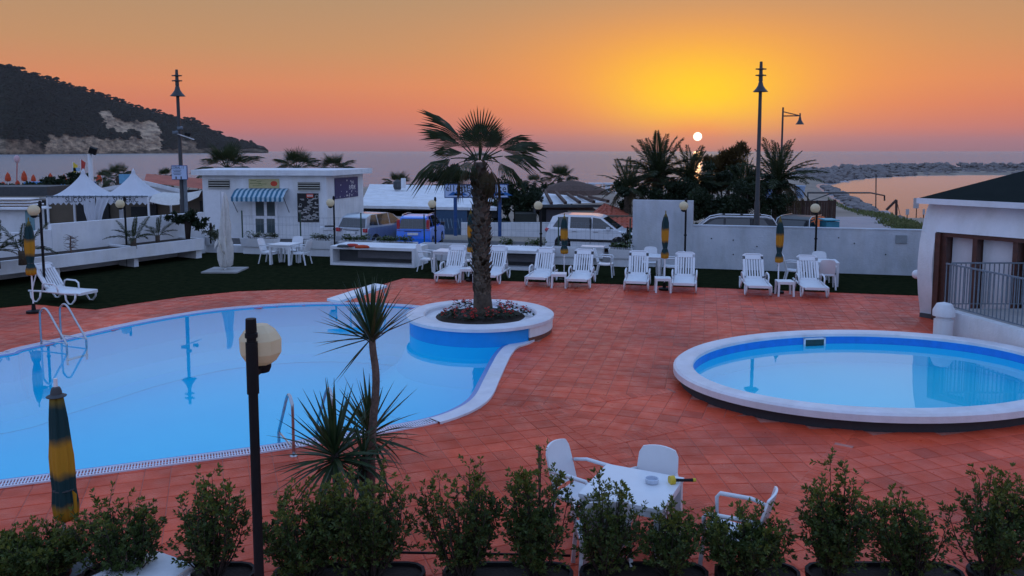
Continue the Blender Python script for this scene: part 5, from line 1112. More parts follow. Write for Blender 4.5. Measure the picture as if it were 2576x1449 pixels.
# chairs around it: backrests found on the picture at height .86
bp1 = P(1420,1118,.86); bp1.z = 0; place_chair(bp1 + (tc_-bp1).normalized()*.30, math.atan2((tc_-bp1).y, (tc_-bp1).x)+math.pi/2+R(14), '', True)
bp2 = P(1661,1137,.86); bp2.z = 0; d2 = (tc_+ey_*-.2+ex_*.02-bp2).normalized(); place_chair(bp2 + d2*.30, math.atan2(-ey_.y,-ey_.x)+math.pi/2, 'white armchair at the near table, far side, its back to the pool')
p_ = P(1842,1335,.44); p_.z = 0; place_chair(p_, R(-118), 'white armchair in the lower right behind a bush, turned away from the near table')
p_ = P(1515,1335,.44); p_.z = 0; place_chair(p_, R(182), 'white armchair hidden behind the bushes on the near side of the table')
fl = dup(lg, P(445,1362,.33)*1.0, R(152), 'flat white lounger lying behind the lower left shrubs, only its end in view'); fl.location = P(432,1398,.33) - Vector((math.sin(R(152)),-math.cos(R(152)),0))*.97; fl.location.z = 0; [setattr(c_, 'matrix_local', Matrix.Translation((0,.14,.33))) for c_ in fl.children if c_.name.startswith('backrest')]; [bpy.data.objects.remove(c_) for c_ in list(fl.children) if c_.name.startswith('armrest') or c_.name.startswith('prop')]
o = MB().lathe([(.045,0),(.065,.005),(.07,.045),(.06,.045),(.055,.012),(.0001,.012)],14).build('ashtray', mat('clear_glass',(.5,.56,.66),.08,.05,9,spec=.8), smooth='auto'); o.location = P(1640,1214,.732); tag(o,'clear glass ashtray on the near white table','ashtray')
hf = empty('yellow_torch','small yellow and black torch lying on the corner of the near table','torch',P(1684,1216,.732)); MB().tube([(0,0,.03),(.05,.01,.03)],[.045,.045],10).build('head',YELL,hf,smooth='auto'); MB().tube([(.05,.01,.03),(.14,.028,.02),(.24,.045,.015)],[.018,.015,.018],8).build('handle',BLACK,hf,smooth='auto'); MB().tube([(.24,.045,.015),(.27,.05,.014)],[.02,.018],8).build('tail_cap',YELL,hf)
# ---- back row tables with chairs
def small_set(u, v, yaw, label, chairs):
    p = P(u, v, 0); t = dup(tb, p, yaw, label); ex_ = Vector((math.cos(yaw), math.sin(yaw), 0)); ey_ = Vector((-math.sin(yaw), math.cos(yaw), 0))
    for s, dist, lb in chairs: q, a = seat_at(p, ex_, ey_, s, dist); place_chair(q, a, lb)
small_set(718, 664, R(-14), 'square white table near the white folded parasol in front of the kiosk', (('L',.62,'white armchair left of the kiosk side table'),('R',.62,'white armchair right of the kiosk side table'),('B',.60,'white chair behind the kiosk side table')))
small_set(1128, 684, R(-14), 'white table behind the lounger left of the palm', (('L',.72,'white armchair left of the table near the palm, by the box bench'),('R',.70,'white armchair right behind the palm trunk')))
small_set(1630, 700, R(-14), 'white table in front of the tall wall panel', (('R',.72,'white armchair right of the table at the tall wall panel, beside the striped parasol'),('B',.6,'white armchair behind the table at the tall wall panel'),('L',1.35,'white armchair standing alone left of the tall wall panel')))
small_set(2068, 716, R(-14), 'white table in front of the low boundary wall, behind the rightmost lounger', (('L',.80,'white armchair left of the rightmost table'),('B',.6,'white armchair behind the rightmost table against the wall'),('F',.72,'white armchair on the near side of the rightmost table, half behind the lounger')))
# ---- globe lamps
def make_lamp(label, hgt=2.2):
    t = empty('globe_lamp', label, 'lamp', (0,0,0), 0, 'round globe lamps on dark poles'); MB().tube([(0,0,0),(0,0,hgt+.12)],.034,10).build('pole', BLACK, t, smooth='auto'); MB().lathe([(.05,hgt*.55),(.05,hgt*.55+.05)],10).build('collar', BLACK, t)
    MB().sphere((-.10,-.12,hgt+.02),.15,20,14).build('globe', GLOBE, t, smooth=True); MB().lathe([(.0001,hgt+.10),(.045,hgt+.12),(.045,hgt+.2),(.03,hgt+.26),(.0001,hgt+.27)],8).build('top_cap', BLACK, t); MB().lathe([(.03,hgt-.18),(.085,hgt-.15),(.09,hgt-.12),(.05,hgt-.10)],12,(-.10,-.12,0)).build('globe_cup', BLACK, t, smooth='auto'); MB().beam((0,0,hgt-.14),(-.10,-.12,hgt-.14),.03).build('bracket', BLACK, t)
    return t
lamps = [(85,529,21.0,'globe lamp furthest left, behind the left striped parasol'),(302,513,27.5,'globe lamp in front of the left wall and the marquees'),(831,510,29.6,'globe lamp beside the kiosk menu board'),(1087,513,29.0,'globe lamp in front of the blue hatchback'),(1354,517,27.6,'globe lamp right of the palm in front of the dark hut'),(1720,518,26.4,'globe lamp in front of the tall wall panel'),(2051,524,25.4,'globe lamp at the right in front of the low boundary wall')]
L0 = None
for u, v, Y, lb in lamps:
    g = A(u, v, Y); zb = g.z-2.22
    if L0 is None: L0 = make_lamp(lb); o = L0
    else: o = dup(L0, label=lb)
    o.location = (g.x+.10, g.y+.12, zb); 
    if abs(u-302) < 2: pass
# near octagonal lamp on a thick pole
nl = A(655,868,5.72); t = empty('octagonal_lamp', 'big octagonal cream lamp on a thick black pole in the left foreground', 'lamp', (0,0,0)); pp0 = A(633,868,5.55); t.location = (pp0.x, pp0.y, 0)
MB().tube([(0,0,0),(0,0,pp0.z+.10)],[.036,.034],12).build('pole', BLACK, t, smooth='auto'); MB().lathe([(.036,pp0.z+.08),(.04,pp0.z+.10),(.037,pp0.z+.19),(.0001,pp0.z+.19)],12).build('top_cap', BLACK, t, smooth='auto'); MB().lathe([(.034,pp0.z+.05),(.045,pp0.z+.055),(.045,pp0.z+.085),(.034,pp0.z+.09)],12).build('clamp', BLACK, t, smooth='auto'); MB().lathe([(.044,pp0.z-.35),(.044,pp0.z+.02)],10).build('sleeve', BLACK, t, smooth='auto')
gl = nl - t.location; gr = .152
q = MB(); q.lathe([(.055,-gr),(.115,-.108),(.152,-.05),(.155,.05),(.118,.105),(.058,gr)], 8, gl); q.v = [tuple(v) for v in q.v]; go = q.build('globe', GLOBE, t); MB().lathe([(.06,-gr-.045),(.075,-gr-.01),(.075,-gr+.015),(.05,-gr+.02)],12,gl+Vector((0,0,0))).build('globe_cup', BLACK, t, smooth='auto'); MB().beam((0,0,gl.z-gr-.02),gl+Vector((0,0,-gr-.02)),.05,.04).build('bracket', BLACK, t)
# ---- striped closed parasols
def folds(n_, a): return lambda t, z: (a*math.sin(n_*t+z)+.5*a*math.sin(9*t-2*z)+.03*math.sin(14*z))*(1 if z < 2.05 else .4)
def make_parasol(label):
    t = empty('striped_parasol', label, 'parasol', (0,0,0), 0, 'closed yellow and green parasols')
    MB().tube([(0,0,0),(0,0,2.12)],.018,8).build('pole', WMET, t); MB().lathe([(.0001,.0),(.17,.0),(.17,.05),(.05,.07),(.04,.22),(.0001,.22)],16).build('base', BLACK, t, smooth='auto')
    MB().lathe([(.055,.88),(.10,.90),(.105,1.0),(.085,1.10),(.060,1.16),(.085,1.30),(.098,1.5),(.100,1.7),(.085,1.88),(.055,2.03),(.022,2.12),(.0001,2.16)],36,wob=folds(5,.17)).build('canopy', STRIPE, t, smooth=True)
    MB().lathe([(.066,1.15),(.066,1.17)],12).build('tie_band', CHAR, t); MB().lathe([(.018,2.15),(.016,2.2),(.0001,2.23)],8).build('tip', STRIPE, t)
    return t
SP = None
for u, v, Y, lb in ((1184,526,24.5,'closed yellow and green parasol half hidden behind the palm trunk'),(1420,538,24.6,'closed yellow and green parasol in front of the white car'),(1675,531,22.9,'closed yellow and green parasol in front of the tall wall panel'),(1963,545,22.4,'closed yellow and green parasol in front of the low wall at the right'),(71,549,19.6,'closed yellow and green parasol at the far left beside the lone lounger')):
    g = A(u, v, Y)
    if SP is None: SP = make_parasol(lb); o = SP
    else: o = dup(SP, label=lb)
    o.location = (g.x, g.y, g.z-2.2)
    if o.location.z > .0 or True:
        zb = o.location.z; 
        o.location.z = 0; o.scale = (1.0,1.0,(zb+2.2)/2.2); o.rotation_euler = (0,0,random.uniform(0,6))
g = A(131,952,7.25); t = empty('near_striped_parasol', 'big closed green and yellow parasol with dark cap in the left foreground', 'parasol', (g.x+.03,g.y,0)); hh = g.z
MB().tube([(.0,0,0),(0,0,hh)],.018,8).build('pole', WMET, t); sc = hh/2.2
q = MB().lathe([(.055,.62),(.088,.66),(.098,.80),(.092,.98),(.096,1.15),(.098,1.35),(.088,1.58),(.076,1.76),(.062,1.92),(.055,2.02),(.0001,2.04)],64,wob=lambda t_, z: .12*math.sin(4*t_+z*1.2)+.08*math.sin(9*t_+z)+.05*math.sin(15*t_-2*z)+.03*math.sin(11*z)); ka = (2.16-.88)/(2.04-.62); q.v = [(x+.05*(1-z/2.0), y, .88+(z-.62)*ka) for x, y, z in q.v]; o = q.build('canopy', STRIPE, t, smooth=True); o.scale = (1,1,sc/ka); o.location = (0,0,(.62-.88/ka)*sc)
q = MB().lathe([(.085,2.0*sc),(.088,2.008*sc),(.05,2.03*sc),(.048,2.06*sc),(.036,2.10*sc),(.0001,2.12*sc)],20); q.build('dark_cap', CHAR, t, smooth='auto'); q = MB().lathe([(.099,.97*sc),(.099,.98*sc)],20,(.027,0,0)); q.build('tie_band', CHAR, t)
q = MB(); q.add([(.10,-.02,.98*sc),(.155,-.03,.93*sc),(.15,-.03,.66*sc),(.12,-.02,.60*sc),(.09,-.02,.80*sc),(.10,.03,.9*sc)], [(0,1,2,3,4),(0,5,4)]); q.build('loose_flap', STRIPE, t)
MB().lathe([(.0001,.0),(.24,.0),(.24,.07),(.05,.09),(.05,.28),(.0001,.28)],16).build('base', CHAR, t, smooth='auto')
# ---- big white folded parasol on slabs
bpn = P(567,682,0); t = empty('white_parasol', 'big folded off white parasol tied up on a square slab base', 'parasol', bpn)
for sx in (-1,1):
    for sy in (-1,1): MB().box((sx*.30,sy*.30,.035),(.58,.58,.05),0).build('slab', GREY, t)
zt_ = A(573,484,bpn.y).z
MB().tube([(0,0,0),(0,0,zt_)],.04,8).build('pole', WMET, t)
def canv(t_, z): return .24*math.sin(5*t_+2*z)+.17*math.sin(11*t_+3*z)+.09*math.sin(17*t_-4*z)+.05*math.sin(6*z)
s_ = (zt_)/2.75
q = MB().lathe([(.10,.14),(.17,.22),(.20,.45),(.22,.75),(.19,1.0),(.15,1.25),(.16,1.45),(.14,1.7),(.11,2.0),(.085,2.35),(.05,2.62),(.0001,2.75)],60,wob=canv); q.v = [(x+.08*z/2.75, y, z*s_) for x, y, z in q.v]; q.build('canopy', CANV, t, smooth=True)
q = MB().tube([(-.13,-.20,1.12*s_),(0,-.25,.75*s_),(.07,-.24,.62*s_),(.12,-.22,.9*s_),(.12,-.20,1.2*s_)],.016,6); q.build('tie_cord', mat('cream_cord',(.5,.45,.36),.8), t, smooth=True)
q = MB(); q.add([(-.16,-.19,1.2*s_),(-.28,-.16,.95*s_),(-.27,-.18,.8*s_),(-.15,-.21,1.0*s_)], [(0,1,2,3)]); q.build('loose_corner', CANV, t)
# ---- pool ladders
def ladder(pa, pb, inward, label, hgt=.78):
    t = empty('pool_ladder', label, 'pool ladder', (pa+pb)/2, 0, 'steel pool ladders')
    for p in (pa, pb):
        o_ = p-(pa+pb)/2
        pts = [o_-inward*.34+Vector((0,0,0)), o_-inward*.34+Vector((0,0,hgt*.78)), o_-inward*.30+Vector((0,0,hgt*.92)), o_-inward*.20+Vector((0,0,hgt)), o_-inward*.08+Vector((0,0,hgt*.92)), o_+inward*.14+Vector((0,0,hgt*.55)), o_+inward*.38+Vector((0,0,.12)), o_+inward*.40+Vector((0,0,.02)), o_+inward*.40+Vector((0,0,-.35))]
        MB().tube(smoothpoly(pts,4), .021, 8).build('handrail', STEEL, t, smooth=True); MB().tube([o_-inward*.34+Vector((0,0,.10)), o_+inward*.37+Vector((0,0,.10))],.014,6).build('cross_bar', STEEL, t); MB().lathe([(.055,0),(.05,.012),(.025,.02)],12,o_-inward*.34).build('foot_flange', STEEL, t)
    for z in (-.25,): MB().beam((pa-(pa+pb)/2)+inward*.40+Vector((0,0,z)), (pb-(pa+pb)/2)+inward*.40+Vector((0,0,z)), .08, .025).build('step', STEEL, t)
pa, pb = P(107,867,0), P(163,857,0); dd = (pb-pa).normalized(); dd.z = 0; inw = Vector((dd.y,-dd.x,0)); inw = Vector((.92,-.38,0)); ladder(P(106,868,0)+inw*.32, P(156,855,0)+inw*.32, inw, 'steel pool ladder on the far left side of the swimming pool')
pa, pb = P(733,1128,0), P(838,1108,0); dd = (pb-pa).normalized(); inw = Vector((-dd.y,dd.x,0)); ladder(P(738,1145,0)+inw*.32, P(838,1125,0)+inw*.32, inw, 'steel pool ladder on the near side, half behind the yucca plants')
# ---- diving board
db0, db1 = P(838,754,.40), P(958,715,.58); t = empty('diving_board', 'white diving board above the far side of the swimming pool', 'diving board', (db1.x,db1.y,0)); d_ = (db1-db0).normalized(); n_ = Vector((-d_.y,d_.x,0)).normalized()*.24
q = MB(); th = Vector((0,0,-.06)); q.add([db0-n_,db0+n_,db1+n_,db1-n_,db0-n_+th,db0+n_+th,db1+n_+th,db1-n_+th], [(0,1,2,3),(7,6,5,4),(0,4,5,1),(1,5,6,2),(2,6,7,3),(3,7,4,0)]); q.build('board', WPL, t, world=True)
for s in (-1,1):
    e_ = db1-d_*.1+n_*s*.8; f_ = db0.lerp(db1,.45)+n_*s*.8; q = MB(); q.tube([e_-Vector((0,0,.07)), Vector((e_.x+.05,e_.y,.3)), Vector((e_.x,e_.y,.02)), Vector((f_.x,f_.y,.02)), f_-Vector((0,0,.08))],.02,6); q.build('frame', STEEL, t, world=True)
# ---- cars
def car(name, label, loc, yaw, paint, L_, W_, H_, prof_low, prof_top, wheels, wr, wins, kind, side_trim=False, rails=False):
    t = empty(name, label, 'car', loc, yaw, 'parked cars behind the terrace')
    # low body outline (x,z), with wheel arches
    pts = []
    for (x, z) in prof_low: pts.append((x,z))
    bottom = []
    zb = .20
    xs_ = sorted(wheels); xe0, xe1 = prof_low[-1][0], prof_low[0][0]
    # walk along the bottom from rear (last) to front (first)
    cur = [(xe0,zb)]
    for wx in xs_:
        for k in range(9): a = math.pi - k*math.pi/8; cur.append((wx+(wr+.06)*math.cos(a), max(zb, wr+(wr+.06)*math.sin(a)) if 0 < k < 8 else zb))
    cur.append((xe1,zb)); out_ = pts + cur
    cx_, cz_ = 0, .6
    def ringy(y, s_): return [((x)*s_, y, cz_+(z-cz_)*(s_ if z > cz_ else 1)) for x, z in out_]
    layers = [(-W_/2,.975),(-W_/2+.03,.99),(-W_/2+.10,1.0),(0,1.012),(W_/2-.10,1.0),(W_/2-.03,.99),(W_/2,.975)]; n_ = len(out_); vs = []; q = MB()
    for y, s_ in layers: vs += ringy(y, s_)
    q.add(vs, [(i*n_+j, i*n_+(j+1)%n_, (i+1)*n_+(j+1)%n_, (i+1)*n_+j) for i in range(len(layers)-1) for j in range(n_)])
    loop = [Vector((x,z,0)) for x, z in out_]; tri = tessellate_polygon([loop]); k0 = (len(layers)-1)*n_
    q.f += [tuple(a) for a in tri] + [tuple(a+k0 for a in f_) for f_ in tri]; q.build('body', paint, t, smooth='auto')
    # greenhouse
    zbelt = min(z for x, z in prof_top); ztp = max(z for x, z in prof_top)
    def yy(z): return (W_/2-.03) - (z-zbelt)/(ztp-zbelt)*.17
    m_ = len(prof_top); vs = [(x, s*yy(z), z) for s in (-1,1) for x, z in prof_top]; q = MB(); tri = tessellate_polygon([[Vector((x,z,0)) for x, z in prof_top]])
    q.add(vs, [(j,(j+1)%m_,(j+1)%m_+m_,j+m_) for j in range(m_)] + [tuple(a) for a in tri] + [tuple(i+m_ for i in a) for a in tri]); q.build('cabin', paint, t, smooth='auto')
    for s in (-1,1):
        for wn in wins:
            q = MB(); vs = [(x, s*(yy(z)+.006), z) for x, z in wn]; q.add(vs, [tuple(range(len(wn)))]); q.build('side_window', GLASS, t)
    def slope(i0, i1, name_, inset=.08, k0=.10, k1=.90, dx=.0):
        (x0,z0),(x1,z1) = prof_top[i0], prof_top[i1]; nx_, nz_ = (z1-z0), -(x1-x0); l_ = math.hypot(nx_,nz_); sg = 1 if (nx_*( (x0+x1)/2)) > 0 else -1; nx_, nz_ = nx_/l_*.012*sg, nz_/l_*.012*sg
        if nz_ < 0 and abs(nz_) > abs(nx_): nx_, nz_ = -nx_, -nz_
        vs = []
        for k in (k0,k1):
            x, z = x0+(x1-x0)*k, z0+(z1-z0)*k; y = yy(z)-inset; vs += [(x+nx_,-y,z+nz_),(x+nx_,y,z+nz_)]
        MB().add(vs, [(0,1,3,2)]).build(name_, GLASS, t)
    slope(0,1,'windscreen'); slope(kind[0],kind[1],'rear_window',.07)
    w0 = None
    for wx in wheels:
        for s in (-1,1):
            tr_ = MB().lathe([(wr*.55,-.09),(wr*.95,-.10),(wr,-.06),(wr,.06),(wr*.95,.10),(wr*.55,.09)],20); tr_.v = [(x,z,y) for x,y,z in tr_.v]; w_ = tr_.build('wheel', TYRE, t, smooth='auto'); w_.location = (wx, s*(W_/2-.11), wr)
            rm = MB().lathe([(.0001,.02),(wr*.2,.03),(wr*.56,.0),(wr*.62,.02)],20); rm.v = [(x,z*s,y) for x,y,z in rm.v]
            for k in range(5): a = k*1.2566; rm.beam((0,s*.03,0),(math.cos(a)*wr*.58,s*.03,math.sin(a)*wr*.58),.05,.02)
            rm.build('rim', STEEL, w_).location = (0,s*.07,0)
    return t
HB = dict(prof_low=[(1.95,.45),(1.98,.62),(1.90,.80),(1.25,.97),(-1.70,1.02),(-1.86,.95),(-1.93,.62),(-1.93,.42)], prof_top=[(1.20,.95),(.45,1.50),(.1,1.58),(-1.35,1.58),(-1.62,1.50),(-1.84,.98)])
def scale_prof(p, sx, sz): return [(x*sx, z*sz) for x, z in p]
def win_hb(sx, sz): return [scale_prof(w, sx, sz) for w in ([(1.02,1.01),(.42,1.44),(.10,1.49),(.10,1.01)],[(.02,1.01),(.02,1.49),(-.85,1.49),(-.85,1.01)],[(-.95,1.01),(-.95,1.49),(-1.32,1.48),(-1.60,1.05)])]
ZG = -.59
# white car, seen from its left rear flank, facing right
wc = A(1484,590,37.2); wcar = car('parked_car','white compact people carrier seen from the side, behind the terrace troughs',(wc.x+.15,wc.y,ZG),R(-16),CWHI,4.2,1.78,1.66,scale_prof(HB['prof_low'],1.09,1.02),scale_prof(HB['prof_top'],1.09,1.055),(1.36,-1.30),.34,win_hb(1.09,1.055),(4,5))
for s in (-1,): 
    MB().box((.1,s*.90,.52),(2.1,.03,.11)).build('side_moulding', CBLK, wcar); MB().box((.28,s*.893,.92),(.22,.02,.03)).build('door_handle', STEEL, wcar); MB().box((-.72,s*.893,.92),(.22,.02,.03)).build('door_handle', STEEL, wcar); MB().box((.03,s*.889,.85),(.014,.012,.95)).build('door_gap', CBLK, wcar); MB().box((.85,s*.99,1.10),(.14,.20,.13)).build('wing_mirror', CWHI, wcar)
    MB().box((.03,s*.86,1.30),(.10,.02,.46)).build('pillar', CBLK, wcar)
MB().sphere((-2.02,-.80,.96),.11,12,8).build('tail_light', REDL, wcar, smooth=True); MB().sphere((-2.02,.80,.96),.11,12,8).build('tail_light', REDL, wcar, smooth=True); MB().box((-2.10,0,.42),(.06,1.5,.16)).build('rear_bumper', CBLK, wcar); MB().sphere((-2.05,-.82,.5),.07,8,6).build('fog_light', CBLK, wcar)
# rear views
def rear_bits(c, W_, xr, paint, lamps_z, plate=True, lampw=.14, lamph=.42, red=REDL, xo=0):
    for s in (-1,1): MB().box((xr+.04+xo,s*(W_/2-.10),lamps_z),(.10,lampw,lamph)).build('tail_light', red, c)
    MB().box((xr-.03,0,.45),(.10,W_*.94,.24)).build('rear_bumper', paint, c)
    if plate: MB().box((xr-.02,0,.78),(.03,.50,.11)).build('number_plate', WPL, c)
    MB().box((xr-.022,0,.90),(.02,W_*.5,.03)).build('tailgate_trim', CBLK, c)
    for s in (-1,1): MB().box((.75,s*(W_/2+.10),1.05),(.12,.20,.14)).build('wing_mirror', CBLK, c)
bc = A(1060,590,38.6); bcar = car('parked_car','bright blue small hatchback parked with its rear to the pool',(bc.x,bc.y,ZG),R(90-6),CBLU,3.6,1.60,1.58,scale_prof(HB['prof_low'],.92,1.0),[(1.10,.95),(.5,1.45),(.1,1.56),(-1.35,1.58),(-1.62,1.52),(-1.76,.95)],(1.2,-1.12),.30,win_hb(.92,1.04),(4,5))
rear_bits(bcar,1.60,-1.80,CBLU,1.18,lamph=.50,xo=.06)
for s in (-1,1): MB().tube([(.3,s*.58,1.60),(-.2,s*.6,1.64),(-1.3,s*.6,1.63),(-1.45,s*.58,1.57)],.018,6).build('roof_rail', STEEL, bcar)
sc_ = A(945,586,39.3); scar = car('parked_car','silver minivan with dark rear window parked left of the blue hatchback',(sc_.x,sc_.y,ZG),R(90-24),CSIL,4.0,1.72,1.60,scale_prof(HB['prof_low'],1.05,1.0),[(1.45,.95),(.55,1.50),(.1,1.60),(-1.35,1.60),(-1.75,1.48),(-2.02,.96)],(1.36,-1.30),.32,win_hb(1.05,1.06),(4,5))
rear_bits(scar,1.72,-2.05,CSIL,.90,lamph=.18,lampw=.2)
# dark cars right behind the wall: only their roofs show
d1 = A(1826,575,36.6); dcar = car('parked_car','dark estate car with silver roof rails, only its roof above the low wall',(d1.x,d1.y,ZG),R(180-14),CBLK,4.6,1.80,1.62,scale_prof(HB['prof_low'],1.18,1.0),[(1.45,.95),(.75,1.50),(.35,1.60),(-1.75,1.60),(-2.0,1.52),(-2.22,.97)],(1.5,-1.5),.33,[scale_prof(w_,1.22,1.055) for w_ in win_hb(1,1)],(4,5))
for s in (-1,1): MB().tube([(1.3,s*.74,1.10),(.72,s*.66,1.56),(.3,s*.62,1.655),(-1.7,s*.62,1.66),(-2.0,s*.64,1.60),(-2.25,s*.72,1.2)],.028,6).build('roof_rail', WMET, dcar, smooth=True)
for x in (.1,-.7,-1.5): MB().box((x,-.62,1.67),(.12,.06,.05)).build('rail_foot', CBLK, dcar)
d2_ = A(2032,575,36.8); ecar = car('parked_car','dark hatchback at the right behind the low wall, seen through its rear window',(d2_.x,d2_.y+.3,ZG),R(90-38),CBLK,4.1,1.74,1.62,scale_prof(HB['prof_low'],1.08,1.02),[(1.3,.97),(.6,1.52),(.1,1.63),(-1.35,1.64),(-1.7,1.55),(-1.98,.99)],(1.36,-1.30),.33,win_hb(1.08,1.08),(4,5))
for s in (-1,1): MB().tube([(-1.98,s*.80,1.0),(-1.72,s*.72,1.56),(-1.3,s*.68,1.66),(.1,s*.68,1.66)],.02,6).build('chrome_trim', STEEL, ecar, smooth=True)
o = rectY(2078,558,2112,600,35.2,.8,'blue_bin',mat('teal_plastic',(.03,.20,.28),.6),None,-.6); tag(o,'teal and pale blue box bin right of the dark hatchback behind the wall','bin'); q = MB(); p = A(2095,556,35.15); q.box((p.x,35.6,p.z+.03),(.62,.9,.05)); lid = q.build('lid', mat('bright_teal',(.05,.32,.42),.5), o)
# ---- street lamps
def shade(mb, c, r, h): mb.lathe([(r,0),(r*.98,.02*h),(r*.62,.28*h),(r*.36,.55*h),(r*.28,.80*h),(r*.14,1.0*h),(.0001,1.0*h)],18,c)
def street_lamp(u0, v0, u1, v1, Y, label, vs_, vtop, zb=-1.2, cams=False):
    b = A(u1, v1, Y); tpp = A(u0, vtop, Y); sh_ = A(u0, vs_, Y); t = empty('street_lamp', label, 'street lamp', (b.x,Y,zb)); k = Y/F
    slope_ = (tpp.x-b.x)/(tpp.z-b.z); bx = b.x + slope_*(zb-b.z); pt = lambda z: Vector((bx+slope_*(z-zb), Y, z))
    MB().tube([pt(zb), pt((zb+sh_.z)*.35), pt((zb+sh_.z)*.36), pt(sh_.z)],[.15,.12,.10,.07],10).build('pole', DGREY, t, smooth='auto', world=True)
    q = MB(); shade(q, pt(sh_.z), 18.5*k, (28)*k); q.build('shade', DGREY, t, smooth='auto', world=True)
    q = MB().tube([pt(sh_.z+26*k), pt(tpp.z-.0)], [.09,.06], 8); q.build('finial', DGREY, t, world=True)
    for f in (.30,.62): p = pt(sh_.z+26*k+(tpp.z-sh_.z-26*k)*f); q = MB().lathe([(.06,-.04),(.16,-.02),(.16,.02),(.06,.04)],10,p); q.beam(p-Vector((.22,0,0)),p+Vector((.22,0,0)),.05); q.build('ring', DGREY, t, world=True)
    return t, pt
sl1, pt1 = street_lamp(444,175,460,530,36,'tall grey street lamp at the left with cameras and a notice board',242,175,cams=True)
z2 = A(455,380,36).z; q = MB().tube([pt1(-1.2)+Vector((.16,-.02,0)), Vector((pt1(z2).x+.17,35.98,z2-.8))],.085,8); q.build('second_pole', GREYM, sl1, world=True)
for v, dx, nm in ((322,.05,'camera'),(338,.38,'camera'),(333,-.16,'camera')): p = A(452,v,35.8); q = MB().box((p.x+dx,35.7,p.z),(.22,.16,.12),.3); q.sphere((p.x+dx+.1,35.62,p.z),.08,10,6); q.build(nm, GREYM if dx < .3 else BLACK, sl1, world=True)
p = A(462,335,35.8); MB().beam((p.x-.3,35.8,p.z-.02),(p.x+.45,35.8,p.z-.28),.04).build('camera_bracket', WMET, sl1, world=True)
a = A(433,452,35.7); b = A(471,416,35.7); nb_o = empty('notice_board','white notice board with black lines mounted on the left street lamp','sign',((a.x+b.x)/2,35.7,a.z)); MB().box(((a.x+b.x)/2,35.7,(a.z+b.z)/2),(b.x-a.x,.05,b.z-a.z)).build('frame', BLUEM, nb_o, world=True); MB().box(((a.x+b.x)/2,35.66,(a.z+b.z)/2),(b.x-a.x-.05,.05,b.z-a.z-.05)).build('board', SIGNW, nb_o, world=True)
q = MB(); put_text(q,'CORAL I I',.17,((a.x*.6+b.x*.4),35.63,b.z-.10),Vector((1,0,0)),sx=.8)
for k in range(4): z_ = b.z-.21-k*.065; q.box((a.x*.62+b.x*.38,35.632,z_),(.30 if k%2 else .38,.008,.02))
for x_ in (.3,.62): q.box((a.x+(b.x-a.x)*x_,35.632,a.z+.09),(.05,.008,.11))
q.build('print', INK, nb_o, world=True, recalc=False)['kind'] = 'stuff'
street_lamp(1915,155,1903,575,34,'tall grey street lamp at the right of the sun, in front of the hedge',231,155)
b = A(1968,420,62); t = empty('arm_lamp','thinner street lamp with side arm and hanging shade beyond the date palms','street lamp',(b.x,62,-2)); tp_ = A(1970,270,62); MB().tube([(b.x-.1,62,-2),(tp_.x,62,tp_.z)],[.10,.07],8).build('pole', DGREY, t, world=True)
e_ = A(2012,291,62); MB().beam(A(1970,292,62),e_,.09).build('arm', DGREY, t, world=True); MB().beam(A(1970,281,62),A(2008,290,62),.07).build('brace', DGREY, t, world=True); q = MB(); p = A(2012,313,62); shade(q, p, 10.5*62/F, 20*62/F); q.tube([p+Vector((0,0,.5)), p+Vector((0,0,.85))],.06,6); q.build('shade', DGREY, t, smooth='auto', world=True)
# floodlight column at the left
b = A(229,430,41); fl_ = empty('floodlight_column','white column with a black floodlight rising behind the left marquee','lamp',(b.x,49,-2)); p0, p1 = A(228,440,49), A(226,388,49); MB().tube([(p1.x,49,-2),(p1.x,49,p1.z)],[.16,.13],10).build('column', WALL, fl_, world=True, smooth='auto'); p = A(234,379,48.8); MB().box((p.x,48.8,p.z),(.42,.25,.38),.3,M=Euler((.3,.35,.3)).to_matrix()).build('floodlight', BLACK, fl_, world=True); MB().beam(p1+Vector((0,0,-.1)),p,.06).build('bracket', DGREY, fl_, world=True)
# flags, beach parasols
def flag(u, v0, v1, Y, m, label, w_=.5):
    a = A(u, v0, Y); b = A(u, v1, Y); t = empty('beach_flag', label, 'flag', (b.x,Y,b.z)); MB().tube([(b.x,Y,b.z-1),(a.x,Y,a.z)],.04,6).build('pole', m if m is ORANGE else WMET, t, world=True)
    MB().add([(a.x,Y,a.z),(a.x+w_,Y+.1,a.z-.5),(a.x+w_*.8,Y,a.z-1.3),(a.x,Y,a.z-1.5)],[(0,1,2,3)]).build('flag', m, t, world=True)
flag(183,407,440,110,YELL,'small yellow flag on the beach, left of the red one',.6); flag(203,400,430,110,SANDR,'small red flag on the beach behind the left marquee',.6)
rm_ = empty('red_beach_pole','slim red and white marker pole with an oval head on the far left beach','pole',A(41,455,120)); a, b = A(42,392,120), A(41,455,120); MB().tube([(b.x,120,b.z-1),(a.x,120,a.z-1)],.07,6).build('pole', SANDR, rm_, world=True); MB().sphere((a.x,120,a.z-.5),.38,10,8,1.6).build('head', mat('pink_white',(.55,.35,.38),.6), rm_, world=True)
wt = rectY(182,422,200,431,110,.2,'lifeguard_board',mat('pale_blue_board',(.25,.38,.52),.6),None); tag(wt,'small pale blue board on posts on the beach behind the left marquee','sign')
q = MB(); 
for u in (184,198): p = A(u,431,110.1); q.beam((p.x,110.1,p.z-2),(p.x,110.1,p.z),.12)
q.build('post', WMET, wt); bpy.data.objects['post']
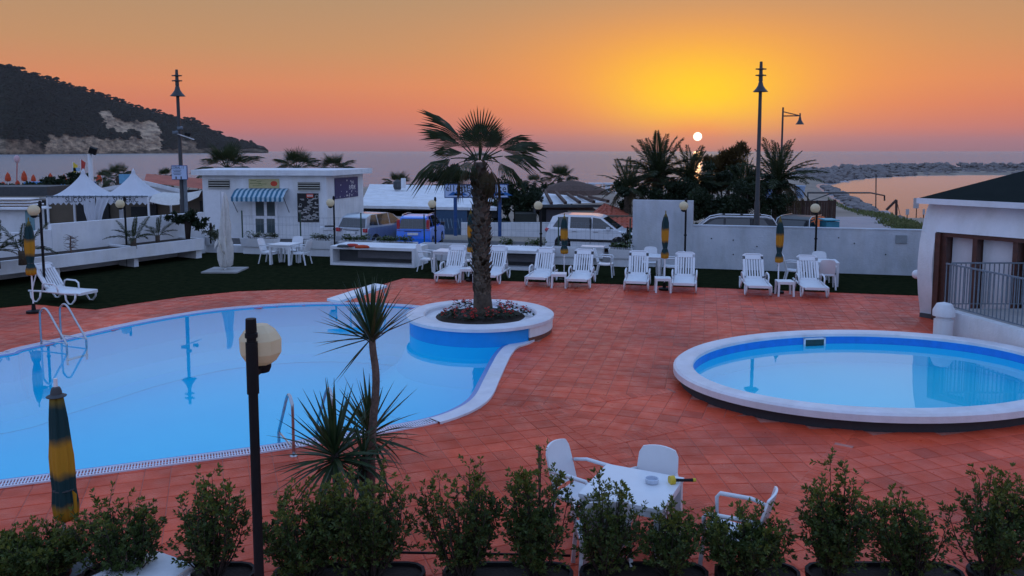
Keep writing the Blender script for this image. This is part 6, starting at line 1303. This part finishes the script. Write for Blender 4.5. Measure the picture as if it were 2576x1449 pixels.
bp_labels = ['closed orange beach parasol among dark leaves at the far left edge','large closed orange beach parasol right of the red marker pole','short orange beach parasol low beside the blue cabins','closed orange beach parasol between the marker pole and the blue cabins','tall closed orange beach parasol left over the blue cabins','tall orange beach parasol over the middle of the blue cabins','slim orange beach parasol right of the middle of the blue cabins','orange beach parasol over the right part of the blue cabins','small low orange beach parasol in front of the taller ones','tall orange beach parasol at the right end of the blue cabins','closed orange beach parasol nearest the left marquee slope','small orange beach parasol at the very left edge','small orange beach parasol left of the large one']
BP = None
for i, (u, v, h_) in enumerate(((21,455,30),(62,455,34),(98,462,15),(85,455,24),(128,457,30),(162,457,27),(180,458,24),(200,460,27),(207,464,22),(215,458,30),(250,456,27),(8,462,12),(45,462,16))):
    Y = 145; b = A(u, v+6, Y); t = None; hh = h_/F*Y*.95
    if BP is None:
        BP = empty('beach_parasol','x','parasol',(0,0,0),0,'closed orange beach parasols on the far left beach'); MB().lathe([(.12,.35),(.34,.5),(.36,1.0),(.24,1.7),(.0001,2.25)],9,wob=lambda t,z: .15*math.sin(4*t)).build('canopy', ORANGE, BP); MB().tube([(0,0,-.3),(0,0,.6)],.05,5).build('pole', WMET, BP); o = BP
    else: o = dup(BP)
    o.location = b; o.scale = (1.0+.25*(h_ > 25),)*2+(hh/2.25,); o['label'] = bp_labels[i]
cab = rectY(60,458,220,470,140,3,'blue_cabins',mat('cabin_blue',(.04,.20,.45),.6),None); tag(cab,'low bright blue beach cabins behind the orange parasols','cabins')
q = MB()
# white beach gazebos at the right
gz0 = None
for i, (u, w_, lb) in enumerate(((1462,26,'white curtained beach gazebo, left of the row by the water'),(1500,30,'white beach gazebo in the middle of the row by the water'),(1536,26,'white beach gazebo, right of the row by the water'))):
    Y = 120; a = A(u-w_/2,462,Y); b = A(u+w_/2,490,Y); t = empty('beach_gazebo', lb, 'gazebo', ((a.x+b.x)/2,Y,b.z), 0, 'white gazebos on the beach')
    for x in (a.x,b.x):
        for y in (Y,Y+2): MB().beam((x,y,b.z-.6),(x,y,a.z),.12).build('post', WMET, t, world=True)
    MB().box(((a.x+b.x)/2,Y+1,a.z),(b.x-a.x+.3,2.3,.12)).build('canopy', TENT, t, world=True); MB().add([(a.x,Y-.1,a.z),(a.x+.8,Y-.1,a.z),(a.x+.35,Y-.1,b.z-.4),(a.x,Y-.1,b.z-.4)],[(0,1,2,3)]).build('curtain', TENT, t, world=True)
# ================================================================ PLANTS
def frame_to(d, roll=0.0, up=Vector((0,0,1))):       # local X -> d, local Z near up
    d = Vector(d).normalized(); y = up.cross(d)
    if y.length < 1e-3: y = Vector((0,1,0))
    y.normalize(); z = d.cross(y); M = Matrix(((d.x,y.x,z.x),(d.y,y.y,z.y),(d.z,y.z,z.z))); return M @ Matrix.Rotation(roll, 3, 'X')
def fan_frond(pet, Rr, droop, spread, nseg=20, fold=.25, tipdroop=.35, seed=0):
    r_ = random.Random(seed); q = MB(); n_ = 6
    pp = [Vector((pet*i/n_, 0, -droop*.25*(i/n_)**2*pet)) for i in range(n_+1)]; q.tube(pp, [.022-.010*i/n_ for i in range(n_+1)], 4); hub = pp[-1]; sl = -droop*.5
    for k in range(nseg):
        ph = R(spread)*((k+.5)/nseg-.5)*2; co, si = math.cos(ph), math.sin(ph); L_ = Rr*(1-.30*(abs(ph)/R(spread))**2)*r_.uniform(.88,1.06); dph = R(spread)/nseg*.86
        def pt(r, da=0.0, up_=0.0):
            f = r/Rr; x = r*math.cos(ph+da); y = r*math.sin(ph+da); return hub + Vector((x, y*(1-.12*f), sl*x*.6 - droop*.55*f*f*Rr - fold*abs(y)*.9 + up_ - (tipdroop*Rr*max(0,f-.55)**1.5*1.8*r_.uniform(.6,1.3) if f > .55 else 0)))
        r1, r2 = .52*L_, .8*L_
        a0, a1, a2, a3 = pt(.02), pt(r1,-dph), pt(r1,0,.012), pt(r1,dph); b1, b3 = pt(r2,-dph*.34), pt(r2,dph*.34); tpp = pt(L_)
        q.add([a0,a1,a2,a3,b1,b3,tpp], [(0,1,2),(0,2,3),(1,4,2),(2,5,3),(2,4,6),(2,6,5)])
    return q
def date_frond(L_, droop, seed=0, n=30, ll=.42):
    r_ = random.Random(seed); q = MB(); m_ = 9; pp = []
    for i in range(m_+1):
        f = i/m_; pp.append(Vector((L_*(f-.12*droop*f*f), 0, L_*(.10*f - droop*.62*f**2.2))))
    q.tube(pp, [.03*(1-.85*i/m_)*L_/2.5 for i in range(m_+1)], 4)
    for i in range(n):
        f = .12+.87*i/n; j = min(m_-1, int(f*m_)); g = f*m_-j; c = pp[j].lerp(pp[j+1], g); tdir = (pp[j+1]-pp[j]).normalized(); l_ = ll*L_/2.5*(math.sin(math.pi*min(1,f*.85+.12))**.6)*r_.uniform(.85,1.1); w_ = .042*L_/2.5
        for s in (-1,1):
            d_ = (tdir*.75 + Vector((0,s*.85,0)) + Vector((0,0,.25-.55*r_.random()))).normalized(); e_ = c + d_*l_ - Vector((0,0,.12*l_)); md = c.lerp(e_,.45)+Vector((0,0,.03)); q.add([c, md+tdir*w_, e_, md-tdir*w_], [(0,1,2,3)])
    return q
def me_of(q, name, m, smooth=False):
    o = q.build(name, m, recalc=False, smooth=smooth); me = o.data; bpy.data.objects.remove(o); return me
FAN = [me_of(fan_frond(.50,.92,.10,80,20,.15,.10,1),'frond',PALM), me_of(fan_frond(.55,.95,.35,75,20,.35,.35,2),'frond',PALM), me_of(fan_frond(.60,.92,.7,70,18,.5,.6,3),'frond',PALM), me_of(fan_frond(1.0,.78,1.1,70,18,.7,1.0,4),'frond',PALMO)]
DAT = [me_of(date_frond(2.6,.35,1),'frond',PALM), me_of(date_frond(2.6,.75,2),'frond',PALM), me_of(date_frond(2.4,1.1,3),'frond',PALMO)]
def put_frond(me, par, loc, d, sc, roll=0):
    M = frame_to(d, roll).to_4x4(); o = bpy.data.objects.new('frond', me); col.objects.link(o); o.parent = par; o.matrix_local = Matrix.Translation(loc) @ M @ Matrix.Diagonal((sc,sc,sc,1)); return o
def dirv(az, el): return Vector((math.cos(el)*math.sin(az), math.cos(el)*math.cos(az), math.sin(el)))
# ---- the tall palm in the round planter
tp_ = empty('fan_palm', 'tall fan palm with rough trunk in the round planter by the pool', 'palm tree', (PC.x+.06,PC.y,.3)); top = A(1206,408,PC.y) - tp_.location; 
tk = [Vector((0,0,-.1)), Vector((-.0,0,.15)), Vector((-.02,0,.6)), Vector((-.04,0,1.3)), Vector((top.x*.5,0,2.2)), Vector((top.x,0,top.z))]; MB().tube(tk, [.28,.225,.185,.165,.175,.13], 14).build('trunk', BARK, tp_, smooth=True)
bs1 = me_of(MB().add([(-.055,0,0),(.055,0,0),(.05,-.06,.09),(-.05,-.06,.09),(.0,-.10,.15),(0,-.02,.03)], [(0,1,2,3),(3,2,4),(5,3,4),(5,4,2)]), 'boot', BOOT)
def trunk_pt(f):
    g = f*(len(tk)-1); j = min(len(tk)-2, int(g)); return tk[j].lerp(tk[j+1], g-j), [.28,.225,.185,.165,.175,.13][j]*(1-(g-j))+[.28,.225,.185,.165,.175,.13][j+1]*(g-j)
for i in range(250):
    f = .36+.62*i/250; p, rr = trunk_pt(f); an = i*2.39996; M = Matrix.Translation(p+Vector((math.cos(an),math.sin(an),0))*rr*.93) @ Matrix.Rotation(an+math.pi/2,4,'Z') @ Matrix.Diagonal((random.uniform(.9,1.5),random.uniform(.6,1.4)*(1 if f > .5 else .5),random.uniform(.8,1.2),1)); o = bpy.data.objects.new('boot', bs1); col.objects.link(o); o.parent = tp_; o.matrix_local = M
cr = top + Vector((0,0,.05)); S_ = 1.0
MF = [me_of(fan_frond(.42,.80,.06,88,26,.04,.12,1),'frond',PALM), me_of(fan_frond(.55,.86,.4,95,28,.22,.5,2),'frond',PALM), me_of(fan_frond(.60,.84,.8,85,26,.45,.8,3),'frond',PALM), me_of(fan_frond(.55,.80,1.0,75,24,.6,1.0,4),'frond',PALMO), me_of(fan_frond(.50,.95,.25,46,22,.9,.45,5),'frond',PALM)]
# az measured from +Y (away) clockwise; pi = towards the viewer
hand = [(R(a_),R(b_),k_,s_,r_) for a_,b_,k_,s_,r_ in ((178,82,0,1.05,0),(160,66,0,.85,0),(15,84,0,1.05,.2),(-62,54,4,1.18,.9),(-75,46,4,1.0,.5),(-110,30,4,.85,0),(72,40,4,1.12,.4),(80,30,4,1.2,-.3),(98,14,4,1.15,-.2),(62,62,0,.8,0),(-95,14,2,1.15,.3),(-82,2,2,.8,0),(108,2,2,.85,0),
        (60,52,0,.9,0),(-30,52,0,.9,0),(140,-38,3,.85,0),(-130,-50,3,.65,0),(92,-36,3,.85,0),(100,-58,3,.75,0),(-88,-48,3,.65,0),(30,-30,3,.85,0),(-150,8,2,.75,0),(0,22,1,.9,0),(-115,-22,3,.9,0),(120,-30,3,.95,.2))]
for az, el, k, sc, rl in hand: put_frond(MF[k], tp_, cr+dirv(az,0)*.07, dirv(az,el), sc*(.92 if el > R(40) else .80 if el > R(-6) else .62), rl)
# ---- other fan palms
def fan_palm(u, v, Y, size, label, n=26, trunk=True, zg=-1.8, seed=0, group='fan palms behind the buildings'):
    r_ = random.Random(seed); c = A(u, v, Y); t = empty('fan_palm', label, 'palm tree', (c.x,Y,zg), 0, group); cl = Vector((0,0,c.z-zg))
    MB().tube([(0,0,0),(.05,0,cl.z*.5),(0,0,cl.z)],[.26*size,.20*size,.2*size],8).build('trunk', BARK, t, smooth=True)
    for i in range(n):
        f = i/n; el = R(82-118*f**.9+r_.uniform(-9,9)); az = i*2.39996+r_.uniform(-.2,.2); k = 0 if el > R(45) else 1 if el > R(12) else 2 if el > R(-12) else 3
        put_frond(FAN[k], t, cl+dirv(az,0)*.05, dirv(az,el), size*r_.uniform(.88,1.1), r_.uniform(-.4,.4))
fan_palm(572,424,55,1.45,'large fan palm rising behind the left half of the kiosk roof',30,seed=1); fan_palm(745,424,56,1.15,'fan palm behind the middle of the kiosk roof',26,seed=2); fan_palm(843,427,57,.95,'fan palm behind the right end of the kiosk roof',24,seed=3)
fan_palm(1002,466,62,.90,'small fan palm behind the white roof vent',22,seed=4); fan_palm(1118,462,64,1.0,'fan palm behind the crown of the tall planter palm, left',24,seed=5); fan_palm(1408,452,72,1.15,'fan palm behind the thatched parasol',28,seed=6); fan_palm(1345,462,74,.8,'yellowish fan palm left of the thatched parasol',20,seed=7)
fan_palm(297,446,66,1.0,'small fan palm between the marquee peaks',20,seed=8); fan_palm(415,446,70,.75,'small fan palm behind the red roof',18,seed=9); fan_palm(262,448,72,.7,'low fan palm right beside the left marquee peak',16,seed=10)
# ---- date palms
def date_palm(u, v, Y, size, label, n=34, zg=-1.6, seed=0, low=-30, group='date palms beyond the white wall'):
    r_ = random.Random(seed); c = A(u, v, Y); t = empty('date_palm', label, 'palm tree', (c.x,Y,zg), 0, group); cl = Vector((0,0,c.z-zg))
    MB().tube([(0,0,0),(0,0,cl.z*.6),(0,0,cl.z)],[.32*size,.28*size,.30*size],9).build('trunk', BARK, t, smooth=True)
    for i in range(n):
        f = i/n; el = R(84-(84-low)*f+r_.uniform(-8,8)); az = i*2.39996+r_.uniform(-.25,.25); k = 0 if el > R(58) else 1 if el > R(8) else 2
        put_frond(DAT[k], t, cl+dirv(az,0)*.08, dirv(az,el), size*r_.uniform(.85,1.12), r_.uniform(-.5,.5))
date_palm(1655,448,47,1.05,'big date palm behind the tall wall panel',50,seed=11); date_palm(1580,478,45,.75,'date palm drooping over the red tiled pavilion',32,seed=12); date_palm(1735,462,46,.9,'date palm between the tall panel and the tamarisk',40,seed=13); date_palm(1955,458,44,.95,'date palm right of the tall right street lamp',44,seed=14); date_palm(1875,480,45,.7,'low date palm left of the right street lamp',30,seed=15)
date_palm(335,601,27.3,.34,'small young palm in the left trough beside the globe lamp',10,zg=.66,seed=16,low=0,group='young palms in the hanging troughs'); date_palm(396,592,28.4,.27,'smaller young palm right of the other in the left trough',9,zg=.66,seed=17,low=0,group='young palms in the hanging troughs'); date_palm(56,632,23.4,.38,'young palm in the left trough behind the striped parasol',9,zg=.66,seed=18,low=0,group='young palms in the hanging troughs')
date_palm(-12,632,22.6,.36,'young palm at the very left edge of the trough',12,zg=.66,seed=19,low=0,group='young palms in the hanging troughs')
# ---- leafy masses
def rand_quads(pts, s0, s1, asp=.55, up=0.3, r=rng):
    n_ = len(pts); d = r.normal(size=(n_,3)); d[:,2] += up; d /= np.linalg.norm(d,axis=1)[:,None]; e = r.normal(size=(n_,3)); e -= (e*d).sum(1)[:,None]*d; e /= np.linalg.norm(e,axis=1)[:,None]; s = r.uniform(s0,s1,n_)[:,None]
    V = np.stack([pts, pts+d*s*.5+e*s*asp*.5, pts+d*s, pts+d*s*.5-e*s*asp*.5], 1).reshape(-1,3); Fq = np.arange(n_*4).reshape(-1,4); return V, Fq
def clump_pts(c, rad, n_, r=rng):
    d = r.normal(size=(n_,3)); d /= np.linalg.norm(d,axis=1)[:,None]; rr = r.random(n_)**.35; return np.array(c)+d*rr[:,None]*np.array(rad)
def tree(name, label, cat, base, trunk_h, clumps, m, n_, s0, s1, group=None, asp=.5, up=.3, tw=.12, lean=0.0):
    t = empty(name, label, cat, base, 0, group); V = []; 
    ws = np.array([c[1][0]*c[1][2] for c in clumps]); ws = ws/ws.sum()
    for (c, rad), w_ in zip(clumps, ws):
        sub = [clump_pts(np.array(c)+rng.normal(size=3)*np.array(rad)*.55, np.array(rad)*rng.uniform(.25,.5), max(8,int(n_*w_/9))) for _ in range(9)]; V += sub
    V, Fq = rand_quads(np.concatenate(V), s0, s1, asp, up); o = np_mesh('crown', V, Fq, m, t); o['kind'] = 'stuff'
    q = MB()
    for (c, rad) in clumps[:6]: q.tube([(0,0,-.1),(c[0]*.25,c[1]*.25,max(.1,trunk_h*.7)),(c[0]*.8,c[1]*.8,c[2])],[tw,tw*.7,tw*.25],6)
    q.build('trunk', BARKD, t, smooth=True, recalc=False); return t
def tree_px(name, label, cat, u, vb, Y, zb, blobs, m, n_, s0, s1, **k):   # blobs given in picture units
    b = A(u, vb, Y); base = Vector((b.x, Y, zb)); cl = []
    for (cu, cv, ru, rv_, dy) in blobs: c = A(cu, cv, Y+dy); cl.append(((c.x-base.x, dy, c.z-zb), (ru/F*Y, ru/F*Y*.8, rv_/F*Y)))
    return tree(name, label, cat, base, 1.0, cl, m, n_, s0, s1, **k)
tree_px('tamarisk_tree','feathery brownish tamarisk tree behind the wall, left of the tall right lamp','tree',1835,500,50,-1.5,[(1830,400,42,36,0),(1860,378,26,22,.4),(1800,415,28,26,-.3),(1835,450,55,40,0),(1790,450,24,24,.5)],LEAFB,9000,.16,.42,asp=.16,up=1.3)
tree_px('dark_bush','dark dense hedge bush behind the low wall at the left street side','hedge',1790,560,43,-1,[(1790,500,50,40,0),(1770,540,50,40,0),(1830,540,60,40,0)],LEAFD,7000,.12,.26,group='dark bushes behind the boundary wall')
tree_px('dark_bush','dark dense hedge bush around the foot of the right street lamp','hedge',1880,560,42,-1,[(1880,490,50,42,0),(1870,540,50,36,0),(1920,525,36,45,0),(1950,490,36,36,1)],LEAFD,7000,.12,.26,group='dark bushes behind the boundary wall')
tree_px('dark_bush','dark bush between the big date palm and the tall wall panel','hedge',1660,520,45,-1,[(1620,490,50,32,0),(1690,490,55,38,0),(1740,500,40,45,0)],LEAFD,6000,.14,.28,group='dark bushes behind the boundary wall')
tree_px('oleander_bush','dark oleander with a few pale flowers right of the tall panel','bush',1790,450,46,-1,[(1795,455,40,26,0),(1850,450,40,26,.6)],LEAFD,4000,.12,.24,group='dark bushes behind the boundary wall')
tree_px('dark_tree','dark rounded tree between the planter palm trunk and the hut','tree',1300,600,49,-1.6,[(1290,490,34,34,0),(1320,510,45,46,0),(1290,550,45,40,0),(1350,490,26,22,1),(1262,520,26,50,0)],LEAFD,9000,.12,.28)
tree_px('dark_tree','dark low tree behind the beach club roof, left of the palm trunk','tree',1130,480,63,-2,[(1120,448,42,14,0),(1160,440,30,18,0)],LEAFD,2500,.16,.34)
tree_px('low_scrub','dark low scrub on the beach at the left edge','bushes',60,480,70,-2.2,[(20,478,60,14,0),(100,474,50,12,0),(150,466,30,14,2),(195,452,26,16,3)],LEAFD,5000,.2,.45)
tree_px('small_tree','small dark spreading tree in the corner trough at the end of the left wall','tree',472,600,29.6,.66,[(455,553,30,13,0),(485,556,26,14,0),(468,543,24,10,0),(505,568,14,8,0)],LEAFD,3400,.06,.15,tw=.07)
tree_px('corner_shrub','round leaved shrub in the corner trough right of the small tree','shrub',530,605,30.6,.56,[(528,585,16,14,0),(540,592,14,9,0)],JADE,420,.07,.13,tw=.03)
tree_px('wall_shrub','dark leafy shrub in front of the white car bonnet at the tall panel','shrub',1578,622,29.0,.56,[(1582,596,12,13,0),(1574,608,10,9,0)],LEAFD,420,.06,.13,tw=.02)
# dry spiky plant in the left trough
b = A(180,632,25.4); dpn = empty('dry_spiky_plant','dry brown leafless spiky plant in the left trough','plant',(b.x,25.4,.68)); q = MB(); q.tube([(0,0,0),(-.03,0,.3),(0,0,.62)],[.035,.03,.02],6)
for k in range(46): z = random.uniform(.08,.62); a = random.uniform(0,6.28); q.tube([(0,0,z),(math.cos(a)*.13,math.sin(a)*.1,z+random.uniform(-.05,.05)),(math.cos(a)*.24,math.sin(a)*.16,z+random.uniform(-.09,.08))],[.008,.006,.002],4,False)
q.build('stem', YBARK, dpn, recalc=False)
for u, v in ((206,612),(218,632)): pass
# ---- harbour bank grass
pts = []
for _ in range(9000):
    f = random.random(); u = 2110+240*f+random.uniform(-30,20); v = 492+84*(f**.8)+random.uniform(-10,14)+(12 if f > .5 else 0); h = -1.4
    for _k in range(3): p = P(u, v, h); h = land_h(p.x, p.y)
    if h > SEA+.25 and v < 592: pts.append((p.x,p.y,h))
pts = np.array(pts); V, Fq = rand_quads(pts, .14, .42, .3, 1.6); o = np_mesh('bank_grass', V, Fq, GRASS); tag(o, 'rough green and dry grass on the bank between path and harbour', 'grass', kind='stuff')

# ---- yuccas
def yleaf(L_, w_, bend, seed=0):
    q = MB(); n_ = 5; vs = []
    for i in range(n_+1):
        f = i/n_; ww = w_*(.55+.9*f if f < .35 else (1-f)**.85*1.35)*.5 if i < n_ else .001; x = L_*f; z = -bend*L_*f*f
        vs += [(x,-ww,z+ww*.5),(x,0,z),(x,ww,z+ww*.5)]
    q.add(vs, [(i*3+j, (i+1)*3+j, (i+1)*3+j+1, i*3+j+1) for i in range(n_) for j in range(2)]); return me_of(q, 'leaf', YUC)
YL = [yleaf(.62,.045,.02), yleaf(.60,.048,.15), yleaf(.58,.045,.35)]
def rosette(t, c, n_, sc, lo, hi=86, seed=0, skip=None):
    r_ = random.Random(seed)
    for i in range(n_):
        f = i/n_; el = R(hi-(hi-lo)*f**.85+r_.uniform(-6,6)); az = i*2.39996+r_.uniform(-.2,.2)
        if skip and skip(az%6.283, el): continue
        k = 0 if el > R(25) else 1 if el > R(-10) else 2; o = bpy.data.objects.new('leaf', YL[k]); col.objects.link(o); o.parent = t; s_ = sc*r_.uniform(.85,1.1); o.matrix_local = Matrix.Translation(c+dirv(az,el)*.03+Vector((0,0,-.12*f))) @ frame_to(dirv(az,el), r_.uniform(-.4,.4)).to_4x4() @ Matrix.Diagonal((s_,s_,s_,1))
YY = 8.5
yb = A(930,1330,YY); t = empty('yucca', 'tall yucca with one slender trunk in front of the swimming pool', 'yucca', (yb.x,YY,0)); c = A(935,838,YY)-t.location
tk2 = [Vector((0,0,0)), A(936,1100,YY)-t.location, A(946,960,YY)-t.location, A(938,880,YY)-t.location, c]; tk2s = smoothpoly(tk2,5); MB().tube(tk2s, [.05-.016*i/(len(tk2s)-1) for i in range(len(tk2s))], 9).build('trunk', YBARK, t, smooth=True)
sp_m = me_of(MB().add([(-.006,0,0),(.006,0,0),(0,-.035,.012)], [(0,1,2)]), 'leaf_scar', YBARK); 
for i in range(110):
    f = i/110; g = f*(len(tk2s)-1); j = min(len(tk2s)-2,int(g)); p = tk2s[j].lerp(tk2s[j+1],g-j); an = i*2.4; o = bpy.data.objects.new('leaf_scar', sp_m); col.objects.link(o); o.parent = t; o.matrix_local = Matrix.Translation(p+Vector((math.cos(an),math.sin(an),0))*(.046-.014*f)) @ Matrix.Rotation(an+math.pi/2,4,'Z')
rosette(t, c, 44, 1.0, 28, seed=3)
for az, el, k in ((R(-92),R(8),0),(R(-88),R(-4),0),(R(-100),R(-14),0),(R(-110),R(-46),0),(R(-80),R(-50),0),(R(-95),R(20),0),(R(85),R(24),0),(R(100),R(36),0),(R(-85),R(-1),1),(R(-120),R(30),0)):
    o = bpy.data.objects.new('leaf', YL[k]); col.objects.link(o); o.parent = t; o.matrix_local = Matrix.Translation(c+Vector((0,0,-.06))) @ frame_to(dirv(az,el)).to_4x4() @ Matrix.Diagonal((1.05,1.05,1.05,1))
for (u, v, Y, ub, lb, sd, n_, sc) in ((842,1138,8.0,850,'low broad yucca in front of the pool ladder, left one',5,84,1.15),(930,1085,8.7,930,'low dark yucca at the foot of the tall yucca',6,60,1.05),(915,1150,8.15,905,'low yucca head between the two others, drooping',7,34,.75)):
    b = A(ub,1330,Y); t = empty('yucca', lb, 'yucca', (b.x,Y,0), 0, 'low yuccas by the pool'); c = A(u,v,Y)-t.location; MB().tube([(0,0,0),c*.5+Vector((.02,0,0)),c],[.06,.05,.045],8).build('trunk', BARKD, t, smooth=True); rosette(t, c, n_, sc, -38, seed=sd)
# ---- foreground shrubs in dark troughs
def twiggy(n_stem, w_, d_, h_, seed, lw=.046, dens=1.0, lean=0.0):
    r = np.random.default_rng(seed); LV = []; LF = []; stems = MB(); nv = 0; P0_, D_, L__ = [], [], []
    for s in range(n_stem):
        a = r.uniform(0,6.283); rr = math.sqrt(r.random()); tx, ty = math.cos(a)*w_*rr, math.sin(a)*d_*rr; hh = h_*(1-.34*rr**2)*r.choice([r.uniform(.55,.85), r.uniform(.8,1.08)])
        b0 = np.array([tx*.25, ty*.25, 0]); tip = np.array([tx+lean*hh+r.normal()*.03, ty+r.normal()*.03, hh]); mid = (b0+tip)/2 + np.array([tx*.25, ty*.25, -.03*hh]) + r.normal(size=3)*.02
        m_ = 14; ts = np.linspace(0,1,m_); pts = ((1-ts)**2)[:,None]*b0 + (2*ts*(1-ts))[:,None]*mid + (ts**2)[:,None]*tip
        stems.tube([tuple(p) for p in pts[::4]]+[tuple(pts[-1])], [.009,.007,.005,.003,.002][:len(pts[::4])+1], 4, False)
        for k in range(int(12*dens)):
            f = r.uniform(.16,1.0); p = pts[min(m_-1,int(f*m_))]; d = (pts[-1]-pts[0])/np.linalg.norm(pts[-1]-pts[0])*.9 + r.normal(size=3)*.55; d[2] = abs(d[2])*1.1; d /= np.linalg.norm(d); ln = r.uniform(.07,.20)*(1.15-.35*f)
            tip2 = p+d*ln; 
            if k % 2 == 0: stems.tube([tuple(p), tuple(tip2)], [.003,.0015], 3, False)
            nl = 13; tt = np.concatenate([r.uniform(.15,.95,nl-6), r.uniform(.9,1.02,6)]); ang = np.arange(nl)*2.4+r.uniform(0,6)
            e1 = np.cross(d,[0,0,1.0]); e1 /= np.linalg.norm(e1)+1e-6; e2 = np.cross(d,e1)
            P0_.append(p+d[None,:]*(tt*ln)[:,None]); rad = np.cos(ang)[:,None]*e1+np.sin(ang)[:,None]*e2; sp2 = np.where(tt>.9,.75,1.0)[:,None]; D = d[None,:]*.85+rad*sp2; D_.append(D/np.linalg.norm(D,axis=1)[:,None]); L__.append(r.uniform(.65,1.1,nl)*lw)
    P0_ = np.concatenate(P0_); D = np.concatenate(D_); Ln = np.concatenate(L__)[:,None]; sd = np.cross(D, r.normal(size=D.shape)); sd /= np.linalg.norm(sd,axis=1)[:,None]
    nrm_ = np.cross(D, sd)
    V = np.stack([P0_, P0_+D*Ln*.55+sd*Ln*.21, P0_+D*Ln+nrm_*Ln*.06, P0_+D*Ln*.55-sd*Ln*.21], 1).reshape(-1,3); new = np.repeat(P0_[:,2] > h_*(.62+.25*r.random(len(P0_))), 4); return V[~new], np.arange((~new).sum()).reshape(-1,4), stems, V[new], np.arange(new.sum()).reshape(-1,4)
shr = [(-5,1395,110,6.5,'shrub at the bottom left corner of the picture'),(112,1335,120,6.75,'low foreground shrub second from the left, right of the corner one'),(300,1268,140,6.85,'rounded foreground shrub below the near striped parasol, to its right'),(530,1205,95,6.9,'foreground shrub with upright sprigs just left of the thick black pole'),(770,1245,120,6.9,'foreground shrub right of the thick black pole, under the yuccas'),(930,1200,130,6.95,'large dense foreground shrub under the tall yucca'),
       (1165,1172,120,7.0,'foreground shrub left of the near table, standing free'),(1352,1158,95,6.85,'tallest dark foreground shrub beside the left near armchair'),(1525,1212,95,6.7,'foreground shrub in front of the near white table'),(1690,1285,75,6.75,'small foreground shrub at the table leg'),(1880,1290,115,6.85,'foreground shrub in front of the lower right armchair'),(2100,1200,92,6.9,'upright dense foreground shrub with square top, right of the armchair'),(2300,1245,115,6.9,'loose leaning foreground shrub second from the right edge'),(2500,1205,115,6.85,'foreground shrub at the right edge of the picture')]
for i, (u, vt, hw, Y, lb) in enumerate(shr):
    Y = P(u,1432,.28).y+.02; tpz = A(u, vt, Y).z; b = A(u, vt, Y); t = empty('potted_shrub', lb, 'shrub', (b.x,Y,.22), 0, 'evergreen shrubs along the terrace edge'); w_ = hw/F*Y*(1.0 if u in (770,930) else .86); h_ = tpz-.22
    V, Fq, stm, V2, F2 = twiggy(int(19+w_*58), w_*1.04, .26, h_*1.02, 100+i, dens=1.45 if u in (770,930,2100,1352,2500,1880) else 1.05, lean=(-.25 if u == 2300 else 0))
    o = np_mesh('leaves', V, Fq, LEAF, t); o['kind'] = 'stuff'; o = np_mesh('new_leaves', V2, F2, LEAFN, t); o['kind'] = 'stuff'; stm.build('stems', BARKD, t, recalc=False)
for (u0, u1, Y, lb) in ((-60,170,6.7,'long black plant trough at the bottom left corner'),(210,400,6.85,'black plant trough under the rounded shrub'),(420,640,6.9,'black plant trough left of the thick black pole'),(690,1068,6.95,'black plant trough under the yuccas'),(1115,1440,6.9,'black plant trough in front of the left near armchair'),(1460,1780,6.75,'black plant trough in front of the near table'),(1800,2010,6.85,'black plant trough below the lower right armchair'),(2030,2420,6.9,'black plant trough at the lower right'),(2440,2650,6.85,'black plant trough at the right edge')):
    Y = P(1288,1432,.28).y; a, b = A(u0,1430,Y), A(u1,1430,Y); L_ = b.x-a.x; t = empty('plant_trough', lb, 'trough', ((a.x+b.x)/2,Y,0), 0, 'black plant troughs along the terrace edge'); r_ = .16
    def oval(hl, r, z): return [Vector((sx*(hl-r)+r*math.cos(th), r*math.sin(th), z)) for sx, ths in ((1,range(-3,4)),(-1,range(3,10))) for th in [k*math.pi/6 for k in ths]]
    lay = [oval(L_/2-.04,.14,0), oval(L_/2-.01,.16,.20), oval(L_/2+.01,.18,.21), oval(L_/2+.01,.18,.26), oval(L_/2-.02,.15,.26), oval(L_/2-.02,.15,.22)]; q = MB()
    for x, y in zip(lay, lay[1:]): q.strip(x+[x[0]], y+[y[0]])
    q.build('trough', BLACK, t, smooth='auto'); q = MB(); o_ = oval(L_/2-.02,.15,.225); q.add(o_, [tuple(range(len(o_)))]); q.build('soil', SOIL, t)
pts = [A(640,1408,6.95), A(700,1412,7.0), A(1068,1415,6.95), A(1120,1420,6.95), A(1440,1424,6.9)]
o = MB().tube([Vector((p.x,p.y+.24,.24)) for p in pts], .012, 6).build('irrigation_pipe', BLACK, smooth=True); tag(o, 'thin black irrigation pipe running along the plant troughs', 'pipe')
st_ = empty('wooden_stake','short pale wooden stake standing behind the tallest dark shrub','stake',P(1358,1260,.2)); p = A(1357,1124,st_.location.y); MB().tube([(0,0,-.2),(p.x-st_.location.x,0,p.z-.2)],.016,7).build('stake', YBARK, st_)

# ---- air
hz = MB().box((0, 6900, 115), (28400, 14600, 240)); m = bpy.data.materials.new('haze'); m.use_nodes = True; m.node_tree.nodes.remove(m.node_tree.nodes['Principled BSDF'])
pv = m.node_tree.nodes.new('ShaderNodeVolumePrincipled'); pv.inputs['Density'].default_value = 3.2e-5; pv.inputs['Color'].default_value = (.92,.80,.78,1); m.node_tree.links.new(pv.outputs[0], m.node_tree.nodes['Material Output'].inputs['Volume'])
o = hz.build('haze', m); tag(o, 'thin evening haze over sea and headland', 'haze', kind='stuff')
